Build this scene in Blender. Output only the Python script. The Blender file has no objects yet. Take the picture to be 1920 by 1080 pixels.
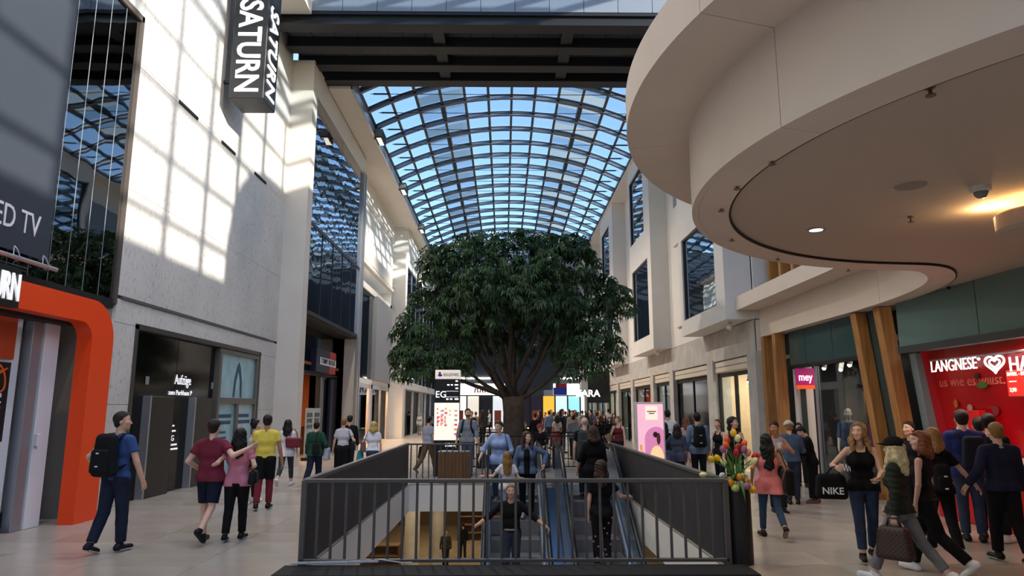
import bpy, math, random
import numpy as np
from mathutils import Vector, Matrix
random.seed(7); rng = np.random.default_rng(7)
C = bpy.context.scene.collection
SC = bpy.context.scene
PI = math.pi
# ------------------------------------------------------------------ camera
F = 1300.0; PITCH = math.radians(9.9); YAW = math.radians(0.66); CAMH = 1.72
cam_d = bpy.data.cameras.new('camera'); cam = bpy.data.objects.new('camera', cam_d); C.objects.link(cam)
cam_d.sensor_width = 36; cam_d.lens = 36 * F / 1920; cam_d.clip_end = 500
cam.location = (0, 0, CAMH); cam.rotation_euler = (PI / 2 + PITCH, 0, -YAW)
SC.camera = cam
# ------------------------------------------------------------------ world, sun, exposure
SUN = Vector((-1.0, 0.71, -0.30)).normalized()
W = bpy.data.worlds.new('sky'); SC.world = W; W.use_nodes = True
nt = W.node_tree; bg = nt.nodes['Background']
sky = nt.nodes.new('ShaderNodeTexSky'); sky.sky_type = 'NISHITA'; sky.sun_disc = False
sky.sun_elevation = math.radians(26); sky.sun_rotation = math.atan2(1.0, -0.71)
sky.air_density = 1.0; sky.dust_density = 0.4; sky.ozone_density = 1.5
nt.links.new(sky.outputs[0], bg.inputs[0]); bg.inputs[1].default_value = 0.37
sd = bpy.data.lights.new('sun', 'SUN'); sun = bpy.data.objects.new('sun', sd); C.objects.link(sun)
sd.energy = 7.0; sd.angle = math.radians(0.7); sd.color = (1, .93, .82)
sun.rotation_euler = SUN.to_track_quat('-Z', 'Y').to_euler(); sun.location = (20, -10, 25)
SC.view_settings.view_transform = 'Standard'; SC.view_settings.look = 'None'
SC.view_settings.gamma = 1; SC.view_settings.use_curve_mapping = False
SC.view_settings.exposure = 0.22

# ------------------------------------------------------------------ pixel -> place helpers (design aid)
sp, cp = math.sin(PITCH), math.cos(PITCH)
def ray(px, py):
    u = (px - 960) / F; v = -(py - 540) / F
    y = cp - sp * v; z = sp + cp * v; x = u
    return Vector((x * math.cos(YAW) + y * math.sin(YAW), -x * math.sin(YAW) + y * math.cos(YAW), z))
def atz(px, py, z=0.0):
    d = ray(px, py); t = (z - CAMH) / d.z; return Vector((d.x * t, d.y * t, z))
def atx(px, py, X):
    d = ray(px, py); t = X / d.x; return Vector((X, d.y * t, CAMH + d.z * t))
def aty(px, py, Y):
    d = ray(px, py); t = Y / d.y; return Vector((d.x * t, Y, CAMH + d.z * t))

# ------------------------------------------------------------------ materials
def lin(c):
    if isinstance(c, str):
        c = c.lstrip('#'); c = [int(c[i:i + 2], 16) / 255 for i in (0, 2, 4)]
        c = [x / 12.92 if x <= .04045 else ((x + .055) / 1.055) ** 2.4 for x in c]
    return (*c[:3], 1.0)
_m = {}
def mat(name, col, rough=.6, metal=0, emit=0, noise=None, bump=None, spec=.5, coat=0, ecol=None, trans=0, stretch=None):
    if name in _m: return _m[name]
    m = bpy.data.materials.new(name); m.use_nodes = True; n = m.node_tree.nodes; L = m.node_tree.links
    b = n['Principled BSDF']; c = lin(col)
    b.inputs['Base Color'].default_value = c; b.inputs['Roughness'].default_value = rough; b.inputs['Metallic'].default_value = metal
    b.inputs['Specular IOR Level'].default_value = spec; b.inputs['Coat Weight'].default_value = coat
    if emit: b.inputs['Emission Color'].default_value = lin(ecol) if ecol else c; b.inputs['Emission Strength'].default_value = emit
    if noise or bump:
        tc = n.new('ShaderNodeTexCoord'); mp = n.new('ShaderNodeMapping'); L.new(tc.outputs['Object'], mp.inputs[0])
        if stretch: mp.inputs['Scale'].default_value = stretch
    if noise:
        sc, am = noise; t = n.new('ShaderNodeTexNoise'); t.inputs['Scale'].default_value = sc; t.inputs['Detail'].default_value = 5
        L.new(mp.outputs[0], t.inputs['Vector']); r = n.new('ShaderNodeValToRGB')
        r.color_ramp.elements[0].position = .3; r.color_ramp.elements[1].position = .7
        r.color_ramp.elements[0].color = (*[max(0, x * (1 - am)) for x in c[:3]], 1); r.color_ramp.elements[1].color = (*[min(1, x * (1 + am)) for x in c[:3]], 1)
        L.new(t.outputs['Fac'], r.inputs[0]); L.new(r.outputs[0], b.inputs['Base Color'])
    if bump:
        sc, st = bump; t2 = n.new('ShaderNodeTexNoise'); t2.inputs['Scale'].default_value = sc; t2.inputs['Detail'].default_value = 3
        L.new(mp.outputs[0], t2.inputs['Vector']); bp = n.new('ShaderNodeBump'); bp.inputs['Strength'].default_value = st; bp.inputs['Distance'].default_value = .02
        L.new(t2.outputs['Fac'], bp.inputs['Height']); L.new(bp.outputs[0], b.inputs['Normal'])
    _m[name] = m; return m
def glass(name, tint, refl=.15, rough=.02, wav=0, fres=True):
    """thin pane: fresnel mirror over a tinted see-through sheet"""
    if name in _m: return _m[name]
    m = bpy.data.materials.new(name); m.use_nodes = True; n = m.node_tree.nodes; L = m.node_tree.links
    n.remove(n['Principled BSDF']); out = n['Material Output']
    tr = n.new('ShaderNodeBsdfTransparent'); tr.inputs[0].default_value = lin(tint)
    gl = n.new('ShaderNodeBsdfGlossy'); gl.inputs['Roughness'].default_value = rough; gl.inputs[0].default_value = (.9, .95, 1, 1)
    lw = n.new('ShaderNodeLayerWeight'); lw.inputs['Blend'].default_value = .35
    ma = n.new('ShaderNodeMath'); ma.operation = 'MULTIPLY_ADD'; ma.inputs[1].default_value = 1 - refl; ma.inputs[2].default_value = refl; ma.use_clamp = True
    ma.inputs[0].default_value = 0
    if fres: L.new(lw.outputs['Fresnel'], ma.inputs[0])
    mx = n.new('ShaderNodeMixShader')
    L.new(ma.outputs[0], mx.inputs[0]); L.new(tr.outputs[0], mx.inputs[1]); L.new(gl.outputs[0], mx.inputs[2]); L.new(mx.outputs[0], out.inputs[0])
    if wav:
        tc = n.new('ShaderNodeTexCoord'); t = n.new('ShaderNodeTexNoise'); t.inputs['Scale'].default_value = 1.3; t.inputs['Detail'].default_value = 1
        L.new(tc.outputs['Object'], t.inputs['Vector']); bp = n.new('ShaderNodeBump'); bp.inputs['Strength'].default_value = wav; bp.inputs['Distance'].default_value = .05
        L.new(t.outputs['Fac'], bp.inputs['Height']); L.new(bp.outputs[0], gl.inputs['Normal'])
    _m[name] = m; return m
def sheer(name, col, see=.5):      # woven blind: part see-through, part translucent
    if name in _m: return _m[name]
    m = bpy.data.materials.new(name); m.use_nodes = True; n = m.node_tree.nodes; L = m.node_tree.links; n.remove(n['Principled BSDF'])
    t = n.new('ShaderNodeBsdfTransparent'); d = n.new('ShaderNodeBsdfTranslucent'); d.inputs[0].default_value = lin(col); x = n.new('ShaderNodeMixShader'); x.inputs[0].default_value = 1 - see
    L.new(t.outputs[0], x.inputs[1]); L.new(d.outputs[0], x.inputs[2]); L.new(x.outputs[0], n['Material Output'].inputs[0]); _m[name] = m; return m
def dot_mat():   # pitted stone cladding
    m = mat('travertine', '#d6d2cb', .55, noise=(.7, .09), bump=(30, .12)); n = m.node_tree.nodes; L = m.node_tree.links
    if 'pits' in n: return m
    b = n['Principled BSDF']; tc = n.new('ShaderNodeTexCoord'); mp = n.new('ShaderNodeMapping'); mp.inputs['Scale'].default_value = (6, 6, 3.2)
    L.new(tc.outputs['Object'], mp.inputs[0]); t = n.new('ShaderNodeTexNoise'); t.name = 'pits'; t.inputs['Scale'].default_value = 2.6; t.inputs['Detail'].default_value = 8; t.inputs['Roughness'].default_value = .75
    L.new(mp.outputs[0], t.inputs['Vector']); r = n.new('ShaderNodeValToRGB'); r.color_ramp.elements[0].position = .34; r.color_ramp.elements[1].position = .46
    r.color_ramp.elements[0].color = (.55, .52, .48, 1); r.color_ramp.elements[1].color = (1, 1, 1, 1); L.new(t.outputs['Fac'], r.inputs[0])
    mx = n.new('ShaderNodeMix'); mx.data_type = 'RGBA'; mx.blend_type = 'MULTIPLY'; mx.inputs[0].default_value = 1
    src = b.inputs['Base Color'].links[0].from_socket; L.new(src, mx.inputs[6]); L.new(r.outputs[0], mx.inputs[7]); L.new(mx.outputs[2], b.inputs['Base Color'])
    return m

# ------------------------------------------------------------------ mesh helpers
class MB:
    def __init__(s): s.v = []; s.f = []; s.mi = []; s.cur = 0
    def add(s, vs, fs):
        o = len(s.v); s.v += [tuple(v) for v in vs]; s.f += [tuple(i + o for i in f) for f in fs]; s.mi += [s.cur] * len(fs); return s
    def box(s, x0, x1, y0, y1, z0, z1):
        x0, x1 = min(x0, x1), max(x0, x1); y0, y1 = min(y0, y1), max(y0, y1); z0, z1 = min(z0, z1), max(z0, z1)
        return s.add([(x0, y0, z0), (x1, y0, z0), (x1, y1, z0), (x0, y1, z0), (x0, y0, z1), (x1, y0, z1), (x1, y1, z1), (x0, y1, z1)],
                     [(0, 3, 2, 1), (4, 5, 6, 7), (0, 1, 5, 4), (1, 2, 6, 5), (2, 3, 7, 6), (3, 0, 4, 7)])
    def bbox(s, x0, x1, y0, y1, z0, z1, b=.01):   # box with chamfered edges
        x0, x1 = min(x0, x1), max(x0, x1); y0, y1 = min(y0, y1), max(y0, y1); z0, z1 = min(z0, z1), max(z0, z1)
        vs = []; ids = {}
        for i, X in enumerate((x0, x1)):
            for j, Y in enumerate((y0, y1)):
                for k, Z in enumerate((z0, z1)):
                    sx, sy, sz = (1 - 2 * i) * b, (1 - 2 * j) * b, (1 - 2 * k) * b
                    for a, p in (('x', (X, Y + sy, Z + sz)), ('y', (X + sx, Y, Z + sz)), ('z', (X + sx, Y + sy, Z))):
                        ids[i, j, k, a] = len(vs); vs.append(p)
        fs = []
        g = lambda i, j, k, a: ids[i, j, k, a]
        for i in (0, 1): fs.append([g(i, 0, 0, 'x'), g(i, 1, 0, 'x'), g(i, 1, 1, 'x'), g(i, 0, 1, 'x')][::1 if i else -1])
        for j in (0, 1): fs.append([g(0, j, 0, 'y'), g(0, j, 1, 'y'), g(1, j, 1, 'y'), g(1, j, 0, 'y')][::1 if j else -1])
        for k in (0, 1): fs.append([g(0, 0, k, 'z'), g(1, 0, k, 'z'), g(1, 1, k, 'z'), g(0, 1, k, 'z')][::1 if k else -1])
        cx = Vector(((x0 + x1) / 2, (y0 + y1) / 2, (z0 + z1) / 2))
        ed = []
        for i in (0, 1):
            for j in (0, 1): ed.append([g(i, j, 0, 'x'), g(i, j, 0, 'y'), g(i, j, 1, 'y'), g(i, j, 1, 'x')])
            for k in (0, 1): ed.append([g(i, 0, k, 'x'), g(i, 0, k, 'z'), g(i, 1, k, 'z'), g(i, 1, k, 'x')])
        for j in (0, 1):
            for k in (0, 1): ed.append([g(0, j, k, 'y'), g(0, j, k, 'z'), g(1, j, k, 'z'), g(1, j, k, 'y')])
        for i in (0, 1):
            for j in (0, 1):
                for k in (0, 1): ed.append([g(i, j, k, a) for a in 'xyz'])
        for f in ed:
            P = [Vector(vs[q]) for q in f]; nrm = (P[1] - P[0]).cross(P[2] - P[0]); c = sum(P, Vector()) / len(P)
            fs.append(f if nrm.dot(c - cx) > 0 else f[::-1])
        return s.add(vs, fs)
    def prism(s, poly, a0, a1, axis='z'):
        """poly in the two other axes (cyclic order), extruded a0..a1"""
        def mk(p, a):
            return {'z': (p[0], p[1], a), 'x': (a, p[0], p[1]), 'y': (p[0], a, p[1])}[axis]
        n = len(poly); area = sum(poly[i][0] * poly[(i + 1) % n][1] - poly[(i + 1) % n][0] * poly[i][1] for i in range(n))
        if (area < 0) != (axis == 'y'): poly = poly[::-1]
        a0, a1 = min(a0, a1), max(a0, a1)
        vs = [mk(p, a0) for p in poly] + [mk(p, a1) for p in poly]
        fs = [tuple(range(n))[::-1], tuple(range(n, 2 * n))] + [(i, (i + 1) % n, n + (i + 1) % n, n + i) for i in range(n)]
        return s.add(vs, fs)
    def tube(s, pts, r, n=8, cap=True, sq=None):
        pts = [Vector(p) for p in pts]; R = r if isinstance(r, (list, tuple)) else [r] * len(pts)
        vs = []; fs = []; up = None
        for i, p in enumerate(pts):
            d = (pts[min(i + 1, len(pts) - 1)] - pts[max(i - 1, 0)]).normalized()
            if up is None: up = Vector((0, 0, 1)) if abs(d.z) < .9 else Vector((1, 0, 0))
            a = d.cross(up).normalized(); b = a.cross(d).normalized(); up = b
            for k in range(n):
                t = 2 * PI * (k + .5) / n; q = sq or (1, 1); vs.append(p + (a * math.cos(t) * q[0] + b * math.sin(t) * q[1]) * R[i])
        for i in range(len(pts) - 1):
            for k in range(n): fs.append((i * n + k, i * n + (k + 1) % n, (i + 1) * n + (k + 1) % n, (i + 1) * n + k))
        if cap: fs.append(tuple(range(n))[::-1]); fs.append(tuple(range((len(pts) - 1) * n, len(pts) * n)))
        return s.add(vs, [f[::-1] for f in fs])
    def bar(s, p, q, w, h):   # square bar p->q
        return s.tube([p, q], 1.0, 4, True, (w * .7071, h * .7071))
    def lathe(s, prof, c=(0, 0, 0), n=20, caps=True):
        vs = []; fs = []; m = len(prof)
        for k in range(n):
            t = 2 * PI * k / n
            for r, z in prof: vs.append((c[0] + r * math.cos(t), c[1] + r * math.sin(t), c[2] + z))
        for k in range(n):
            for i in range(m - 1):
                a, b = k * m + i, ((k + 1) % n) * m + i; fs.append((a, b, b + 1, a + 1))
        if caps and prof[0][0] > 1e-5: fs.append(tuple(k * m for k in range(n))[::-1])
        if caps and prof[-1][0] > 1e-5: fs.append(tuple(k * m + m - 1 for k in range(n)))
        return s.add(vs, fs)
    def ball(s, c, r, n=10):
        rx, ry, rz = r if isinstance(r, (tuple, list)) else (r, r, r); vs = []; fs = []; h = n // 2 + 1
        for i in range(h + 1):
            a = PI * i / h
            for k in range(n):
                t = 2 * PI * k / n; vs.append((c[0] + rx * math.sin(a) * math.cos(t), c[1] + ry * math.sin(a) * math.sin(t), c[2] + rz * math.cos(a)))
        for i in range(h):
            for k in range(n): fs.append((i * n + k, (i + 1) * n + k, (i + 1) * n + (k + 1) % n, i * n + (k + 1) % n))
        return s.add(vs, fs)
    def mesh(s, name, smooth=False):
        me = bpy.data.meshes.new(name); me.from_pydata(s.v, [], s.f)
        if any(s.mi): me.polygons.foreach_set('material_index', s.mi)
        if smooth: me.polygons.foreach_set('use_smooth', [True] * len(me.polygons))
        me.update(); return me
    def build(s, name, m, parent=None, smooth=False):
        return link(name, s.mesh(name, smooth), m, parent)
def link(name, me, m, parent=None):
    o = bpy.data.objects.new(name, me); C.objects.link(o)
    for q in (m if isinstance(m, (list, tuple)) else [m]):
        if q and len(me.materials) < (len(m) if isinstance(m, (list, tuple)) else 1): me.materials.append(q)
    if parent: o.parent = parent
    return o
def tag(o, label, cat, group=None, kind=None):
    o['label'] = label; o['category'] = cat
    if group: o['group'] = group
    if kind: o['kind'] = kind
    return o
def empty(name, label, cat, loc=(0, 0, 0), rz=0, group=None, kind=None):
    o = bpy.data.objects.new(name, None); C.objects.link(o); o.empty_display_size = .1; o.location = loc; o.rotation_euler = (0, 0, rz)
    return tag(o, label, cat, group, kind)
def copy(o, parent=None, loc=None):
    c = o.copy(); C.objects.link(c); c.parent = parent
    if loc is not None: c.location = loc
    return c
def text(s, size, loc, facing, m, parent=None, name='lettering', ext=.004, bold=0, align='LEFT', sx=1, roll=0, shear=0, fit=None):
    """facing: direction of the letter faces; letters upright; roll turns them in their plane; fit = wanted length"""
    cu = bpy.data.curves.new(name, 'FONT'); cu.body = s; cu.size = size; cu.extrude = ext; cu.offset = bold * size; cu.align_x = align; cu.resolution_u = 3; cu.shear = shear
    o = bpy.data.objects.new('tmp_text', cu); C.objects.link(o); bpy.context.view_layer.update()
    me = bpy.data.meshes.new_from_object(o.evaluated_get(bpy.context.evaluated_depsgraph_get())); C.objects.unlink(o); bpy.data.objects.remove(o)
    n = Vector(facing).normalized(); up = Vector((0, 0, 1)) if abs(n.z) < .9 else Vector((0, 1, 0)); rt = up.cross(n).normalized(); up = n.cross(rt)
    if fit and me.vertices:
        xs = [v.co.x for v in me.vertices]; sx = fit / max(1e-6, (max(xs) - min(xs)))
    c, sn = math.cos(roll), math.sin(roll); R = Matrix((rt, up, n)).transposed()
    for v in me.vertices:
        x, y, z = v.co.x * sx, v.co.y, v.co.z; v.co = R @ Vector((x * c - y * sn, x * sn + y * c, z)) + Vector(loc)
    me.name = name
    return link(name, me, m, parent)
def area(name, loc, direction, sx, sy, power, col=(1, 1, 1)):
    l = bpy.data.lights.new(name, 'AREA'); l.shape = 'RECTANGLE'; l.size = sx; l.size_y = sy; l.energy = power; l.color = col
    o = bpy.data.objects.new(name, l); C.objects.link(o); o.location = loc; o.rotation_euler = Vector(direction).to_track_quat('-Z', 'Y').to_euler(); return o
def spot(name, loc, direction, power, col=(1, 1, 1), ang=100, r=.12, blend=.6):
    l = bpy.data.lights.new(name, 'SPOT'); l.energy = power; l.color = col; l.spot_size = math.radians(ang); l.spot_blend = blend; l.shadow_soft_size = r
    o = bpy.data.objects.new(name, l); C.objects.link(o); o.location = loc; o.rotation_euler = Vector(direction).to_track_quat('-Z', 'Y').to_euler(); return o

M_WHITE = mat('white_plaster', '#e4e0d8', .7, noise=(1.2, .03))
M_CREAM = mat('cream_plaster', '#d9d1c6', .75, noise=(1.0, .04), bump=(60, .05))
M_STONE = dot_mat()
M_CONC = mat('pale_concrete', '#bcb9b2', .8, noise=(2.2, .14), bump=(14, .2))
M_FLOOR = mat('polished_stone', '#aca295', .27, noise=(1.1, .14), spec=.5)
M_FLOOR2 = mat('polished_stone_pale', '#b3aa9e', .26, noise=(.9, .12), spec=.5)
M_FLOOR3 = mat('polished_stone_warm', '#a69b8b', .28, noise=(1.4, .14), spec=.5)
M_STEEL = mat('dark_steel', '#33363b', .45, .6)
M_RAIL = mat('rail_metal', '#5f5c5a', .45, .25)
M_PARA = mat('parapet_metal', '#3f3f41', .6, .2, bump=(160, .25))
M_BLACK = mat('black_gloss', '#050608', .1, spec=.22)
M_BLACKM = mat('black_matt', '#111214', .7)
M_ALU = mat('aluminium', '#b9bdc2', .35, .7)
M_GREYP = mat('grey_panel', '#8d949b', .5, .2)
M_WOOD = mat('oak_wood', '#b07c45', .5, noise=(3, .28), stretch=(6, 6, .5))
M_WOODB = mat('brown_wood', '#7a5430', .5, noise=(3, .25), stretch=(7, 7, .4))
M_TEAL = mat('teal_back_glass', '#3f5654', .12, spec=.6)
M_ORANGE = mat('orange_gloss', '#ff4c0a', .4)
M_LAMP = mat('lamp_white', '#fff4e2', .4, emit=6)
M_LETTER = mat('white_letter', '#f5f5f7', .5, emit=.55)
M_PRINT = mat('white_print', '#f2f2f4', .6)
M_LIT = mat('lit_letter', '#ffffff', .5, emit=1.3)
M_ROOFG = glass('roof_glass', '#e8f0f6', .03, fres=False)
M_BAYG = glass('bay_glass', '#7d8c96', .42, wav=.12)
M_BAYR = glass('bay_glass_pale', '#b4c2d4', .45, wav=.04)
M_DARKG = glass('dark_glass', '#1a1d20', .22, wav=.05)
M_SHOPG = glass('shop_glass', '#e6eeee', .07, fres=False)
# ================================================================== STRUCTURE
HX0, HX1, HY0, HY1 = -2.18, 2.45, 8.16, 16.6        # escalator opening
YEND = 62.5
# ---- floor
fl = MB()
for b in ((-9.5, HX0, -15, YEND), (HX1, 11.5, -15, YEND), (HX0, HX1, -15, HY0), (HX0, HX1, HY1, YEND)):
    fl.box(b[0], b[1], b[2], b[3], -.60, -.02)
floor = fl.build('floor', mat('slab_white', '#e9e7e2', .7)); tag(floor, 'polished beige stone floor of the mall around the escalator opening', 'floor', kind='structure')
xs_l = [HX0 - 1.25 * k for k in range(6)][::-1]; xs_c = [HX0 + (HX1 - HX0) / 4 * k for k in range(5)]; xs_r = [HX1 + 1.25 * k for k in range(6)]
XS = xs_l + xs_c[1:] + xs_r[1:]; RY = (HY1 - HY0) / 12; YS = [HY0 + RY * k for k in range(-5, 18)]
tiles = {}
for i in range(len(XS) - 1):
    for j in range(len(YS) - 1):
        if XS[i] >= HX0 - 1e-4 and XS[i + 1] <= HX1 + 1e-4 and YS[j] >= HY0 - 1e-4 and YS[j + 1] <= HY1 + 1e-4: continue
        w = XS[i + 1] - XS[i]; q = (round(w, 3), random.choice((0, 0, 0, 1, 1, 2)))
        if q not in tiles:
            tiles[q] = MB().box(.002, w - .002, .002, RY - .002, -.02, 0).mesh('tile'); tiles[q].materials.append((M_FLOOR, M_FLOOR2, M_FLOOR3)[q[1]])
        o = bpy.data.objects.new('tile', tiles[q]); C.objects.link(o); o.parent = floor; o.location = (XS[i], YS[j], 0)
rest = MB(); y1 = YS[-1]; y0 = YS[0]
rest.box(-9.5, 11.5, y1, YEND, -.02, 0).box(-9.5, 11.5, -15, y0, -.02, 0).box(-9.5, XS[0], y0, y1, -.02, 0).box(XS[-1], 11.5, y0, y1, -.02, 0)
o = rest.build('tile_field', M_FLOOR, floor); o['kind'] = 'stuff'

# ---- lower floor seen through the opening
LZ = -5.4
lf = MB().box(-9, 9, 0, 60, LZ - .1, LZ).build('floor', mat('lower_floor', '#c4b193', .25, noise=(1, .1))); tag(lf, 'pale floor of the lower mall level under the opening', 'floor', kind='structure')
lw = MB().box(-9, 9, 45, 45.2, LZ, -.6).build('wall_back', mat('lower_wall', '#7b6a57', .8)); tag(lw, 'dim brown wall at the far end of the lower level', 'wall', kind='structure')
for x in (-9.1, 9): tag(MB().box(x, x + .1, 0, 45, LZ, -.6).build('wall_left' if x < 0 else 'wall_right', mat('lower_wall', '#7b6a57', .8)), 'brown side wall of the lower level ' + ('under the electronics shop' if x < 0 else 'under the ice cream shop'), 'wall', kind='structure')
for x, y in ((-3.4, 27), (-3.1, 34), (4.2, 27)):
    tag(MB().lathe([(.28, 0), (.28, -.6 - LZ)], (x, y, LZ), 20).build('column', M_CONC, smooth=False), f'round concrete column on the lower level, {"near" if y < 30 and x < 0 else "farther" if x < 0 else "beyond the upward escalator"} one', 'column', kind='structure')
ORDS = 'first second third fourth fifth sixth seventh eighth ninth tenth'.split()
M_BROWN = mat('brown_shop', '#5a4030', .6)
for k, (x, y, w, h) in enumerate(((-6.3, 24, 2.6, 1.9), (-5.4, 30, 2.2, 1.6), (-1.2, 40, 2.4, 1.7))):
    s = empty('display_shelf', ('tall brown display shelf at the near end of the lower level', 'lower brown display shelf behind the near one downstairs', 'brown display shelf at the back wall downstairs')[k], 'shelf', (x, y, LZ))
    MB().box(-w / 2, w / 2, .3, .36, 0, h).build('back_panel', M_BROWN, s)
    for sx in (-1, 1): MB().box(sx * w / 2 - .03, sx * w / 2 + .03, -.2, .36, 0, h).build('side_panel', M_BROWN, s)
    for q in range(5): MB().box(-w / 2, w / 2, -.2, .3, h * q / 4 - .02 * (q > 0), h * q / 4 + .03).build('shelf_board', mat('tan_board', '#9c7650', .6), s)
for k, y in enumerate((20, 26, 32, 38)):
    for x in (-5, -1.2, 5):
        e = MB().bbox(x - .9, x + .9, y - .08, y + .08, -.72, -.62).build('ceiling_light', mat('lower_lamp', '#ffe2b5', .5, emit=5)); tag(e, f'warm strip light on the lower ceiling, {ORDS[k]} row, ' + {-5: 'lift side', -1.2: 'over the void', 5: 'ice cream side'}[x], 'light', 'lower level strip lights')
    area('lower_light', (-2, y, -.75), (0, 0, -1), 7, .6, 60, (1, .82, .58))

# ---- left wall: travertine panels, lift lobby, dark window
LX = -7.0
wl = MB()
wl.box(LX - .5, LX - .06, 12.45, 21.4, 3.25, 13.6).box(LX - .5, LX - .06, 11.6, 13.2, 0, 3.6).box(LX - .5, LX - .06, 19.95, 21.4, 0, 3.25)
wl.box(LX - .5, LX - .06, 3, 12.45, 9.1, 15.6).box(LX - .5, LX - .06, -15, 3.0, 0, 15.6).box(LX - .5, LX - .06, 12.45, 21.4, 13.6, 15.6)
wl.box(LX - 1.6, LX - .5, 3, 12.45, 3.58, 3.62)
wall_left = wl.build('wall_left', mat('joint_grey', '#8f8a83', .8)); tag(wall_left, 'tall sunlit travertine wall beside the electronics shop', 'wall', kind='structure')
def stone(y0, y1, z0, z1):
    g = .004; MB().box(LX - .07, LX, y0 + g, y1 - g, z0 + g, z1 - g).build('panel', M_STONE, wall_left)
cols = [12.45 + (21.4 - 12.45) / 7 * k for k in range(8)]
for z0, z1 in ((3.76, 5.77), (5.77, 8.2), (8.28, 10.7), (10.7, 13.1), (13.1, 15.6)):
    for k in range(7): stone(cols[k], cols[k + 1], z0, z1)
for k in range(7): stone(cols[k], cols[k + 1], 3.27, 3.70)
for k in range(7): stone(cols[k], cols[k + 1], 8.2, 8.28)
stone(11.6, 13.2, 0, 1.8); stone(11.6, 13.2, 1.8, 3.27); stone(19.97, 21.4, 0, 1.7); stone(19.97, 21.4, 1.7, 3.27)
for y in (-15, -12, -9, -6, -3, 0):
    for z in (0, 3.9, 7.8, 11.7): stone(y, y + 3, z, z + 3.9)
for k in range(4): stone(3 + 2.36 * k, 3 + 2.36 * (k + 1), 9.12, 12.4); stone(3 + 2.36 * k, 3 + 2.36 * (k + 1), 12.4, 15.6)
MB().box(LX - .05, LX + .025, 12.6, 20.6, 3.70, 3.76).build('groove', mat('groove_grey', '#5d5954', .8), wall_left)
for px, py, qx, qy in ((335, 190, 370, 222), (415, 265, 440, 290), (477, 322, 498, 342)):
    a, b = atx(px, py, LX), atx(qx, qy, LX)
    MB().bbox(LX, LX + .03, a.y, b.y, 8.2, 8.27, .004).build('slot', M_BLACKM, wall_left)
# dark window with narrow panes
win = MB().box(LX - .5, LX - .45, 3, 12.45, 3.62, 9.1).build('window_1', M_BLACKM); tag(win, 'large dark reflecting window above the orange shop portal', 'window', kind='structure')
MB().box(LX - .05, LX + .02, 12.37, 12.45, 3.58, 9.2).box(LX - .05, LX + .02, 3, 12.45, 9.08, 9.2).build('frame', mat('bronze_frame', '#6b6159', .5, .5), win)
yy = 12.36; k = 0
while yy > 3.4:
    w = .45
    MB().box(LX - .045, LX - .03, yy - w + .006, yy - .006, 3.62, 9.08).build('pane', M_DARKG, win)
    MB().box(LX - .04, LX - .025, yy - w - .004, yy - w + .004, 3.62, 9.08).build('mullion', M_GREYP, win)
    yy -= w
MB().box(LX - .1, LX - .02, 3, 12.4, 3.50, 3.66).build('sill', M_BLACKM, win)
# lift lobby
lob = MB().box(LX - 1.9, LX - 1.8, 13.2, 20, 0, 3.3).box(LX - 1.8, LX - .1, 13.2, 13.3, 0, 3.25).box(LX - 1.8, LX - .1, 19.9, 20, 0, 3.25).box(LX - 1.8, LX - .1, 13.2, 20, 3.2, 3.26)
lob = lob.build('door_1', M_BLACK); tag(lob, 'black glossy lift lobby recess in the stone wall', 'doorway', kind='structure')
fr = mat('lobby_frame', '#57534e', .45, .5)
MB().box(LX - .1, LX + .03, 13.18, 13.27, 0, 3.3).box(LX - .1, LX + .03, 13.18, 20.02, 3.22, 3.32).box(LX - .1, LX + .03, 19.93, 20.02, 0, 3.3).build('frame', fr, lob)
for y0, y1 in ((13.28, 15.2), (15.2, 17.15)):
    MB().box(LX - .12, LX - .1, y0 + .01, y1 - .01, 0, 3.2).build('pane', M_BLACK, lob)
for px0, px1 in ((282, 326), (366, 397)):
    a, b = atx(px0, 745, LX + .02).y, atx(px1, 745, LX + .02).y
    MB().bbox(LX - .1, LX + .04, a, b, 0, 1.97, .006).build('panel', mat('brushed_panel', '#33302e', .35, .6), lob)
    MB().box(LX - .1, LX + .055, a - .05, a, 0, 1.98).build('edge_strip', M_ALU, lob)
M_AUF = mat('lobby_letter', '#f1f1f4', .5, emit=.6)
y0 = atx(336, 720, LX).y
text('Aufzüge', .30, (LX - .085, y0 - .03, 2.25), (1, 0, 0), M_AUF, lob, fit=.78, bold=.004)
text('zum Parkhaus P', .15, (LX - .085, y0 - .28, 2.02), (1, 0, 0), M_AUF, lob, fit=1.12, bold=.004)
text('EG', .17, (LX - .085, y0 - .1, 1.05), (1, 0, 0), M_AUF, lob, fit=.22)
for q in range(4): MB().box(LX - .09, LX - .085, y0 - .05, y0 + (.12, .2, .3, .35)[q], (1.35, 1.24, .95, .86)[q], (1.35, 1.24, .95, .86)[q] + .035).build('print_line', M_AUF, lob)
for yb in (13.9, 17.02): MB().box(LX - .09, LX - .08, yb, yb + .13, 2.2, 2.36).build('pictogram', mat('pict_grey', '#8c8c8c', .5), lob)
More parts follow.
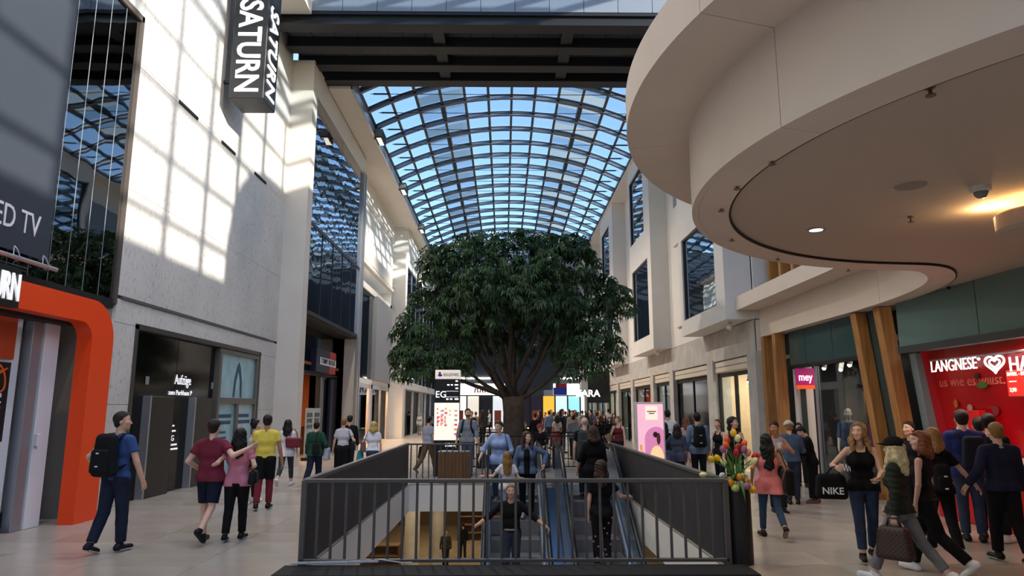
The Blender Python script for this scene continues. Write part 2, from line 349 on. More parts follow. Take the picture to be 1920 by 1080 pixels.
# poster window of the lobby
pw = empty('window_2', 'tall window with pale blue posters beside the lift lobby', 'window', (LX, 17.2, 0), kind='structure')
fm = mat('grey_frame', '#77736d', .45, .5)
MB().box(-.12, .02, 0, .14, 0, 3.2).box(-.12, .02, 2.58, 2.72, 0, 3.2).box(-.12, .02, .14, 2.58, 3.1, 3.2).box(-.12, .02, .14, 2.58, 1.85, 2.0).box(-.12, .02, 1.28, 1.42, 0, 1.85).build('frame', fm, pw)
M_POST = mat('poster_blue', '#9cc4cb', .25, noise=(2.2, .16)); M_POST2 = mat('poster_pale', '#b9d6d8', .25, noise=(3, .12))
MB().box(-.08, -.05, .14, 2.58, 2.0, 3.1).build('poster', M_POST, pw); MB().box(-.08, -.05, .14, 1.28, 0, 1.85).build('poster', M_POST, pw); MB().box(-.08, -.05, 1.42, 2.58, 0, 1.85).build('poster', M_POST2, pw)
M_INK = mat('poster_ink', '#33566a', .6)
def curve_poly(pts): return pts
MB().prism([(1.1, 2.02), (1.15, 2.5), (1.3, 2.85), (1.42, 2.95), (1.55, 2.8), (1.68, 2.45), (1.72, 2.02), (1.6, 2.02), (1.52, 2.5), (1.4, 2.7), (1.28, 2.45), (1.22, 2.02)], -.05, -.045, 'x').build('figure_print', M_INK, pw)
for z, y, w in ((1.5, .3, .8), (1.34, .38, .7), (1.12, .3, .5), (.98, .3, .55), (1.5, 1.55, .8), (1.34, 1.6, .85)): MB().box(-.05, -.045, y, y + w, z, z + (.09 if z > 1.3 else .05)).build('print_line', M_INK, pw)
for y in (.5, 1.9, 2.2): MB().prism([(y, .2), (y + .1, .6), (y + .05, .95), (y + .22, .7), (y + .18, .25)], -.05, -.045, 'x').build('leaf_print', M_INK, pw)

# ---- electronics shop portal (orange)
P = empty('shop_portal', 'bright orange rounded portal framing the electronics shop entrance', 'portal', (-6.48, 11.5, 0))
def arcpts(cx, cz, r, a0, a1, n): return [(cx + r * math.cos(math.radians(a0 + (a1 - a0) * i / n)), cz + r * math.sin(math.radians(a0 + (a1 - a0) * i / n))) for i in range(n + 1)]
outer = [(.06, 0)] + arcpts(.06 - .62, 3.42 - .62, .62, 0, 90, 8) + [(-5.5, 3.42)]
inner = [(-5.5, 3.05)] + arcpts(-.54 - .28, 3.05 - .28, .28, 90, 0, 6) + [(-.54, 0)]
MB().prism(outer + inner, -.24, 0, 'x').build('frame', M_ORANGE, P)
MB().box(-.5, -.25, -5.5, -.6, 3.0, 3.05).build('soffit', M_BLACKM, P)
sg = empty('shop_sign', 'black sign box with white capitals on the orange portal', 'sign', (-6.42, 6.6, 3.02))
MB().prism([(0, 0), (2.46, 0), (2.46, .46), (2.4, .52), (0, .52)], -.055, .06, 'x').build('box', mat('sign_black', '#16171a', .35), sg)
text('SATURN', .50, (.07, 1.56, .09), (1, 0, 0), M_LETTER, sg, fit=.86, bold=.012, ext=.012)
# inside the portal
ent = MB().box(-8.6, -8.5, 5, 13, 0, 3.5).box(-8.5, -7.05, 12.0, 12.1, 0, 3.5).box(-8.5, -7.0, 5, 12, 3.1, 3.2).build('wall_left', mat('shop_grey', '#98a3a6', .6)); tag(ent, 'pale grey inner wall of the electronics shop entrance', 'wall', kind='structure')
tp = MB().box(-7.5, -7.42, 10.6, 12.1, .22, 2.82).build('wall_panel', mat('pale_teal', '#a3b1b2', .45)); tag(tp, 'pale grey green panel inside the orange portal', 'panel')
MB().box(-7.51, -7.40, 10.6, 12.1, 0, .2).build('skirting', mat('skirt_dark', '#4c4c4c', .6), tp)
dp = empty('sliding_door', 'white sliding door post with grey guide rail in the portal', 'door', (-6.97, 10.4, 0))
MB().bbox(-.1, .05, .12, .46, 0, 3.04, .01).build('post', mat('white_gloss', '#e9ebef', .3), dp)
MB().bbox(-.12, .02, -.12, .10, 0, 3.04, .01).build('guide_rail', mat('rail_grey', '#9fa3aa', .35, .5), dp)
MB().bbox(.05, .10, .12, .2, 1.18, 1.36, .006).build('switch_box', mat('white_gloss', '#e9ebef', .3), dp)
wp = empty('partition', 'white partition panel with hanging banner in the shop entrance', 'panel', (-7.06, 7, 0))
MB().box(-.06, 0, -1.5, 3.2, .08, 3.05).build('board', mat('white_board', '#e3e4ea', .4), wp)
MB().box(-.06, .02, -1.5, 3.2, 0, .08).build('base', M_BLACKM, wp)
MB().box(0, .03, -1.5, 3.05, 2.42, 3.02).build('header_panel', mat('brick_orange', '#c2451f', .5), wp)
MB().prism([(1.8, 2.45), (2.3, 3.02), (1.0, 3.02), (1.0, 2.45)], .03, .034, 'x').build('dark_print', M_BLACKM, wp)
bn = empty('banner', 'black vertical banner with white capitals and orange ring', 'banner', (-7.02, 9.55, 1.27))
MB().box(0, .015, -.05, .43, 0, 1.1).build('cloth', mat('banner_black', '#0d0d10', .6), bn)
text('SATURN', .34, (.02, .06, .68), (1, 0, 0), M_PRINT, bn, fit=.66, bold=.03, roll=-PI / 2)
ring = [( .02, .2 + .17 * math.cos(t) * .75 - .06 * math.sin(t), .88 + .19 * math.sin(t)) for t in [2 * PI * k / 24 for k in range(25)]]
MB().tube(ring, .014, 6).tube([(.02, .08, .93), (.02, .22, .97), (.02, .36, 1.02), (.02, .2, .93)], .012, 6).build('ring_emblem', mat('emblem_orange', '#ff6a20', .5), bn)
# poster hung before the dark window
ps = empty('banner', 'huge dark grey television advertising banner before the dark window', 'banner', (-6.86, 10.28, 3.9))
MB().box(-.02, 0, -6.2, 0, 0, 6.2).build('cloth', mat('banner_grey', '#3b4048', .35, spec=.4), ps)
text('OLED TV', .47, (.004, -1.66, .30), (1, 0, 0), M_PRINT, ps, fit=1.38)
MB().tube([(.06, -6.2, -.1), (.06, .12, -.1)], .035, 10).build('pole', M_ALU, ps)
for k in range(7):
    y = -.12 - k * .62; MB().tube([(0, y, .07), (.05, y, .02), (.105, y, -.1), (.06, y, -.15), (.01, y, -.1), (0, y, .06)], .009, 5).build('tie', M_ALU, ps)
# hanging sign box
hs = empty('hanging_sign', 'long black vertical blade sign with white capitals high on the travertine wall', 'sign', (-6.7, 15.85, 9.15))
MB().bbox(0, .84, 0, .88, 0, 3.6, .015).build('box', mat('sign_black2', '#18191c', .4), hs)
for bz in (.6, 3): MB().tube([(-.3, .4, bz), (0, .4, bz)], .05, 8).build('bracket', M_STEEL, hs)
text('SATURN', .80, (.15, -.012, 2.6), (0, -1, 0), M_LETTER, hs, fit=2.42, bold=.018, roll=-PI / 2, ext=.01)
text('SATURN', .80, (.852, .17, 2.6), (1, 0, 0), M_LETTER, hs, fit=2.42, bold=.01, roll=-PI / 2, ext=.01)

# ---- left facade bays
def bay_left():
    w = MB()
    w.box(-8.2, -6.28, 21.4, 21.95, 0, 13.1)                 # pier
    w.box(-8.2, -6.28, 21.95, 29.6, 12.05, 13.1)             # parapet above glass
    w.box(-8.2, -6.28, 29.6, 30.1, 0, 13.1)                  # end fin wall
    o = w.build('wall_left', M_CREAM); tag(o, 'pale pier and parapet of the glazed bay past the stone wall', 'wall', kind='structure')
    MB().box(-6.3, -6.2, 29.55, 29.75, 0, 12.1).box(-6.3, -6.18, 29.85, 30.0, 0, 12.1).build('fin', M_ALU, o)
    g = empty('window_3', 'tall glazed bay with mirror panes over the clothing shop', 'window', (-6.3, 21.95, 0), kind='structure')
    n = 5; w_ = 7.6 / n
    for k in range(n): MB().box(-.03, 0, k * w_ + .02, (k + 1) * w_ - .02, 4.85, 7.68).build('pane', M_BAYG, g); MB().box(-.06, .02, k * w_ - .02, k * w_ + .02, 4.8, 7.7).build('mullion', M_STEEL, g)
    for k in range(2): MB().box(-.03, 0, k * 3.8 + .02, (k + 1) * 3.8 - .02, 7.75, 12.03).build('pane', M_BAYG, g)
    MB().box(-.08, .03, 0, 7.6, 7.66, 7.77).box(-.08, .03, 0, 7.6, 4.72, 4.85).build('transom', M_STEEL, g)
    MB().box(-1.9, -.02, 0, 7.65, 4.65, 4.74).build('soffit', M_BLACKM, g)
    tag(MB().box(-8.2, -8.1, 21.9, 29.7, 4.7, 12.1).box(-8.1, -6.5, 21.9, 29.7, 8.0, 8.1).build('wall_left', mat('dark_room', '#23282d', .8)), 'dark room wall behind the glazed bay', 'wall', kind='structure')
    p = MB().box(-6.75, -6.7, 25.6, 26.6, 4.95, 6.5).build('poster', mat('neon_red', '#ff3347', .5, emit=1.5)); tag(p, 'glowing red poster behind the first floor bay glass', 'poster')
    p = MB().box(-6.75, -6.7, 27.6, 28.9, 4.9, 6.6).build('poster', mat('dim_red', '#8a2a3a', .5, emit=.3)); tag(p, 'dim red poster beside the glowing one behind the bay glass', 'poster')
bay_left()
def clothing_shop():
    o = MB().box(-10.5, -10.4, 21.4, 30, 0, 4.7).box(-10.4, -7, 21.4, 21.5, 0, 4.7).box(-10.4, -6.8, 29.6, 29.7, 0, 4.7).box(-10.4, -7, 21.5, 29.6, 3.3, 3.4).build('wall_left', mat('shop_brown', '#96552e', .8)); tag(o, 'brown inner walls of the clothing shop under the glazed bay', 'wall', kind='structure')
    area('shop_light', (-8.8, 25, 3.2), (0, 0, -1), 2.5, 5, 190, (1, .6, .3))
    g = empty('window_4', 'dark glass shopfront with doorway under the glazed bay', 'window', (-7.1, 21.95, 0), kind='structure')
    MB().box(-.05, .05, 0, 7.6, 3.05, 4.65).build('transom_pane', M_BLACK, g)
    MB().box(-.06, .08, 0, 7.6, 2.95, 3.08).box(-.06, .08, 0, .35, 0, 3).box(-.06, .08, 4.75, 4.9, 0, 3).box(-.06, .08, 6.4, 7.6, 0, 3).build('frame', M_BLACKM, g)
    MB().box(-.02, 0, 4.9, 6.4, 0, 2.95).build('pane', M_DARKG, g)
    MB().box(.05, .14, 0.02, .4, 0, 2.9).build('navy_pillar', mat('navy', '#1b2440', .5), g)
    MB().box(.05, .14, 6.3, 6.7, 0, 2.9).build('navy_pillar', mat('navy', '#1b2440', .5), g)
    for k, (y, s) in enumerate(((2.05, 'BESTER'), (3.0, 'SPORT'))):
        b = empty('poster_stand', ('pale shop poster stand by the doorway pier', 'pale shop poster stand nearer the open doorway')[k], 'poster', (-6.72, 21.95 + y, 0))
        MB().bbox(-.02, .02, 0, .85, .1, 1.75, .005).build('board', mat('pale_poster', '#aab4b8', .5), b); MB().bbox(-.12, .12, .05, .8, 0, .1, .01).build('base', M_BLACKM, b)
        for q, t in enumerate(('BESTER', 'SPORT', 'POP UP')): text(t, .2, (.025, .08, 1.45 - q * .2), (1, 0, 0), mat('ink_dark', '#3c4248', .6), b, fit=.66, bold=.01)
    s = empty('shop_sign', 'navy and red box sign over the clothing shop doorway', 'sign', (-6.95, 25.4, 3.08))
    MB().box(-.1, .12, 0, 1.9, 0, .85).build('box', mat('navy', '#1b2440', .5), s); MB().box(-.1, .13, 1.9, 2.9, 0, .85).build('red_end', mat('sign_red', '#b5352c', .5), s)
    MB().box(.12, .14, .5, 2.9, .28, .55).build('white_bar', M_PRINT, s); text('TOMMY HILFIGER', .28, (.145, .62, .33), (1, 0, 0), mat('navy', '#1b2440', .5), s, fit=2.1, bold=.01)
    c = empty('clothes_table', 'orange lit counter inside the clothing shop doorway', 'counter', (-8.4, 27.2, 0)); MB().bbox(-.5, .5, -1, 1, 0, 1.0, .02).build('body', M_WOOD, c); MB().bbox(-.55, .55, -1.05, 1.05, 1.0, 1.05, .01).build('top', M_WOODB, c)
    l = MB().lathe([(0, 0), (.07, 0), (.09, .3), (0, .3)], (-7.7, 26.2, 2.4), 12).build('pendant_lamp', M_LAMP); tag(l, 'small lit pendant lamp in the clothing shop doorway', 'lamp')
clothing_shop()
def recess_left():
    X = -6.85
    o = MB().box(-8.2, X, 30.1, 42, 8.6, 13.1).box(-8.2, X, 30.1, 42, 7.6, 7.9).box(-8.2, X, 30.1, 30.5, 3.2, 8.6).box(-8.2, X, 41.4, 42, 0, 8.6).box(-8.2, X, 30.1, 42, 2.95, 3.2).box(-8.2, X, 35.6, 36.2, 0, 2.95).build('wall_left', M_WHITE)
    tag(o, 'white recessed wall between the two glazed bays', 'wall', kind='structure')
    for z0, z1 in ((9.0, 11.6), ):
        for y0, y1 in ((30.7, 36), (36.1, 41.5)):
            MB().box(X, X + .06, y0, y1, z0, z1).build('panel', M_WHITE, o)
    MB().box(X, X + .12, 30.3, 41.8, 8.72, 8.86).box(X, X + .12, 30.3, 41.8, 11.75, 11.9).build('ledge', M_WHITE, o)
    w = empty('window_5', 'dark window strip in the white recessed wall', 'window', (X, 30.5, 0), kind='structure')
    for k in range(2): MB().box(-.1, -.06, .05 + k * 2.9, 2.85 + k * 2.9, 3.25, 7.55).build('pane', M_DARKG, w)
    MB().box(-.2, .15, 5.85, 10.9, 3.2, 7.6).build('grey_panel', mat('slate_panel', '#85898e', .7), w)
    MB().box(-.5, -.4, 0, 6, 3.2, 7.6).build('backing', M_BLACKM, w)
    for k, (y0, y1, lab) in enumerate(((30.3, 35.6, 'brightly lit orange shop window under the recessed wall'), (36.2, 41.4, 'smaller orange shop window farther along the recessed wall'))):
        g = empty('window_6', lab, 'window', (X, y0, 0), kind='structure')
        MB().box(-.05, .05, 0, .15, 0, 2.95).box(-.05, .05, y1 - y0 - .15, y1 - y0, 0, 2.95).box(-.05, .05, 0, y1 - y0, 2.75, 2.95).box(-.05, .05, (y1 - y0) * .5 - .05, (y1 - y0) * .5 + .05, 0, 2.9).build('frame', M_ALU, g)
        for q in range(2): MB().box(-.02, 0, (y1 - y0) * q / 2 + .1, (y1 - y0) * (q + 1) / 2 - .05, .05, 2.75).build('pane', M_SHOPG, g)
        MB().box(-2.5, -2.4, 0, y1 - y0, 0, 3.0).box(-2.4, -.1, -.1, 0, 0, 3).box(-2.4, -.1, y1 - y0, y1 - y0 + .1, 0, 3).box(-2.4, -.1, 0, y1 - y0, 2.95, 3.0).build('back_wall', mat('shop_orange', '#e0742f', .8), g)
        for q in range(3): MB().bbox(-1.9, -1.5, .5 + q * 1.5, 1.6 + q * 1.5, 0, 1.5, .02).build('shelf_unit', mat('shelf_peach', '#dba27c', .7), g)
        MB().box(-1.6, -1.58, 1.2, 3.0, 1.85, 2.05).build('red_sign', mat('neon_red', '#ff3347', .5, emit=1.5), g)
        area('shop_light', (X - 1.2, (y0 + y1) / 2, 2.85), (0, 0, -1), 1.6, 4.4, 420, (1, .6, .34))
recess_left()
def bay_far():
    o = MB().box(-8.2, -6.05, 42, 42.8, 0, 11.2).box(-8.2, -6.05, 42.8, YEND, 10.6, 13.1).box(-8.2, -6.05, 42.8, YEND, 2.95, 3.4).box(-8.2, -6.3, 54, 54.8, 0, 10.6).build('wall_left', M_WHITE); tag(o, 'second white bay of the arcade behind the tree', 'wall', kind='structure')
    g = empty('window_7', 'tall green glass window of the second bay behind the tree', 'window', (-6.1, 42.8, 0), kind='structure')
    for k in range(8):
        MB().box(-.03, 0, k * 2.3 + .03, (k + 1) * 2.3 - .03, 3.42, 10.58).build('pane', M_BAYG, g); MB().box(-.06, .03, k * 2.3 - .03, k * 2.3 + .03, 3.4, 10.6).build('mullion', M_ALU, g)
    MB().box(-1.6, -1.5, 0, 19.6, 3.4, 10.6).build('backing', mat('teal_room', '#5d7477', .8), g)
    MB().box(-.6, -.5, 0, 19.6, 0, 2.95).build('lower_backing', mat('dark_shop', '#2a2624', .7), g)
    for k in range(5): MB().box(-.08, .04, .2 + k * 3.8, .5 + k * 3.8, 0, 2.95).build('pier', M_CONC, g)
bay_far()
# gutter beam with floodlights
gb = MB().box(-6.25, -5.42, 23.1, YEND, 12.92, 13.35).build('trim_1', M_CREAM); MB().box(-8.2, -6.24, 23.1, YEND, 13.1, 13.3).build('roof_strip', M_CREAM, gb); tag(gb, 'long cream eaves beam above the glazed bays', 'beam', kind='structure')
MB().box(-5.46, -5.38, 23.1, YEND, 12.9, 13.42).build('gutter_edge', M_ALU, gb)
for k, y in enumerate((27.6, 34.5, 42.5, 50)):
    f = empty('floodlight', ('floodlight on the eaves beam nearest the dark bridge', 'second floodlight along the eaves beam', 'third floodlight along the eaves beam', 'farthest floodlight on the eaves beam behind the tree')[k], 'floodlight', (-5.3, y, 12.80)); MB().bbox(-.16, -.04, -.06, .06, .05, .28, .01).build('bracket', M_STEEL, f)
    MB().bbox(-.05, .25, -.5, .5, 0, .3, .03).build('housing', mat('flood_grey', '#6b6a66', .6), f)
    for q in range(6): MB().box(-.06, .27, -.45 + q * .16, -.37 + q * .16, -.05, .32).build('fin', mat('flood_dark', '#47474a', .6), f)
    MB().box(.02, .2, -.4, .4, -.065, -.05).build('lens', mat('flood_lens', '#fff3df', .4, emit=1), f)
    spot('flood', (-5.1, y, 12.70), (.35, -.1, -1), 2600, (1, .87, .72), 125)

# ---- vault
VX, VA, VZ0, VR = .3, 5.7, 13.38, 1.4
R_ = (VA * VA + VR * VR) / (2 * VR); VC = VZ0 + VR - R_; AM = math.asin(VA / R_); NP = 12
RIBY = [24.06 + 1.67 * k for k in range(24)]
roof = empty('ceiling', 'arched glass barrel roof with steel ribs over the arcade', 'roof', (VX, 0, VC), kind='structure')
def vp(a, r): return (r * math.sin(a), r * math.cos(a))
rb = MB()
def arcbox(r0, r1, w):
    n = 24; po = [vp(-AM + 2 * AM * i / n, r1) for i in range(n + 1)] + [vp(AM - 2 * AM * i / n, r0) for i in range(n + 1)]
    for i in range(n):
        a, b, c, d = po[i], po[i + 1], po[2 * n - i], po[2 * n + 1 - i]
        vs = [(p[0], y, p[1]) for y in (-w, w) for p in (a, b, c, d)]
        rb.add(vs, [(0, 1, 2, 3), (7, 6, 5, 4), (0, 4, 5, 1), (3, 2, 6, 7)])
arcbox(R_ - .20, R_ - .17, .075); arcbox(R_ - .17, R_ - .03, .02); arcbox(R_ - .03, R_, .075)
ribm = rb.mesh('rib'); ribm.materials.append(mat('rib_steel', '#747a83', .4, .5))
rodm = MB().tube([(-5.3, 0, VZ0 - VC - .05), (5.3, 0, VZ0 - VC - .05)], .014, 5)
for sx in (-1, 1): rodm.tube([(sx * 5.2, 0, VZ0 - VC - .05), (sx * 4.6, 0, VZ0 - VC - .05)], .035, 6)
rodm = rodm.mesh('tie_rod'); rodm.materials.append(M_STEEL)
for y in RIBY:
    o = bpy.data.objects.new('rib', ribm); C.objects.link(o); o.parent = roof; o.location = (0, y, 0)
    o = bpy.data.objects.new('tie_rod', rodm); C.objects.link(o); o.parent = roof; o.location = (0, y + .3, 0)
for k in range(NP + 1):
    a = -AM + 2 * AM * k / NP; x, z = vp(a, R_ + .01); b = MB(); w = .06 if k in (2, 10) else (.055 if k != 6 else .05)
    b.add([(x + sx * w * math.cos(a) - q * math.sin(a), y, z - sx * w * math.sin(a) - q * math.cos(a)) for y in (23.1, YEND) for sx, q in ((-1, 0), (1, 0), (1, .14), (-1, .14))], [(3, 2, 1, 0), (4, 5, 6, 7), (0, 1, 5, 4), (1, 2, 6, 5), (2, 3, 7, 6), (3, 0, 4, 7)])
    b.build('purlin', mat('purlin_steel', '#4d5259', .45, .5), roof)
M_VENT = glass('vent_glass', '#d3dadd', .04, fres=False); M_BLIND = sheer('vent_blind', '#d9dbd6', .35)
pm = {}
for k in range(NP):
    a0 = -AM + 2 * AM * (k + .02) / NP; a1 = -AM + 2 * AM * (k + .98) / NP
    for vent in (0, 1):
        p0, p1 = vp(a0, R_ + .06), vp(a1, R_ + .06); q0, q1 = vp(a0, R_ + .075), vp(a1, R_ + .075)
        b = MB().add([(p[0], y, p[1]) for y in (.03, 1.64) for p in (p0, p1, q1, q0)], [(0, 1, 2, 3), (7, 6, 5, 4), (0, 4, 5, 1), (1, 5, 6, 2), (2, 6, 7, 3), (3, 7, 4, 0)])
        me = b.mesh('pane'); me.materials.append(M_VENT if vent else M_ROOFG); pm[k, vent] = me
    q0, q1 = vp(a0, R_ + .03), vp(a1, R_ + .03); q2, q3 = vp(a0, R_ + .04), vp(a1, R_ + .04)
    b = MB().add([(p[0], y, p[1]) for y in (.85, 1.6) for p in (q0, q1, q3, q2)], [(0, 1, 2, 3), (7, 6, 5, 4), (0, 4, 5, 1), (1, 5, 6, 2), (2, 6, 7, 3), (3, 7, 4, 0)])
    me = b.mesh('vent_blind'); me.materials.append(M_BLIND); pm[k, 'b'] = me
vents = (2, 3, 8, 9)
for j, y in enumerate(RIBY[:-1]):
    for k in range(NP):
        v = k in vents
        o = bpy.data.objects.new('pane', pm[k, 1 if v else 0]); C.objects.link(o); o.parent = roof; o.location = (0, y, 0)
        if v:
            o = bpy.data.objects.new('vent_blind', pm[k, 'b']); C.objects.link(o); o.parent = roof; o.location = (0, y - (.0 if j % 2 else .8), 0)
    if j % 2 == 0:
        for k in (3, 9):
            a = -AM + 2 * AM * k / NP; x, z = vp(a, R_ - .12)
            MB().bbox(x - .09, x + .09, y + .1, y + 1.3, z - .1, z + .12, .01).build('vent_motor', M_STEEL, roof)
for k in range(NP):
    o = bpy.data.objects.new('pane', pm[k, 0]); C.objects.link(o); o.parent = roof; o.location = (0, RIBY[0] - 1.3, 0)

# ---- bridge girder across the arcade
br = MB().box(-6.9, 7.5, 19.3, 23.1, 13.42, 15.6).build('roof_bridge', mat('bridge_dark', '#2c2f34', .6, .3)); tag(br, 'dark steel bridge girder crossing the arcade under the roof', 'beam', kind='structure')
for k, y in enumerate((19.25, 20.55, 21.75, 22.85)): MB().box(-6.9, 7.5, y - .13, y + .2, 13.05, 13.45).box(-6.9, 7.5, y - .2, y + .27, 13.02, 13.07).build('beam', mat('bridge_beam', '#24262a', .5, .4), br)
for x in (-2.05, 1.95): MB().box(x - .18, x + .18, 19.3, 23, 13.1, 13.45).build('cross_beam', mat('bridge_beam', '#24262a', .5, .4), br)
for r_, (y0, y1) in enumerate(((19.5, 20.4), (20.85, 21.6), (22.05, 22.7))):
    for k in range(20):
        x = -6.8 + k * .715; MB().box(x + .012, x + .703, y0, y1, 13.38, 13.42).build('panel', mat('bridge_panel', '#54575c', .55, .2), br)
for k in range(14):
    x = -6.9 + k * 1.03; MB().box(x + .008, x + 1.022, 19.0, 19.06, 13.42, 14.0).build('fascia_panel', mat('fascia_grey', '#7d8793', .5, .3), br)
    MB().box(x + .008, x + 1.022, 19.0, 19.06, 14.05, 15.6).build('fascia_panel', mat('fascia_grey', '#7d8793', .5, .3), br)
MB().box(-6.9, 7.5, 19.02, 19.3, 13.32, 13.42).build('lip', mat('bridge_beam', '#24262a', .5, .4), br)
cb = MB().box(-6.9, -5.75, 17.9, 19.0, 13.3, 14.6).build('trim_2', M_CREAM); tag(cb, 'cream corbel block under the left end of the bridge', 'corbel', kind='structure')

# ---- right facade
RX = 6.75
wr = MB()
wr.box(RX, RX + .6, 18.5, YEND, 4.1, 13.5)
wr.box(RX, RX + .6, 18.5, YEND, 3.2, 4.12)
wall_right = wr.build('wall_right', M_WHITE); tag(wall_right, 'white upper facade along the arcade opposite the glazed bays', 'wall', kind='structure')
MB().box(RX - .03, RX + .02, 18.5, YEND, 3.2, 4.1).build('concrete_band', M_CONC, wall_right)
eb = MB().box(5.95, 7.3, 23.1, YEND, 13.15, 13.5).build('trim_3', M_WHITE); tag(eb, 'white eaves beam carrying the roof over the white bays', 'beam', kind='structure')
def bay_right(y0, y1, wins, n, lab, low=4.12):
    X0 = 6.02; o = MB(); zs = sorted({low, 13.2} | {z for w in wins for z in (w[2], w[3])}); T = .3
    ys = sorted({y0, y1} | {v for w in wins for v in (w[0], w[1])})
    for i in range(len(ys) - 1):
        for j in range(len(zs) - 1):
            cy, cz = (ys[i] + ys[i + 1]) / 2, (zs[j] + zs[j + 1]) / 2
            if any(w[0] < cy < w[1] and w[2] < cz < w[3] for w in wins): continue
            o.box(X0, X0 + T, ys[i], ys[i + 1], zs[j], zs[j + 1])
    o.box(X0 + T, RX + .01, y0, y0 + .2, low, 13.2).box(X0 + T, RX + .01, y1 - .2, y1, low, 13.2).box(X0 + T, RX + .01, y0 + .2, y1 - .2, low, low + .15)
    b = o.build('wall_right', M_WHITE); tag(b, lab, 'bay', kind='structure')
    for q, w in enumerate(wins):
        wn = empty(f'window_{8 + n * 3 + q}', (f'{("lower", "upper")[q]} window of the ' + lab.replace('white ', '')), 'window', (X0, 0, 0), kind='structure')
        MB().box(.10, .13, w[0], w[1], w[2], w[3]).build('pane', M_BAYR, wn)
        f = .05; MB().box(.05, .16, w[0], w[0] + f, w[2], w[3]).box(.05, .16, w[1] - f, w[1], w[2], w[3]).box(.05, .16, w[0], w[1], w[2], w[2] + f).box(.05, .16, w[0], w[1], w[3] - f, w[3]).build('frame', M_STEEL, wn)
        MB().box(.68, .70, w[0] - .2, w[1] + .2, w[2] - .2, w[3] + .2).build('backing', mat('bluish_light_tone', '#8f9fe0', .8) if q == 0 else mat('room_brown', '#3f2c22', .8), wn)  # lower backing painted blue in place of bluish light behind the glass
        if q: MB().box(.5, .6, w[0] + 1, w[0] + 2, w[2], w[3]).build('door_leaf', M_WOODB, wn)
    return b
b1 = bay_right(18.6, 23.3, [(19.4, 22.95, 4.62, 7.35), (19.6, 22.0, 9.4, 11.9)], 0, 'white bay with the large mirror window nearest the round canopy')
b2 = bay_right(27.8, 32.5, [(28.5, 32.0, 4.75, 8.0), (29.0, 32.2, 9.3, 12.4)], 1, 'white bay with two stacked windows behind the first bay')
b3 = bay_right(37.5, 42.2, [(38.2, 41.5, 4.75, 8.0), (38.8, 41.8, 9.3, 12.2)], 2, 'white bay beside the tree crown')
b4 = bay_right(47.5, 52.0, [(48.2, 51.5, 4.75, 8.0), (48.8, 51.8, 9.3, 12.2)], 3, 'farthest white bay behind the tree')
for y0, y1 in ((24.2, 26.6), (33.6, 36.4), (43.4, 46.4)):
    MB().box(RX - .02, RX + .0, y0, y1, 9.6, 12.0).build('shutter_panel', mat('grey_pane', '#7f8b93', .3), wall_right)
    MB().box(RX - .10, RX + .0, y0, y1, 8.0, 8.15).build('ledge', M_WHITE, wall_right)
    MB().box(RX - .10, RX + .0, y0, y1, 4.8, 4.9).build('ledge', M_WHITE, wall_right)
for px, py, lab in ((1355, 617, 'under the bay nearest the canopy'), (1235, 660, 'under the second white bay')):
    p = atz(px, py, 4.0) if False else Vector((6.3, 19.2 if px > 1300 else 28.4, 4.1))
    c = empty('camera_dome', 'small white security camera ' + lab, 'camera', p); MB().tube([(0, 0, 0), (0, 0, -.08)], .05, 10).build('mount', M_WHITE, c); MB().ball((0, 0, -.13), .09, 12).build('dome', M_WHITE, c, True)
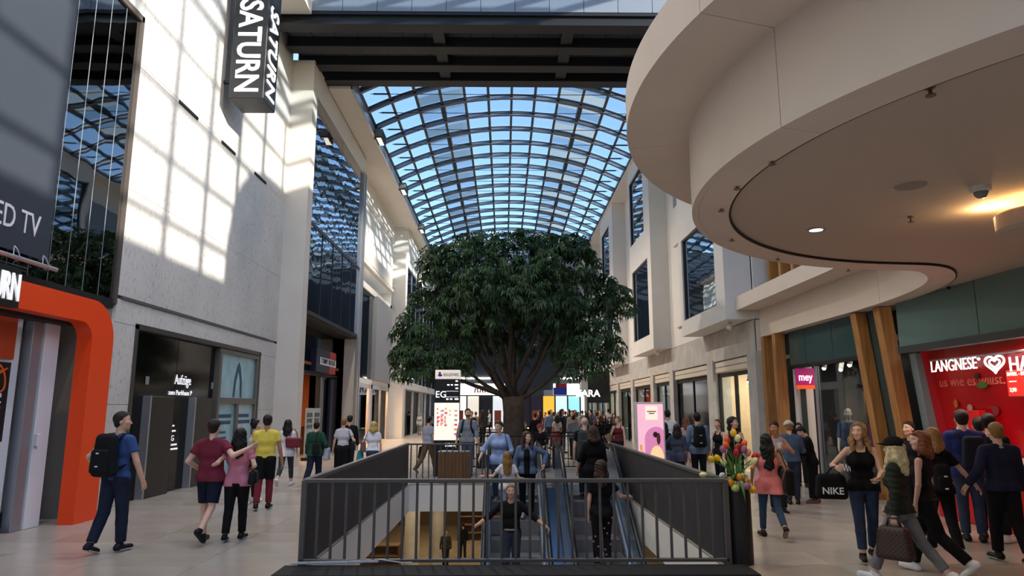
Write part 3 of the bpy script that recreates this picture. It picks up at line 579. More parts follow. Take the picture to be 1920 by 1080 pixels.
# storefront piers, blinds, windows
piers = [18.75, 22.6, 27.9, 31.6, 36.6, 41.2, 46, 52, 58]
for k, y in enumerate(piers):
    MB().box(RX - .06, RX + .5, y - .32, y + .32, 0, 3.25).build('pier', M_CONC, wall_right)
shop_cols = [('#e8cfae', 110, 'bright clothing shop window next to the timber posts'), ('#15171c', 6, 'black shopfront between the concrete piers'), ('#8e9296', 30, 'grey shopfront beside the black one'), ('#a02c1a', 40, 'red shopfront behind the pink advertising box'), ('#2a2a30', 10, 'dark shopfront past the red one'), ('#cfd4da', 60, 'lit shopfront near the far end of the arcade'), ('#5a4a40', 25, 'brown shopfront near the far end'), ('#c9c2b8', 40, 'last pale shopfront by the end wall')]
for k in range(8):
    y0, y1 = piers[k] + .32, piers[k + 1] - .32; c, pw_, lab = shop_cols[k]
    g = empty('window_20', lab, 'window', (RX + .1, y0, 0), kind='structure'); d = y1 - y0
    MB().box(0, .1, 0, .1, 0, 2.8).box(0, .1, d - .1, d, 0, 2.8).box(0, .1, 0, d, 2.7, 2.82).box(0, .1, d * .5 - .04, d * .5 + .04, 0, 2.75).build('frame', M_BLACKM, g)
    for q in range(2): MB().box(.03, .05, d * q / 2 + .08, d * (q + 1) / 2 - .04, .05, 2.7).build('pane', M_SHOPG if k != 1 else M_BLACK, g)
    MB().box(2.2, 2.3, -.3, d + .3, 0, 3.1).box(.2, 2.2, -.3, -.25, 0, 3.1).box(.2, 2.2, d + .25, d + .3, 0, 3.1).box(.15, 2.2, 0, d, 3.0, 3.1).build('back_wall', mat('shopwall%d' % k, c, .8), g)
    bl = MB().bbox(-.08, .12, .02, d - .02, 2.84, 3.18, .02).build('blind_box', mat('cream_blind', '#d6ccb9', .6), g); MB().box(-.085, -.07, .02, d - .02, 3.0, 3.015).build('blind_seam', M_BLACKM, bl)
    area('shop_light', (RX + 1.2, (y0 + y1) / 2, 2.95), (0, 0, -1), 1.2, d * .8, pw_, (1, .86, .7))
    if k == 0:
        for q in range(3):
            t = empty('track_spot', f'small black track spotlight in the bright clothing window, {ORDS[q]} from the timber posts', 'spotlight', (RX + .8, y0 + .5 + q * .9, 2.75), group='clothing window track spots'); MB().tube([(0, 0, 0), (-.05, 0, -.2)], .06, 10).build('body', M_BLACKM, t); MB().ball((-.055, 0, -.2), .05, 8).build('bulb', M_LAMP, t)
        for q in range(4):
            t = empty('hanging_garment', ('dark brown', 'sand coloured', 'dark blue', 'rust brown')[q] + ' garment hanging in the bright clothing window', 'garment', (RX + 1.2, y0 + .4 + q * .7, .7), group='garments in the bright window'); MB().bbox(-.05, .05, -.25, .25, 0, 1.1, .04).build('cloth', mat('garm%d' % q, ('#5a4336', '#c9b49a', '#2d2f3a', '#a8624a')[q], .9), t); MB().tube([(0, 0, 1.1), (0, 0, 1.25)], .008, 5).build('hook', M_ALU, t)
    if k == 0: text('MEXX STORE', .2, (RX + .12, y0 + .3, 2.0), (-1, 0, 0), M_LETTER, g) if False else None
zs_ = empty('shop_sign', 'white fashion shop lettering on a dark blade sign far down the arcade', 'sign', (5.9, 44.5, 2.2)); MB().box(-.55, .84, 0, .12, -.1, 1.9).build('box', M_BLACKM, zs_); text('ZARA', .6, (-1.35, -.03, .3), (0, -1, 0), M_LIT, zs_, bold=.02)

# ---- far end of the arcade
ew = MB().box(-8.2, 9, YEND, YEND + .3, 3.4, 16).box(-8.2, 9, YEND + 4, YEND + 4.2, 0, 3.6).build('wall_back', mat('end_dark', '#3a3f46', .8)); tag(ew, 'dark wall closing the far end of the arcade behind the tree', 'wall', kind='structure')
for k, (x0, x1) in enumerate(((-4.2, -1.2), (4.9, 8.6))):
    MB().box(x0, x1, YEND - .15, YEND - .05, 4.35, 4.5).build('strip_light', M_LAMP, ew)
for k, (x0, x1) in enumerate(((-4.2, .2), (4.4, 9.0))):
    s = MB().box(x0, x1, YEND - .2, YEND, 2.95, 3.95).build('shop_sign', mat('sign_glow', '#f4f2ee', .5, emit=1.6)); tag(s, ('long white lit fascia sign left of the tree trunk at the far end', 'long white lit fascia sign past the tree trunk at the far end')[k], 'sign')
    if k == 0: [MB().tube([(-2.6 + q * .45 + .3 * t, YEND - .23, 3.15 + (.55 if q % 3 == 0 else .3) * math.sin(PI * t)) for t in (0, .25, .5, .75, 1)], .06, 5).build('script_stroke', mat('red_ink', '#b3202a', .5), s) for q in range(6)]
    else: MB().box(4.4, 5.6, YEND - .24, YEND - .2, 2.95, 3.6).build('blue_end', mat('blue_ink', '#1f3fae', .5), s); MB().box(4.6, 5.6, YEND - .24, YEND - .2, 3.6, 3.95).build('red_end', mat('red_ink', '#b3202a', .5), s)
fcol = ['#f6efe4', '#d8cfc0', '#26262a', '#cfd2d6', '#d9302c', '#3b3040', '#40334a', '#f0b03a', '#c2e2ea', '#8fd0d8', '#e5e0d5', '#e9e2d4']
for k in range(12):
    x0 = -4.4 + k * 1.12; g = MB().box(x0 + .05, x0 + 1.05, YEND + .02, YEND + .06, .1, 2.85).build('window_30', mat('farwin%d' % k, fcol[k], .5, emit=(0 if k in (2, 5, 6) else .9))); tag(g, 'lit shop window at the far end of the arcade, number %s from the lift side' % ('first second third fourth fifth sixth seventh eighth ninth tenth eleventh twelfth'.split()[k]), 'window', kind='structure')
    MB().box(x0 - .05, x0 + .05, YEND - .05, YEND + .1, 0, 2.95).build('frame', M_BLACKM, g)
    if k % 3 == 0: MB().box(x0 + .2, x0 + .8, YEND - .0, YEND + .02, .2, 1.6).build('poster', mat('farposter', '#b0522f', .6), g)

# ---- near zone shell: right side, clerestory grid, glass roof, back wall (behind the camera)
prof = [(-15, 0), (-15, 9.55)] + [(6.0, 9.55), (6.05, 10.6), (6.25, 11.5), (6.7, 12.3), (7.4, 12.9), (8.4, 13.2), (9.5, 13.25), (18.6, 13.3), (18.6, 3.7), (7.0, 3.7), (7.0, 0)]
nr = MB().prism([p for p in prof if True], 8.6, 8.9, 'x').build('wall_right', M_WHITE); tag(nr, 'white upper wall above the round canopy', 'wall', kind='structure')
cw = empty('window_40', 'steel clerestory grid above the white upper wall', 'window', (8.7, 0, 0), kind='structure')
for k in range(17):
    y = -15 + k * 1.78; MB().box(-.07, .07, y - .07, y + .07, 9.55, 15.5).build('mullion', M_STEEL, cw)
for k in range(5): MB().box(-.07, .07, -15, 13.6, 10.2 + k * 1.3, 10.32 + k * 1.3).build('transom', M_STEEL, cw)
nf = empty('ceiling', 'flat glazed roof grid over the round forecourt', 'roof', (0, 0, 15.5), kind='structure')
for k in range(14): MB().box(-7.2, 8.8, -15 + k * 2.6, -14.88 + k * 2.6, 0, .3).build('beam', M_STEEL, nf)
for k in range(9): MB().box(-7.2 + k * 2.0, -7.1 + k * 2.0, -15, 19.2, 0, .2).build('purlin', M_STEEL, nf)
for i in range(8):
    for j in range(13): MB().box(-7.1 + i * 2.0, -5.2 + i * 2.0, -14.88 + j * 2.6, -12.4 + j * 2.6, .2, .215).build('pane', M_ROOFG, nf)
tag(MB().box(11.3, 11.5, -15, YEND, 0, 4.4).build('wall_right', M_CREAM), 'added unseen wall stopping low sun behind the ice cream and lingerie shops', 'wall', kind='structure')  # unseen wall added to keep low sun from leaking into the shops
bw = MB().box(-7.5, 9, -15.3, -15, 0, 15.6).build('wall_back', M_CREAM); tag(bw, 'cream wall behind the forecourt', 'wall', kind='structure')
for k, (x, y) in enumerate(((-4.2, 4.8), (-1.2, 9.9), (-4.2, 12.5))):  # added warm fill lamps, out of view above the forecourt
    f = empty('floodlight', 'added unseen fill floodlight under the forecourt glass roof, ' + ('nearest the banner wall', 'in the middle of the roof', 'nearest the blade sign')[k], 'floodlight', (x, y, 15.1))
    MB().bbox(-.3, .3, -.2, .2, 0, .25, .03).build('housing', mat('flood_grey', '#6b6a66', .6), f); MB().box(-.25, .25, -.15, .15, -.015, 0).build('lens', mat('flood_lens', '#fff3df', .4, emit=1), f); MB().tube([(0, 0, .25), (0, 0, .42)], .03, 8).build('hanger', M_STEEL, f)
    spot('flood', (x, y, 15.05), (0, .1, -1), 1000, (1, .88, .74), 110)
# ================================================================== ROUND CANOPY
CC = (5.5, 5.6); CR = 3.78
path = [(CC[0] + CR * math.cos(math.radians(a)), CC[1] + CR * math.sin(math.radians(a))) for a in np.arange(262, 93, -1.5)]
ctrl = [path[-1], (5.82, 9.5), (6.32, 10.1), (6.62, 10.9), (6.78, 11.8), (6.87, 12.8), (6.9, 14), (6.9, 18.55)]
def catmull(P, n=8):
    P = [Vector(p) for p in P]; out = []
    for i in range(len(P) - 1):
        p0, p1, p2, p3 = P[max(i - 1, 0)], P[i], P[i + 1], P[min(i + 2, len(P) - 1)]
        for k in range(n):
            t = k / n; out.append(tuple(.5 * ((2 * p1) + (p2 - p0) * t + (2 * p0 - 5 * p1 + 4 * p2 - p3) * t * t + (3 * p1 - p0 - 3 * p2 + p3) * t ** 3)))
    return out + [tuple(P[-1])]
NC = len(path); path = path + catmull([path[-3]] + ctrl)[9:]
def normals(path):
    out = []
    for i in range(len(path)):
        a, b = path[max(i - 1, 0)], path[min(i + 1, len(path) - 1)]; d = Vector((b[0] - a[0], b[1] - a[1])).normalized(); out.append((-d.y, d.x))
    return out
PN = normals(path)
def sweep(prof, i0, i1, shrink=0.0):
    b = MB(); m = len(prof); vs = []
    for i in range(i0, i1 + 1):
        p, n = path[i], PN[i]
        if i == i0 and shrink: q = path[i + 1]; p = (p[0] + (q[0] - p[0]) * shrink, p[1] + (q[1] - p[1]) * shrink)
        for o, z in prof: vs.append((p[0] + n[0] * o, p[1] + n[1] * o, z))
    fs = []
    for i in range(i1 - i0):
        for k in range(m): fs.append((i * m + k, i * m + (k + 1) % m, (i + 1) * m + (k + 1) % m, (i + 1) * m + k))
    fs += [tuple(range(m))[::-1], tuple(range((i1 - i0) * m, (i1 - i0 + 1) * m))]
    return b.add(vs, [f[::-1] for f in fs])
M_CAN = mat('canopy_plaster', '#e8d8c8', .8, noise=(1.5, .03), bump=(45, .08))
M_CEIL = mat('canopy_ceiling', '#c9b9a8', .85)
def offs(o): return [(p[0] + n[0] * o, p[1] + n[1] * o) for p, n in zip(path, PN)]
core = MB().prism(offs(-.07) + [(9.2, 18.55), (9.2, 1.6)], 3.72, 4.66).build('canopy', M_BLACKM); tag(core, 'round cream canopy with stepped rim over the ice cream shop', 'canopy', kind='structure')
seam = [0, 22, 43, 65, 86, 107, NC + 12, NC + 36, len(path) - 1]
for a, b in zip(seam, seam[1:]):
    sweep([(0, 3.62), (0, 4.36), (-.06, 4.36), (-.06, 3.62)], a, b, .06).build('drum_panel', M_CAN, core)
    sweep([(-.062, 3.62), (-.062, 3.66), (-.35, 3.66), (-.35, 3.62)], a, b, .04).build('rim_panel', M_CAN, core)
    sweep([(-.1, 4.36), (.6, 4.36), (.6, 4.72), (.54, 4.72), (.54, 4.42), (-.1, 4.42)], a, b, .06).build('upper_panel', M_CAN, core)
MB().prism(offs(.55) + [(9.2, 18.55), (9.2, 1.4)], 4.66, 4.71).build('top_deck', M_CAN, core)
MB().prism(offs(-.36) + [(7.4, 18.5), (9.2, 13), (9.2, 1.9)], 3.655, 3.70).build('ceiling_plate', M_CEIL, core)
sweep([(-.345, 3.625), (-.345, 3.66), (-.37, 3.66), (-.37, 3.625)], 0, len(path) - 2).build('shadow_gap', M_BLACKM, core)
CZ = 3.655
for k, (px, py) in enumerate(((1530, 430), (1743, 504))):
    p = atz(px, py, CZ); d = empty('downlight', ('lit recessed downlight near the canopy rim', 'lit recessed downlight in front of the green glass header')[k], 'downlight', p)
    MB().lathe([(.07, 0), (.10, 0), (.10, -.012), (.07, -.012), (.07, 0)], (0, 0, 0), 20, False).build('ring', M_ALU, d); MB().lathe([(0, -.006), (.07, -.006), (.07, 0), (0, 0)], (0, 0, 0), 16).build('lens', mat('downlight_lens', '#fff2e4', .4, emit=9), d)
    spot('downlight_beam', (p.x, p.y, CZ - .03), (0, 0, -1), 45, (1, .85, .68), 110, .06)
SPY = (168, 300, 409, 389, 446, 482, 503, 347)
for k, (px, py) in enumerate(((1744, 168), (1447, 300), (1708, 409), (1352, 389), (1372, 446), (1458, 482), (1590, 503), (1382, 347))):
    p = atz(px, py, CZ - .02); s = empty('sprinkler', f'small brass sprinkler head on the canopy ceiling, {ORDS[sorted(SPY).index(py)]} from the picture top', 'sprinkler', (p.x, p.y, CZ), group='canopy sprinklers')
    MB().lathe([(.03, 0), (.03, -.015), (.012, -.02), (.012, -.05), (0, -.05)], (0, 0, 0), 10).build('stem', mat('brass_dull', '#8a7866', .4, .7), s); MB().lathe([(0, -.055), (.03, -.055), (.03, -.062), (0, -.062)], (0, 0, 0), 10).build('deflector', mat('brass_dull', '#8a7866', .4, .7), s)
p = atz(1707, 348, CZ); s = empty('speaker_grille', 'flat round loudspeaker grille in the canopy ceiling', 'speaker', p); MB().lathe([(0, -.006), (.12, -.006), (.13, 0), (0, 0)], (0, 0, 0), 28).build('grille', mat('grille_grey', '#9b8f86', .8), s); MB().lathe([(.13, 0), (.145, -.008), (.15, 0)], (0, 0, 0), 28, False).build('ring', M_CEIL, s)
p = atz(1838, 350, CZ); s = empty('camera_dome', 'white dome security camera on the canopy ceiling', 'camera', p); MB().lathe([(.085, 0), (.085, -.04), (.06, -.05), (0, -.05)], (0, 0, 0), 24).build('base', M_WHITE, s); MB().lathe([(.058, -.05), (.055, -.075), (.035, -.1), (0, -.11)], (0, 0, 0), 20).build('dome', mat('smoke_dome', '#8b8580', .2), s, True)
p = atz(1778, 534, CZ); s = empty('ceiling_sensor', 'tiny dark sensor on the canopy ceiling near the header', 'sensor', p); MB().lathe([(.05, 0), (.045, -.03), (0, -.03)], (0, 0, 0), 16).build('base', M_ALU, s); MB().ball((0, 0, -.045), .03, 10).build('eye', M_BLACKM, s)
p = atz(1955, 432, 3.35); pd = empty('disc_lamp', 'round hanging disc lamp throwing warm light on the canopy ceiling', 'lamp', p)
MB().lathe([(0, -.0), (.34, 0), (.36, .03), (.36, .17), (.33, .19), (0, .19)], (0, 0, 0), 40).build('disc', M_CEIL, pd, False); MB().tube([(0, 0, .19), (0, 0, .30)], .02, 8).build('stem', M_ALU, pd)
MB().lathe([(.20, .19), (.30, .19), (.30, .2), (.20, .2), (.20, .19)], (0, 0, 0), 30, False).build('light_ring', mat('warm_lamp', '#ffc070', .4, emit=14), pd)
l = bpy.data.lights.new('disc_glow', 'POINT'); l.energy = 9; l.color = (1, .66, .32); l.shadow_soft_size = .05; o = bpy.data.objects.new('disc_glow', l); C.objects.link(o); o.location = (p.x - .28, p.y + .28, 3.58)

# ================================================================== NEAR RIGHT SHOPS
# timber posts (they lean slightly)
def post(name_lab, X, Y, w, dep, z1, lean):
    o = MB().add([(X + lean, Y, 0), (X + w + lean, Y, 0), (X + w + lean, Y + dep, 0), (X + lean, Y + dep, 0), (X, Y, z1), (X + w, Y, z1), (X + w, Y + dep, z1), (X, Y + dep, z1)],
                 [(0, 3, 2, 1), (4, 5, 6, 7), (0, 1, 5, 4), (1, 2, 6, 5), (2, 3, 7, 6), (3, 0, 4, 7)]).build('timber_post', M_WOOD); return tag(o, name_lab, 'post')
post('timber post against the concrete pier', 6.86, 18.2, .25, .2, 3.62, 0)
post('timber post beside the lingerie shop door', 6.86, 17.45, .25, .2, 3.62, .02)
post('leaning timber post at the mannequin window edge', 6.96, 13.55, .21, .22, 3.6, .36)
post('leaning timber post beside the red ice cream wall', 7.0, 12.75, .23, .22, 3.6, .36)
tw = MB().box(7.35, 7.45, 17.2, 18.6, 0, 3.7).box(7.78, 7.86, 12.8, 13.9, 0, 3.7).build('wall_right', mat('green_dark', '#2b3634', .5)); tag(tw, 'dark green glass strips behind the timber posts', 'wall', kind='structure')
gs_ = post('dark green glass strip between the two leaning timber posts', 7.19, 12.99, .06, .88, 3.6, .36); gs_.name = 'glass_strip'; gs_['category'] = 'panel'; gs_.data.materials[0] = mat('green_strip', '#3c4f4b', .3)
# mey shop
hd = empty('trim_4', 'teal glass header over the lingerie shop', 'header', (7.15, 13.9, 0), kind='structure')
for y0, y1 in ((0, 1.1), (1.12, 2.45), (2.47, 3.4)): MB().box(0, .08, y0, y1, 2.78, 3.66).build('panel', M_TEAL, hd)
MB().box(-.03, .1, 0, 3.4, 2.70, 2.78).build('lower_rail', M_BLACKM, hd)
ms = MB().box(10.4, 10.5, 12.6, 18.6, 0, 3.2).box(7.2, 10.4, 18.5, 18.6, 0, 3.2).box(7.9, 10.4, 12.8, 12.9, 0, 3.2).build('wall_right', mat('shop_dark', '#2c2a2e', .8)); tag(ms, 'dark inner walls of the lingerie shop', 'wall', kind='structure')
mc = MB().box(7.32, 10.4, 12.9, 18.5, 3.0, 3.1).build('ceiling', mat('shop_ceiling', '#a8917c', .8)); tag(mc, 'tan ceiling of the lingerie shop', 'ceiling', kind='structure')
iw = MB().box(7.24, 7.68, 17.3, 17.4, 0, 2.95).build('wall_right', mat('shop_white', '#e4ddd6', .7)); tag(iw, 'white inner wall by the lingerie shop doorway', 'wall', kind='structure')
mg = empty('window_21', 'glass shop window with mannequins of the lingerie shop', 'window', (7.22, 13.7, 0), kind='structure')
for y0, y1 in ((.02, 1.1), (1.12, 2.3)): MB().box(0, .02, y0, y1, .12, 2.7).build('pane', M_SHOPG, mg)
MB().box(-.03, .05, 2.3, 2.4, 0, 2.7).build('frame', M_ALU, mg); MB().box(-.04, .08, 0, 2.4, 0, .12).build('sill', mat('sill_copper', '#a06a48', .4), mg)
MB().box(.06, .08, .1, 2.2, .12, .75).build('low_panel', mat('film_brown', '#3b2d26', .4), mg)
MB().tube([(-.012, 1.55 - .8 * t, .5 + .07 * math.sin(t * 38)) for t in [k / 40 for k in range(41)]], .008, 5).build('script_print', M_PRINT, mg)
sgn = empty('blade_sign', 'square magenta sign with orange foot over the lingerie shop door', 'sign', (7.12, 16.9, 2.2)); MB().bbox(0, .46, 0, .08, .09, .5, .006).build('magenta_panel', mat('magenta', '#c4187c', .4, emit=.2), sgn); MB().bbox(0, .46, 0, .08, 0, .09, .004).build('orange_foot', mat('sign_orange', '#f0591c', .4, emit=.5), sgn)
text('mey', .27, (.04, -.006, .2), (0, -1, 0), M_LIT, sgn, fit=.33, bold=.006); MB().tube([(.23, .04, .5), (.23, .04, .62)], .012, 6).build('hanger', M_ALU, sgn)
for k in range(6):
    t = empty('track_spot', f'white track spotlight on the lingerie shop ceiling, {ORDS[k]} from the leaning post', 'spotlight', (7.7 + (k % 2) * .7, 14.1 + k * .62, 2.98), group='lingerie shop track spots'); MB().tube([(0, 0, 0), (0, 0, -.1), (-.06, -.03, -.3)], .055, 10).build('body', M_WHITE, t); MB().ball((-.06, -.03, -.3), .05, 8).build('bulb', M_LAMP, t)
area('shop_light', (8.6, 15.6, 2.9), (0, 0, -1), 1.6, 4, 55, (1, .85, .7))
sc = MB().box(10.3, 10.38, 13.4, 15.6, .9, 2.1).build('wall_screen', mat('lilac_screen', '#7b7fc0', .4, emit=.35)); tag(sc, 'lilac picture panel at the back of the lingerie shop', 'picture'); MB().box(10.28, 10.31, 14.2, 14.8, 1.0, 2.0).build('figure_print', mat('skin_print', '#b08a80', .6), sc)
rk = empty('clothes_rack', 'chrome clothes rack inside the lingerie shop', 'rack', (8.9, 16.3, 0)); MB().tube([(0, -.6, 0), (0, -.6, 1.4), (0, .6, 1.4), (0, .6, 0)], .018, 8).build('frame', M_ALU, rk)
for k in range(7): MB().bbox(-.18, .18, -.5 + k * .16, -.42 + k * .16, .55, 1.36, .02).build('garment', mat('rackcloth%d' % (k % 4), ('#3a3d4c', '#b9b3c0', '#77384d', '#1d1e24')[k % 4], .9), rk)
# ice cream shop
LXS = 7.35
gh = empty('trim_5', 'pale teal glass header over the ice cream shop', 'header', (LXS - .2, 6.0, 0), kind='structure')
for y0, y1 in ((0, 1.9), (1.92, 4.3), (4.32, 6.45)): MB().box(0, .08, y0, y1, 2.82, 3.66).build('panel', mat('teal_pale', '#6f8681', .2), gh)
MB().box(-.04, .12, 0, 6.45, 2.70, 2.82).build('lower_rail', mat('rail_dark', '#3a3d3c', .5), gh)
M_RED = mat('red_wall', '#c3101c', .18, noise=(.6, .2)); lr = MB().add([(7.95, 5.5, 0), (7.95, 12.6, 0), (7.6, 12.6, 2.75), (7.6, 5.5, 2.75), (8.05, 5.5, 0), (8.05, 12.6, 0), (7.7, 12.6, 2.75), (7.7, 5.5, 2.75)], [(0, 3, 2, 1), (4, 5, 6, 7), (0, 1, 5, 4), (2, 3, 7, 6), (1, 2, 6, 5), (0, 4, 7, 3)]).build('wall_right', M_RED); tag(lr, 'glossy red back wall of the ice cream shop', 'wall', kind='structure')
lf_ = MB().add([(7.75, 12.58, 0), (7.75, 12.78, 0), (7.50, 12.78, 2.72), (7.50, 12.58, 2.72), (7.95, 12.58, 0), (7.95, 12.78, 0), (7.70, 12.78, 2.72), (7.70, 12.58, 2.72)], [(0, 3, 2, 1), (4, 5, 6, 7), (0, 1, 5, 4), (2, 3, 7, 6), (1, 2, 6, 5), (0, 4, 7, 3)]).build('trim_6', mat('frame_grey', '#8fa0a2', .4)); tag(lf_, 'pale grey leaning frame at the edge of the red wall', 'frame', kind='structure')
def onred(y, z): return (7.94 - .35 * z / 2.75, y, z)
ns = empty('neon_sign', 'white lit brand lettering with double heart on the red wall', 'sign', (7.5, 0, 0))
a = atx(1752, 690, 7.45); text('LANGNESE', .27, (-.06, atx(1746, 690, 7.45).y, a.z - .07), (-1, 0, 0), M_LIT, ns, fit=atx(1746, 690, 7.45).y - atx(1832, 690, 7.45).y, ext=.006)
def heart(cy, cz, w, h, n=40):
    out = []
    for k in range(n + 1):
        t = 2 * PI * k / n; x = 16 * math.sin(t) ** 3 / 16; y = (13 * math.cos(t) - 5 * math.cos(2 * t) - 2 * math.cos(3 * t) - math.cos(4 * t)) / 15
        out.append((-.06, cy + x * w, cz + y * h))
    return out
hc = atx(1866, 681, 7.45); MB().tube(heart(hc.y, hc.z, .21, .13), .017, 6).build('heart_outer', M_LIT, ns); MB().tube(heart(hc.y, hc.z, .115, .07), .015, 6).build('heart_inner', M_LIT, ns)
MB().ball((-.06, atx(1836, 673, 7.45).y, atx(1836, 673, 7.45).z), .025, 8).build('dot', M_LIT, ns)
text('HAPPINESS', .30, (-.06, atx(1893, 690, 7.45).y, atx(1893, 690, 7.45).z - .05), (-1, 0, 0), M_LIT, ns, bold=.004, ext=.006)
MB().bbox(-.02, .04, atx(1960, 690, 7.45).y, atx(1740, 690, 7.45).y, a.z + .12, a.z + .15, .004).build('mount_rail', M_ALU, ns)
wt = text('us wie es willst.', .24, onred(atx(1752, 700, 7.6).y, 2.10), (-1, 0, .05), mat('red_letter', '#e5705f', .5), lr, fit=1.6, ext=.01)
mbd = empty('menu_board', 'lit red price board under the brand lettering', 'menu board', (7.45, 0, 0)); y1 = atx(1886, 700, 7.45).y; MB().bbox(0, .05, y1 - 1.2, y1, 1.9, 2.28, .005).build('frame', M_ALU, mbd); MB().box(-.004, 0, y1 - 1.19, y1 - .01, 1.91, 2.27).build('panel', mat('menu_red', '#d2231c', .5, emit=.9), mbd)
M_MENU = mat('menu_ink', '#ffe9c8', .5, emit=1)
text('SWIRL - EIS TO GO', .075, (-.01, y1 - .03, 2.2), (-1, 0, 0), M_MENU, mbd, bold=.015)
for k in range(3): MB().box(-.012, -.006, y1 - .2 - k * .3, y1 - .06 - k * .3, 2.11, 2.125).build('print_line', M_MENU, mbd); text('3,90', .08, (-.01, y1 - .05 - k * .3, 1.97), (-1, 0, 0), M_MENU, mbd, bold=.015)
for k, (px, py, c, r) in enumerate(((1830, 705, '#3b1416', .05), (1838, 722, '#4f6b22', .09), (1857, 770, '#8c2a2e', .075), (1785, 757, '#b8621c', .08), (1810, 765, '#b98f84', .06))):
    q = atx(px, py, 7.62); q = onred(q.y, q.z); MB().prism([(q[1] + r * math.cos(t) * (1.4 if k in (1,) else .7 if k == 3 else 1), q[2] + r * math.sin(t) * (.6 if k == 1 else 1)) for t in [2 * PI * j / (5 if k == 3 else 14) for j in range(5 if k == 3 else 14)]], q[0] - .03, q[0] - .015, 'x').build('fruit_print', mat('fruit%d' % k, c, .5), lr)
ct = empty('counter', 'red ice cream counter with coloured menu front', 'counter', (7.1, 9.6, 0)); MB().bbox(0, .6, -1.6, 2.1, 0, .96, .02).build('body', mat('counter_red', '#c91a1f', .35), ct); MB().bbox(-.04, .64, -1.64, 2.14, .96, 1.0, .01).build('worktop', mat('counter_top', '#d9d4cf', .3), ct)
hb = empty('topping_display', 'bright red display box with bottles and fruit cups', 'display', (7.52, 11.35, 1.0)); MB().bbox(-.03, .1, -.3, .3, 0, .7, .01).build('back_board', mat('display_red', '#e2231e', .4), hb)
for k in range(5): MB().bbox(-.16, -.05, -.3 + k * .12, -.2 + k * .12, .08, .27, .02).build('cup', mat('cup%d' % k, ('#e8c52c', '#9cc23a', '#e07a2a', '#d8dfe0', '#c8d83a')[k], .5), hb)
for k, y in enumerate((-.1, .1)):
    MB().lathe([(.035, 0), (.04, .12), (.016, .18), (.014, .22), (0, .22)], (-.1, y, .27), 12).build('bottle', mat('bottle%d' % k, ('#8fa9d8', '#d6d2da')[k], .3), hb)
area('counter_light', (7.2, 9.8, 2.6), (.1, 0, -1), .4, 3.5, 34, (1, .8, .66))
lt = MB().bbox(7.3, 7.42, 7.6, 8.9, 2.56, 2.64, .01).build('strip_light', mat('strip_warm', '#ffe3c0', .5, emit=5)); tag(lt, 'warm strip light above the ice cream counter', 'light')
# timber fins of the upper storey behind the ledge
for k in range(7):
    y = 17.9 - k * .75; f = MB().bbox(7.0, 7.35, y, y + .14, 4.72, 7.2, .01).build('timber_fin', M_WOOD); tag(f, f'vertical timber fin above the canopy ledge, {ORDS[k]} from the white bay', 'fin', 'timber fins above the ledge')
tag(MB().box(7.4, 7.5, 12.5, 18.6, 4.72, 7.2).build('wall_right', mat('green_dark', '#2b3634', .5)), 'dark green glazing behind the timber fins', 'wall', kind='structure')
tag(MB().box(6.75, 8.6, 18.4, 18.58, 4.72, 13.2).build('wall_right', M_WHITE), 'white return wall at the end of the arcade facade', 'wall', kind='structure')

# ================================================================== RAILINGS AND ESCALATORS
RH = .93
fr_ = empty('railing', 'dark metal bar railing across the front of the escalator opening', 'railing', ((HX0 + HX1) / 2, HY0 - .06, 0))
hw = (HX1 - HX0) / 2 + .06
MB().bbox(-hw, hw, -.035, .035, RH - .03, RH + .015, .006).build('top_rail', M_RAIL, fr_); MB().bbox(-hw, hw, -.03, .03, .05, .085, .005).build('bottom_rail', M_RAIL, fr_)
for sx in (-1, 1): MB().bbox(sx * hw - .03, sx * hw + .03, -.03, .03, 0, RH, .005).build('post', M_RAIL, fr_)
bm = MB().bbox(-.014, .014, -.014, .014, .08, RH - .03, .003).mesh('baluster'); bm.materials.append(M_RAIL)
NB = 30
for k in range(1, NB):
    o = bpy.data.objects.new('baluster', bm); C.objects.link(o); o.parent = fr_; o.location = (-hw + 2 * hw * k / NB, 0, 0)
kb = MB().bbox(HX0 - .22, HX1 + .22, 7.55, HY0 - .13, 0, .035, .008).build('floor_mat', mat('black_rubber', '#0e0f11', .8)); tag(kb, 'black rubber strip on the floor before the railing', 'mat')
for sx, X, lab in ((-1, HX0 - .06, 'solid dark sheet parapet on the lift side of the opening'), (1, HX1 + .06, 'solid dark sheet parapet beside the pink advertising box')):
    pr = empty('parapet', lab, 'parapet', (X, HY0, 0)); L_ = HY1 - HY0
    n = 7
    for k in range(n): MB().bbox(-.025, .025, L_ * k / n + .004, L_ * (k + 1) / n - .004, -.02, RH - .04, .003).build('panel', M_PARA, pr)
    MB().bbox(-.04, .04, -.03, L_ + .03, RH - .04, RH + .012, .008).build('top_rail', M_RAIL, pr)
EX = [(-.42, .86), (1.10, 2.38)]       # escalator outer faces
bk = empty('railing', 'dark bar railing at the far edge of the opening by the wooden box', 'railing', (HX0, HY1, 0)); L_ = EX[0][0] - HX0 - .06
MB().bbox(-.04, L_, -.03, .03, RH - .04, RH, .005).build('top_rail', M_RAIL, bk); MB().bbox(0, L_, -.02, .02, .05, .08, .004).build('bottom_rail', M_RAIL, bk)
for k in range(13):
    o = bpy.data.objects.new('baluster', bm); C.objects.link(o); o.parent = bk; o.location = (.02 + (L_ - .04) * k / 12, 0, 0)
YT, SL = 14.85, math.tan(math.radians(30))
M_STEP = mat('step_grey', '#77797d', .6, .15, bump=(90, .5)); M_BALG = mat('balustrade_steel', '#93a9bf', .2, .7); M_HAND = mat('handrail_rubber', '#16171c', .4)
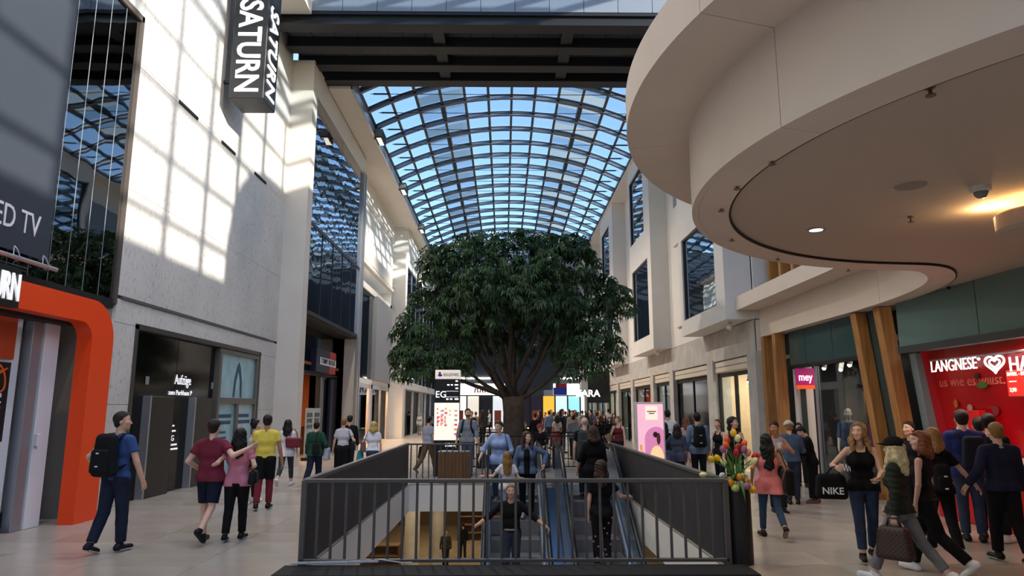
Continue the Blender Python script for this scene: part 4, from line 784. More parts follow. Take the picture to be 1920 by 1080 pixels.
def escalator(x0, x1, lab, k):
    e = empty('escalator', lab, 'escalator', (x0, YT, 0)); w = x1 - x0; bw = .17
    MB().box(bw, w - bw, 0, HY1 - YT - .02, -.25, -.005).build('landing_plate', mat('landing_steel', '#8d8f92', .35, .7), e)
    MB().box(bw, w - bw, -.04, .02, -.03, .0).build('comb_plate', mat('comb_pale', '#c8ccd2', .35, .7), e)
    sm = MB().bbox(bw + .01, w - bw - .01, 0, .43, -.035, 0, .004).box(bw + .01, w - bw - .01, -.0, .02, -.26, -.03); sm.mi = [0] * len(sm.f); sm = sm.mesh('step'); sm.materials.append(M_STEP)
    nst = 16
    for j in range(nst):
        o = bpy.data.objects.new('step', sm); C.objects.link(o); o.parent = e; o.location = (0, -.04 - .4 * (j + 1), -.231 * (j + 1) + (.12 if j == 0 else .05 if j == 1 else 0))
    L2 = .4 * nst + .1; top = [(HY1 - YT, 0), (-.1, 0), (-L2, -L2 * SL)]
    for sx, xa in ((0, 0), (1, w - bw)):
        MB().prism([(HY1 - YT, .12), (.1, .12), (-L2, .12 - L2 * SL), (-L2, -.5 - L2 * SL), (0, -.6), (HY1 - YT, -.6)], xa, xa + bw, 'x').build('skirt', mat('skirt_steel', '#9aa3ad', .25, .85), e)
        MB().prism([(HY1 - YT - .15, .12), (.1, .12), (-L2, .12 - L2 * SL), (-L2, .84 - L2 * SL), (.1, .84), (HY1 - YT - .15, .84)], xa + bw / 2 - .012, xa + bw / 2 + .012, 'x').build('balustrade', M_BALG, e)
        hp = [(xa + bw / 2, -L2, .9 - L2 * SL), (xa + bw / 2, -.3, .9 - .3 * SL + .05), (xa + bw / 2, .15, .93), (xa + bw / 2, HY1 - YT - .15, .93), (xa + bw / 2, HY1 - YT + .05, .84), (xa + bw / 2, HY1 - YT + .09, .6), (xa + bw / 2, HY1 - YT - .02, .35)]
        MB().tube(hp, .042, 10).build('handrail', M_HAND, e, True)
        MB().prism([(.1, .125), (-L2, .125 - L2 * SL), (-L2, .155 - L2 * SL), (.1, .155)], xa + (.12 if sx == 0 else .02), xa + (.15 if sx == 0 else .05), 'x').build('edge_trim', mat('trim_bright', '#e6e9ee', .2, .6), e)
    return e
escalator(*EX[0], 'grey escalator coming up beside the open void', 0); escalator(*EX[1], 'grey escalator going up beside the pink advertising box', 1)
dk = MB().add([(.88, YT + .1, .1), (1.08, YT + .1, .1), (1.08, YT - 6.4, .1 - 6.5 * SL), (.88, YT - 6.4, .1 - 6.5 * SL), (.88, YT + .1, -.1), (1.08, YT + .1, -.1), (1.08, YT - 6.4, -.1 - 6.5 * SL), (.88, YT - 6.4, -.1 - 6.5 * SL)], [(0, 3, 2, 1), (4, 5, 6, 7), (0, 1, 5, 4), (1, 2, 6, 5), (2, 3, 7, 6), (3, 0, 4, 7)]).build('escalator_deck', mat('deck_blue_steel', '#8fa6bd', .2, .9)); tag(dk, 'shiny steel deck sloping between the two escalators', 'deck')
wl_ = MB().box(EX[0][0] - .06, EX[0][0], HY0 + 1, HY1, LZ, -.6).build('wall_left', M_WHITE); 
bpy.data.objects.remove(wl_)
# white cable on the floor
import itertools
cab = [(-2.32 + .95 * k / 400 + 0, 8.0 + .012 * math.cos(k * .9), .06 + .012 * math.sin(k * .9) + .02 * (k / 400)) for k in range(0, 400)] + [(-1.35, 8.0, .10), (-1.25, 7.98, .09), (-1.1, 7.97, .07), (-1.0, 7.97, .075)]
cb_ = MB().tube(cab, .006, 5).build('coiled_cable', mat('white_cable', '#dfe2e4', .5)); tag(cb_, 'white coiled cable lying along the foot of the railing', 'cable')
# black railings around the tree opening
tr = empty('railing', 'black bar railing round the foot of the tree', 'railing', (.15, 20.4, 0))
for (ax, ay, bx, by) in ((-1.9, 0, 2.6, 0), (-1.9, 3.2, 2.6, 3.2), (-1.9, 0, -1.9, 3.2), (2.6, 0, 2.6, 3.2)):
    MB().bar((ax, ay, .95), (bx, by, .95), .05, .04).build('top_rail', M_BLACKM, tr); MB().bar((ax, ay, .1), (bx, by, .1), .04, .03).build('bottom_rail', M_BLACKM, tr)
    n = int(max(abs(bx - ax), abs(by - ay)) / .15)
    for k in range(n + 1):
        o = MB().box(-.012, .012, -.012, .012, .1, .95).mesh('baluster') if k == -1 else None
        b = bpy.data.objects.new('baluster', bm); C.objects.link(b); b.parent = tr; b.location = (ax + (bx - ax) * k / n, ay + (by - ay) * k / n, 0)

# ================================================================== TREE
T = empty('tree', 'large dark green tree with spreading crown in the middle of the arcade', 'tree', (.28, 22.0, 0))
M_BARK = mat('bark', '#4a3d31', .9, noise=(6, .3), bump=(18, .5)); 
MB().tube([(0, 0, -.3), (.02, 0, .4), (0, .02, 1.0), (.03, 0, 1.6), (.02, 0, 2.1)], [.42, .34, .31, .33, .36], 14).build('trunk', M_BARK, T, True)
MB().bbox(-1.1, 1.1, -1.0, 1.0, 0, .42, .04).build('planter', mat('planter_dark', '#26272a', .7), T)
tips = []
blobs = []
trng = random.Random(11)
spec = [(-3.0, -.3, 3.1, .9), (-3.3, .5, 3.5, .7), (-2.3, .3, 3.5, 1.1), (-2.7, -.3, 4.3, .95), (-2.2, .5, 5.3, 1.1), (-2.4, 0, 6.2, .8), (-1.5, -.4, 6.1, 1.15), (-.9, .4, 6.9, .8), (0, 0, 6.5, 1.15), (.9, .3, 6.8, .8), (1.6, -.3, 6.3, 1.05), (2.2, .4, 6.4, .75), (1.9, 0, 5.2, 1.15), (2.7, .2, 4.6, .95), (3.2, -.2, 4.9, .65), (3.4, .3, 5.35, .5), (2.5, -.3, 3.7, 1.0), (1.8, .4, 3.8, .9), (2.6, .3, 3.0, .65), (1.9, -.6, 2.9, .7), (-1.3, -.3, 4.6, 1.3), (0, .4, 5.2, 1.4), (.9, -.4, 4.8, 1.0), (-.3, -.8, 5.1, .9), (-1.5, .5, 3.9, .8), (-1.9, -.6, 3.0, .7), (-.5, 1.1, 4.8, 1.1), (.9, 1.1, 4.7, 1.0), (-2.5, .2, 6.6, .55), (2.0, .1, 6.9, .6), (1.3, .3, 7.0, .5), (-1.6, .2, 6.9, .55), (-3.4, -.1, 4.0, .5), (-3.1, .4, 2.8, .55), (2.9, .1, 3.6, .7), (-.7, 1.4, 3.9, .8), (.8, 1.4, 3.8, .8), (0, 1.6, 3.5, .7), (-3.6, .2, 3.3, .4), (3.6, .1, 5.0, .4), (-2.6, .3, 6.1, .5), (.4, .2, 7.25, .4), (-1.6, 1.1, 4.8, 1.1), (1.6, 1.1, 5.0, 1.1), (0, 1.4, 5.8, 1.1), (-1.0, -1.2, 5.4, .9), (.9, -1.2, 5.6, .9), (.2, -1.5, 4.9, .8), (2.9, .5, 5.7, .5), (-2.9, .3, 5.2, .5)]
spec = [(x, y, z, r) for x, y, z, r in spec]
for i, (x, y, z, r) in enumerate(spec):
    if r > 1.0 or i in (0, 2, 16):
        s = (trng.uniform(-.18, .18), trng.uniform(-.15, .15), 1.7 + trng.uniform(0, .4)); mid = (s[0] + (x - s[0]) * .42, y * .3, s[2] + (z - s[2]) * .38); m2 = (s[0] + (x - s[0]) * .75, y * .7, s[2] + (z - s[2]) * .78)
        MB().tube([s, mid, m2, (x, y, z)], [.10, .06, .04, .015], 8).build('branch', M_BARK, T, True)
def foliage():
    N = 30000; vs = []; fs = []; 
    wts = np.array([r ** 2 for _, _, _, r in spec]); wts /= wts.sum(); idx = rng.choice(len(spec), N // 8, p=wts)
    V = []; Fc = []
    for q in idx:
        x, y, z, r = spec[q]; d = rng.normal(size=3); d /= np.linalg.norm(d)
        if d[2] < -.55: d[2] *= -.6; d /= np.linalg.norm(d)
        rad = r * (.72 + .33 * rng.random()); c = np.array((x, y, z)) + d * rad * np.array((1, 1, .85))
        ax = d * .6 + np.array((0, 0, .55)) + rng.normal(size=3) * .25; ax /= np.linalg.norm(ax)
        u = np.cross(ax, (0.3, .8, .5)); u /= np.linalg.norm(u); w = np.cross(ax, u); n = 9 + int(rng.integers(0, 5)); ph = rng.random() * 6.28
        for k in range(n):
            t = ph + 2 * PI * k / n + rng.normal() * .15; o = u * math.cos(t) + w * math.sin(t); L = .14 + .11 * rng.random(); dr = .25 + .5 * rng.random()
            side = np.cross(ax, o); p0 = c + o * .02; p1 = c + o * L * .5 + ax * (.03 - .03 * dr); p2 = c + o * L * .95 - np.array((0, 0, 1)) * L * dr
            wd = L * .15; b = len(V); V.extend([p0, p1 + side * wd, p2, p1 - side * wd, p1 - ax * .018]); Fc.extend([(b, b + 1, b + 4), (b + 1, b + 2, b + 4), (b + 2, b + 3, b + 4), (b + 3, b, b + 4)])
    me = bpy.data.meshes.new('foliage'); me.from_pydata([tuple(v) for v in V], [], Fc); me.update(); return me
lm = mat('leaf_green', '#344f27', .42, noise=(2.5, .45), spec=.45)
fo = link('foliage', foliage(), lm, T); fo['kind'] = 'stuff'

# ================================================================== STANDING THINGS
ds = empty('directory_sign', 'tall dark floor directory totem with lit store map', 'sign', (aty(836, 880, 18.5).x, 18.5, 0)); sw = .33
MB().bbox(-sw, sw, 0, .3, 0, 2.5, .01).build('body', mat('totem_black', '#191a1d', .4), ds); MB().bbox(-sw + .01, sw + .01, -.02, .3, 2.5, 2.74, .01).build('header', mat('totem_cream', '#efe3d3', .5, emit=.4), ds)
text('BOULEVARD', .11, (-.10, -.025, 2.58), (0, -1, 0), mat('ink_grey', '#6a6a72', .6), ds, fit=.4, bold=.01)
MB().ball((-.19, -.022, 2.60), (.06, .004, .035), 12).build('logo_blue', mat('blue_ink', '#1f3fae', .5), ds); MB().ball((-.20, -.022, 2.66), (.035, .004, .03), 12).build('logo_red', mat('red_ink', '#b3202a', .5), ds)
text('EG', .24, (-.31, -.006, 2.02), (0, -1, 0), M_LIT, ds)
for x, w, z in ((.22, .06, 2.43), (.0, .06, 2.33), (.1, .05, 2.33), (.2, .09, 2.33), (.22, .07, 2.24), (-.02, .06, 1.96), (.08, .06, 1.96), (.2, .1, 1.96)): MB().box(x, x + w, -.006, 0, z, z + .035).build('pictogram', M_LIT, ds)
for z in (2.18, 2.03): MB().box(-.03, .3, -.006, 0, z, z + .006).build('rule', M_LIT, ds)
MB().box(-sw + .005, sw - .005, -.008, 0, .92, 1.88).build('map_panel', mat('map_cream', '#f3e6d6', .5, emit=.75), ds)
mc_ = ['#e0527e', '#f07a3c', '#d94a5e', '#8a93a8', '#e88a9a', '#c7b2a2']
for k in range(26):
    x = -.26 + .1 * (k % 3) + .12 * (k > 14) * (k % 2); z = 1.28 + .052 * (k // 3) + .01 * (k % 2); w = .03 + .05 * trng.random()
    MB().box(x, x + w, -.0105, -.008, z, z + .045).build('map_shop', mat('map%d' % (k % 6), mc_[k % 6], .5, emit=.6), ds)
for k in range(6): MB().box(.2, .28, -.0105, -.008, 1.05 + k * .12, 1.1 + k * .12).build('map_shop', mat('map%d' % (k % 6), mc_[k % 6], .5, emit=.6), ds)
text('SATURN', .12, (-.03, -.006, .76), (0, -1, 0), M_LIT, ds, fit=.26, bold=.02)
wb = empty('wooden_box', 'brown wooden slatted box behind the far railing', 'box', (aty(851, 880, 17.0).x, 17.0, 0)); MB().bbox(-.37, .37, 0, .5, 0, .68, .01).build('body', M_WOODB, wb)
for k in range(9): MB().bbox(-.38 + k * .0845, -.30 + k * .0845, -.015, 0, .0, .70, .004).build('slat', M_WOODB, wb)
MB().bbox(-.39, .39, -.02, .52, .70, .72, .005).build('top', mat('box_rim', '#8e8d88', .5), wb)
ad = empty('advertising_box', 'lit pink perfume advertising light box beside the parapet', 'light box', (3.03, 14.6, 0), math.radians(-6)); MB().bbox(-.3, .3, 0, .14, 0, 1.86, .012).build('case', mat('case_white', '#dcd9d4', .4), ad)
MB().box(-.255, .27, -.006, 0, .15, 1.82).build('poster', mat('pink_poster', '#eab2c4', .5, emit=.75, noise=(1.8, .12)), ad)
ap = [(-.12, .3), (-.12, 1.1)] + [( .12 + .24 * math.cos(t), 1.1 + .26 * math.sin(t)) for t in [PI - PI * k / 14 for k in range(10)]] + [(.27, 1.28), (.27, .3)]
MB().prism(ap, -.010, -.006, 'y').build('arch_print', mat('arch_pink', '#d987b4', .5, emit=.6), ad)
MB().box(-.09, .16, -.010, -.006, 1.5, 1.78).build('label_print', mat('label_cream', '#f6dcc8', .5, emit=.8), ad); [MB().box(x0_, x1_, -.013, -.010, z_, z_ + .02).build('print_line', mat('ink_brown', '#6b4a4a', .6), ad) for x0_, x1_, z_ in ((-.06, .13, 1.66), (-.02, .09, 1.62))]
MB().ball((.12, -.012, .72), (.14, .004, .26), 14).build('gown_print', mat('gown_gold', '#f3cf9a', .5, emit=.7), ad); MB().ball((.16, -.012, 1.12), (.04, .004, .12), 12).build('figure_print', mat('figure_dark', '#7a4a44', .6), ad); MB().ball((.10, -.012, 1.2), (.05, .004, .06), 10).build('hair_print', mat('hair_dark', '#4a2530', .6), ad)
for k in range(5): MB().ball((-.2 + .03 * (k % 2), -.012, .42 + k * .13), (.03, .004, .07), 8).build('flower_print', mat('fl_gold', '#e8b070', .5, emit=.5), ad)
MB().prism([(-.255, .15), (.27, .15), (.27, .32), (-.1, .36), (-.255, .3)], -.012, -.008, 'y').build('floor_print', mat('floor_print', '#f3d9b8', .5, emit=.7), ad)
# vase with tulips
vz = empty('flower_vase', 'tall black cylinder vase at the corner of the front railing', 'vase', (HX1 + .23, 8.22, 0))
MB().lathe([(0, 0), (.142, 0), (.145, .01), (.145, .84), (.138, .85), (.128, .84), (.128, .6), (0, .6)], (0, 0, 0), 32).build('body', mat('vase_black', '#1b1c1f', .45, bump=(4, .1), stretch=(20, 20, .3)), vz)
fb = empty('bouquet', 'colourful tulip bouquet standing in the tall black vase', 'bouquet', (HX1 + .23, 8.22, .84))
M_STEM = mat('stem_green', '#5b8a3c', .5); M_LEAF = mat('tulip_leaf', '#3f7a35', .45, noise=(5, .2))
fc = {'y': '#f0c020', 'w': '#eceaa8', 'r': '#c01828', 'o': '#e8641c', 'p': '#a0688f', 'k': '#d88a8a', 'g': '#c5d88a', 'v': '#7b5aa0'}
def tulip(b, d, col, s=1):
    d = Vector(d).normalized(); u = d.cross(Vector((.3, .9, .1))).normalized(); w = d.cross(u); prof = [(0, 0), (.022, .008), (.03, .03), (.028, .055), (.016, .075), (.006, .08)]; n = 9; vs = []; fs = []
    for k in range(n):
        t = 2 * PI * k / n; q = 1 + .1 * math.cos(3 * t)
        for r, h in prof: vs.append(Vector(b) + (u * math.cos(t) + w * math.sin(t)) * r * q * s + d * h * s)
    m = len(prof)
    for k in range(n):
        for i in range(m - 1): fs.append((k * m + i, ((k + 1) % n) * m + i, ((k + 1) % n) * m + i + 1, k * m + i + 1))
    return MB().add(vs, fs).build('blossom', mat('tulip_' + col, fc[col], .5, noise=(20, .15)), fb, True)
tul = [((0, 0, .56), 'y'), ((.03, -.03, .50), 'w'), ((-.08, 0, .42), 'o'), ((.10, 0, .44), 'o'), ((-.12, -.02, .38), 'p'), ((.08, -.04, .38), 'p'), ((0, -.05, .34), 'r'), ((.20, 0, .31), 'r'), ((-.18, -.02, .29), 'y'), ((-.24, 0, .28), 'y'), ((-.13, -.06, .25), 'w'), ((.17, -.05, .26), 'w'), ((.12, -.03, .34), 'k'), ((-.34, -.02, .13), 'w'), ((-.05, .06, .48), 'o'), ((.06, .07, .40), 'r')]
for p_, col in tul:
    e = Vector(p_); mid = Vector((e.x * .35, e.y * .4, e.z * .7)); d = (e - mid).normalized(); MB().tube([(e.x * .1, e.y * .1, -.12), mid, e], .006, 5).build('stem', M_STEM, fb); tulip(e, d + Vector((0, 0, .25 if e.z > .2 else -.1)), col, 1.15)
for k in range(13):
    a = k * 2.4; l = .22 + .1 * trng.random(); dx, dy = math.cos(a), math.sin(a); vs = []
    for i in range(6):
        t = i / 5; w = .028 * math.sin(PI * min(1, t * .9 + .1)); c = Vector((dx * l * t * .8, dy * l * t * .8, .05 + .32 * t - .26 * t * t * (k % 3))); s = Vector((-dy, dx, 0)) * w; vs += [c - s, c + Vector((0, 0, -.006)), c + s]
    fs = [(i * 3 + j, i * 3 + j + 1, i * 3 + j + 4, i * 3 + j + 3) for i in range(5) for j in range(2)]
    MB().add(vs, fs).build('leaf', M_LEAF, fb, True)
for k in range(26):
    a = k * 2.399; r = .06 + .10 * trng.random(); z = .03 + .1 * trng.random(); col = ('#e8b020', '#eed060', '#d89018', '#9a6aa0', '#c5d88a', '#e8e6da')[k % 6]; MB().ball((r * math.cos(a), r * math.sin(a), z), .026 + .008 * (k % 3), 8).build('small_blossom', mat('small%d' % (k % 6), col, .6, noise=(30, .2)), fb, True)
for p_, col, r in (((-.06, -.13, .0), '#b9d07c', .05), ((.07, -.13, .02), '#a0688f', .048), ((.14, -.10, -.02), '#e8b020', .05), ((-.12, -.08, .06), '#7b5aa0', .04)): MB().ball(p_, (r, r, r * .9), 10).build('round_blossom', mat('rb' + col, col, .6, noise=(25, .25)), fb, True)
# ================================================================== PEOPLE: distance-field bodies
class Field:
    def __init__(s, lo, hi, h):
        s.h = h; s.lo = np.array(lo, float) - 2 * h; n = np.ceil((np.array(hi) + 2 * h - s.lo) / h).astype(int) + 1
        s.n = n; s.d = np.full(n, .5, np.float32); s.ax = [(s.lo[i] + h * np.arange(n[i])).astype(np.float32) for i in range(3)]
    def block(s, lo, hi):
        a = np.clip(np.floor((np.array(lo) - s.lo) / s.h).astype(int), 0, s.n); b = np.clip(np.ceil((np.array(hi) - s.lo) / s.h).astype(int) + 1, 0, s.n)
        sl = tuple(slice(i, j) for i, j in zip(a, b)); g = np.meshgrid(*[s.ax[i][sl[i]] for i in range(3)], indexing='ij', sparse=True); return sl, g
    def join(s, sl, v, k):
        a = s.d[sl]
        if k > 0: hh = np.maximum(k - np.abs(a - v), 0) / k; s.d[sl] = np.minimum(a, v) - hh * hh * k * .25
        else: s.d[sl] = np.minimum(a, v)
    def cap(s, a, b, ra, rb, k=.03, ends=None):
        a = np.array(a, float); b = np.array(b, float); m = max(ra, rb) + k + 2 * s.h
        sl, (x, y, z) = s.block(np.minimum(a, b) - m, np.maximum(a, b) + m)
        if 0 in s.d[sl].shape: return
        ab = b - a; L2 = max(1e-9, float(ab @ ab)); t = np.clip(((x - a[0]) * ab[0] + (y - a[1]) * ab[1] + (z - a[2]) * ab[2]) / L2, 0, 1)
        v = np.sqrt((x - a[0] - t * ab[0]) ** 2 + (y - a[1] - t * ab[1]) ** 2 + (z - a[2] - t * ab[2]) ** 2) - (ra + (rb - ra) * t)
        if ends is not None:      # flat cut at b
            u = ab / math.sqrt(L2); v = np.maximum(v, (x - ends[0]) * u[0] + (y - ends[1]) * u[1] + (z - ends[2]) * u[2])
        s.join(sl, v, k)
    def ell(s, c, r, R=None, k=.02, sub=False):
        c = np.array(c, float); m = max(r) + k + 2 * s.h; sl, (x, y, z) = s.block(c - m, c + m)
        if 0 in s.d[sl].shape: return
        p = [x - c[0], y - c[1], z - c[2]]
        if R is not None: p = [R[0][i] * p[0] + R[1][i] * p[1] + R[2][i] * p[2] for i in range(3)]     # R^T p
        q = np.sqrt((p[0] / r[0]) ** 2 + (p[1] / r[1]) ** 2 + (p[2] / r[2]) ** 2); v = (q - 1) * min(r) * .5 + (q - 1) * (sum(r) / 3) * .5
        if sub: s.d[sl] = np.maximum(s.d[sl], -v)
        else: s.join(sl, v, k)
    def flat(s, a, b, ra, rb, R, o, fy, k=.05):
        """capsule in a frame whose y is squeezed by fy (torso)"""
        a = np.array(a, float); b = np.array(b, float); m = max(ra, rb) + k + 2 * s.h
        A = o + R @ a; B = o + R @ b; sl, (x, y, z) = s.block(np.minimum(A, B) - m, np.maximum(A, B) + m)
        if 0 in s.d[sl].shape: return
        p = [x - o[0], y - o[1], z - o[2]]; q = [R[0, i] * p[0] + R[1, i] * p[1] + R[2, i] * p[2] for i in range(3)]
        qy = (q[1] - a[1]) / fy; ab = b - a; L2 = max(1e-9, float(ab[0] ** 2 + ab[2] ** 2)); t = np.clip(((q[0] - a[0]) * ab[0] + (q[2] - a[2]) * ab[2]) / L2, 0, 1)
        v = (np.sqrt((q[0] - a[0] - t * ab[0]) ** 2 + qy ** 2 + (q[2] - a[2] - t * ab[2]) ** 2) - (ra + (rb - ra) * t)) * (.5 + .5 * fy); s.join(sl, v, k)
    def grid(s): return np.meshgrid(*s.ax, indexing='ij', sparse=True)
    def cut(s, n, p):      # keep the side n.(x-p) < 0
        x, y, z = s.grid(); s.d = np.maximum(s.d, (x - p[0]) * n[0] + (y - p[1]) * n[1] + (z - p[2]) * n[2]).astype(np.float32)
    def net(s):
        d = s.d; nx, ny, nz = d.shape
        for ax in range(3):
            e = [slice(None)] * 3; e[ax] = 0; d[tuple(e)] = np.maximum(d[tuple(e)], .01); e[ax] = -1; d[tuple(e)] = np.maximum(d[tuple(e)], .01)
        acc = np.zeros((nx - 1, ny - 1, nz - 1, 3), np.float32); cnt = np.zeros((nx - 1, ny - 1, nz - 1), np.int8)
        for ax in range(3):
            o = [i for i in range(3) if i != ax]
            for u in (0, 1):
                for w in (0, 1):
                    A = [None] * 3; B = [None] * 3; A[ax] = slice(0, -1); B[ax] = slice(1, None)
                    for i, q in zip(o, (u, w)): A[i] = B[i] = slice(q, q + d.shape[i] - 1)
                    a = d[tuple(A)]; b = d[tuple(B)]; m = (a < 0) != (b < 0)
                    if not m.any(): continue
                    t = a[m] / (a[m] - b[m]); off = np.zeros((t.size, 3), np.float32); off[:, ax] = t; off[:, o[0]] = u; off[:, o[1]] = w; acc[m] += off; cnt[m] += 1
        mk = cnt > 0; idx = np.full(cnt.shape, -1, np.int64); idx[mk] = np.arange(mk.sum())
        V = (np.argwhere(mk) + acc[mk] / cnt[mk][:, None]) * s.h + s.lo; Fs = []
        for ax in range(3):
            o = [i for i in range(3) if i != ax]; S = [slice(1, -1)] * 3; S[ax] = slice(0, -1); T = list(S); T[ax] = slice(1, None)
            a = d[tuple(S)] < 0; b = d[tuple(T)] < 0; ch = np.argwhere(a != b)
            if not len(ch): continue
            base = ch.copy(); base[:, o[0]] += 1; base[:, o[1]] += 1; fl = a[a != b]
            def c(i, j): q = base.copy(); q[:, o[0]] -= i; q[:, o[1]] -= j; return idx[q[:, 0], q[:, 1], q[:, 2]]
            Q = np.stack([c(1, 1), c(0, 1), c(0, 0), c(1, 0)], 1); fl = fl if ax != 1 else ~fl; Q[~fl] = Q[~fl][:, ::-1]; Fs.append(Q)
        return V, (np.concatenate(Fs) if Fs else np.zeros((0, 4), int))
def to_mesh(name, parts, smooth=True):
    Vs = []; Fs = []; o = 0
    for V, Q in parts: Vs.append(V); Fs.append(Q + o); o += len(V)
    V = np.concatenate(Vs); Q = np.concatenate(Fs); me = bpy.data.meshes.new(name)
    me.vertices.add(len(V)); me.vertices.foreach_set('co', V.astype(np.float32).ravel()); me.loops.add(Q.size); me.loops.foreach_set('vertex_index', Q.astype(np.int32).ravel())
    me.polygons.add(len(Q)); me.polygons.foreach_set('loop_start', np.arange(0, Q.size, 4, dtype=np.int32)); me.polygons.foreach_set('loop_total', np.full(len(Q), 4, np.int32))
    me.polygons.foreach_set('use_smooth', [smooth] * len(Q)); me.update(calc_edges=True); me.validate(); return me
def rotx(a): c, s_ = math.cos(a), math.sin(a); return np.array(((1, 0, 0), (0, c, -s_), (0, s_, c)))
def rotz(a): c, s_ = math.cos(a), math.sin(a); return np.array(((c, -s_, 0), (s_, c, 0), (0, 0, 1)))
def nrm(v): v = np.array(v, float); return v / max(1e-9, np.linalg.norm(v))
def cloth(col, kind='cloth'):
    c_ = lin(col)[:3]; g_ = .3 * c_[0] + .6 * c_[1] + .1 * c_[2]; q_ = .30 if kind == 'denim' else .14
    return mat('cloth_' + col + kind, [x * (1 - q_) + g_ * q_ for x in c_], .85 if kind != 'leather' else .45, noise=(9, .10 if kind != 'denim' else .22), bump=((14, .35) if kind != 'leather' else (40, .15)), spec=.25)
SKIN = {'p': '#d9a98c', 'f': '#e3b8a0', 't': '#b98563', 'd': '#6a4632'}
def skin(k): return mat('skin_' + k, SKIN[k], .5, noise=(7, .05), spec=.35)
HAIR = {'black': '#0d0b0b', 'brown': '#3a2618', 'dkbrown': '#21160f', 'blond': '#c9a662', 'dblond': '#96703f', 'plat': '#e3cfa0', 'red': '#7a4424', 'grey': '#77726c'}
def hairm(c): return mat('hair_' + c, HAIR[c], .45, noise=(40, .35), stretch=(3, 3, .5), bump=(60, .5), spec=.4)
def ik(a, t, l1, l2, pole):
    a = np.array(a, float); t = np.array(t, float); d = t - a; L = np.linalg.norm(d); L = min(L, (l1 + l2) * .995); u = nrm(d); t = a + u * L
    x = (l1 * l1 - l2 * l2 + L * L) / (2 * L); h = math.sqrt(max(0, l1 * l1 - x * x)); p = np.array(pole, float); p = nrm(p - u * (p @ u)); return a + u * x + p * h, t
class Rig: pass
WALK = dict(L=(22, 8), R=(-18, 22)); WALK2 = dict(L=(-20, 28), R=(20, 6)); STAND = dict(L=(2, 3), R=(-2, 3)); STEP = dict(L=(10, 6), R=(-10, 14))
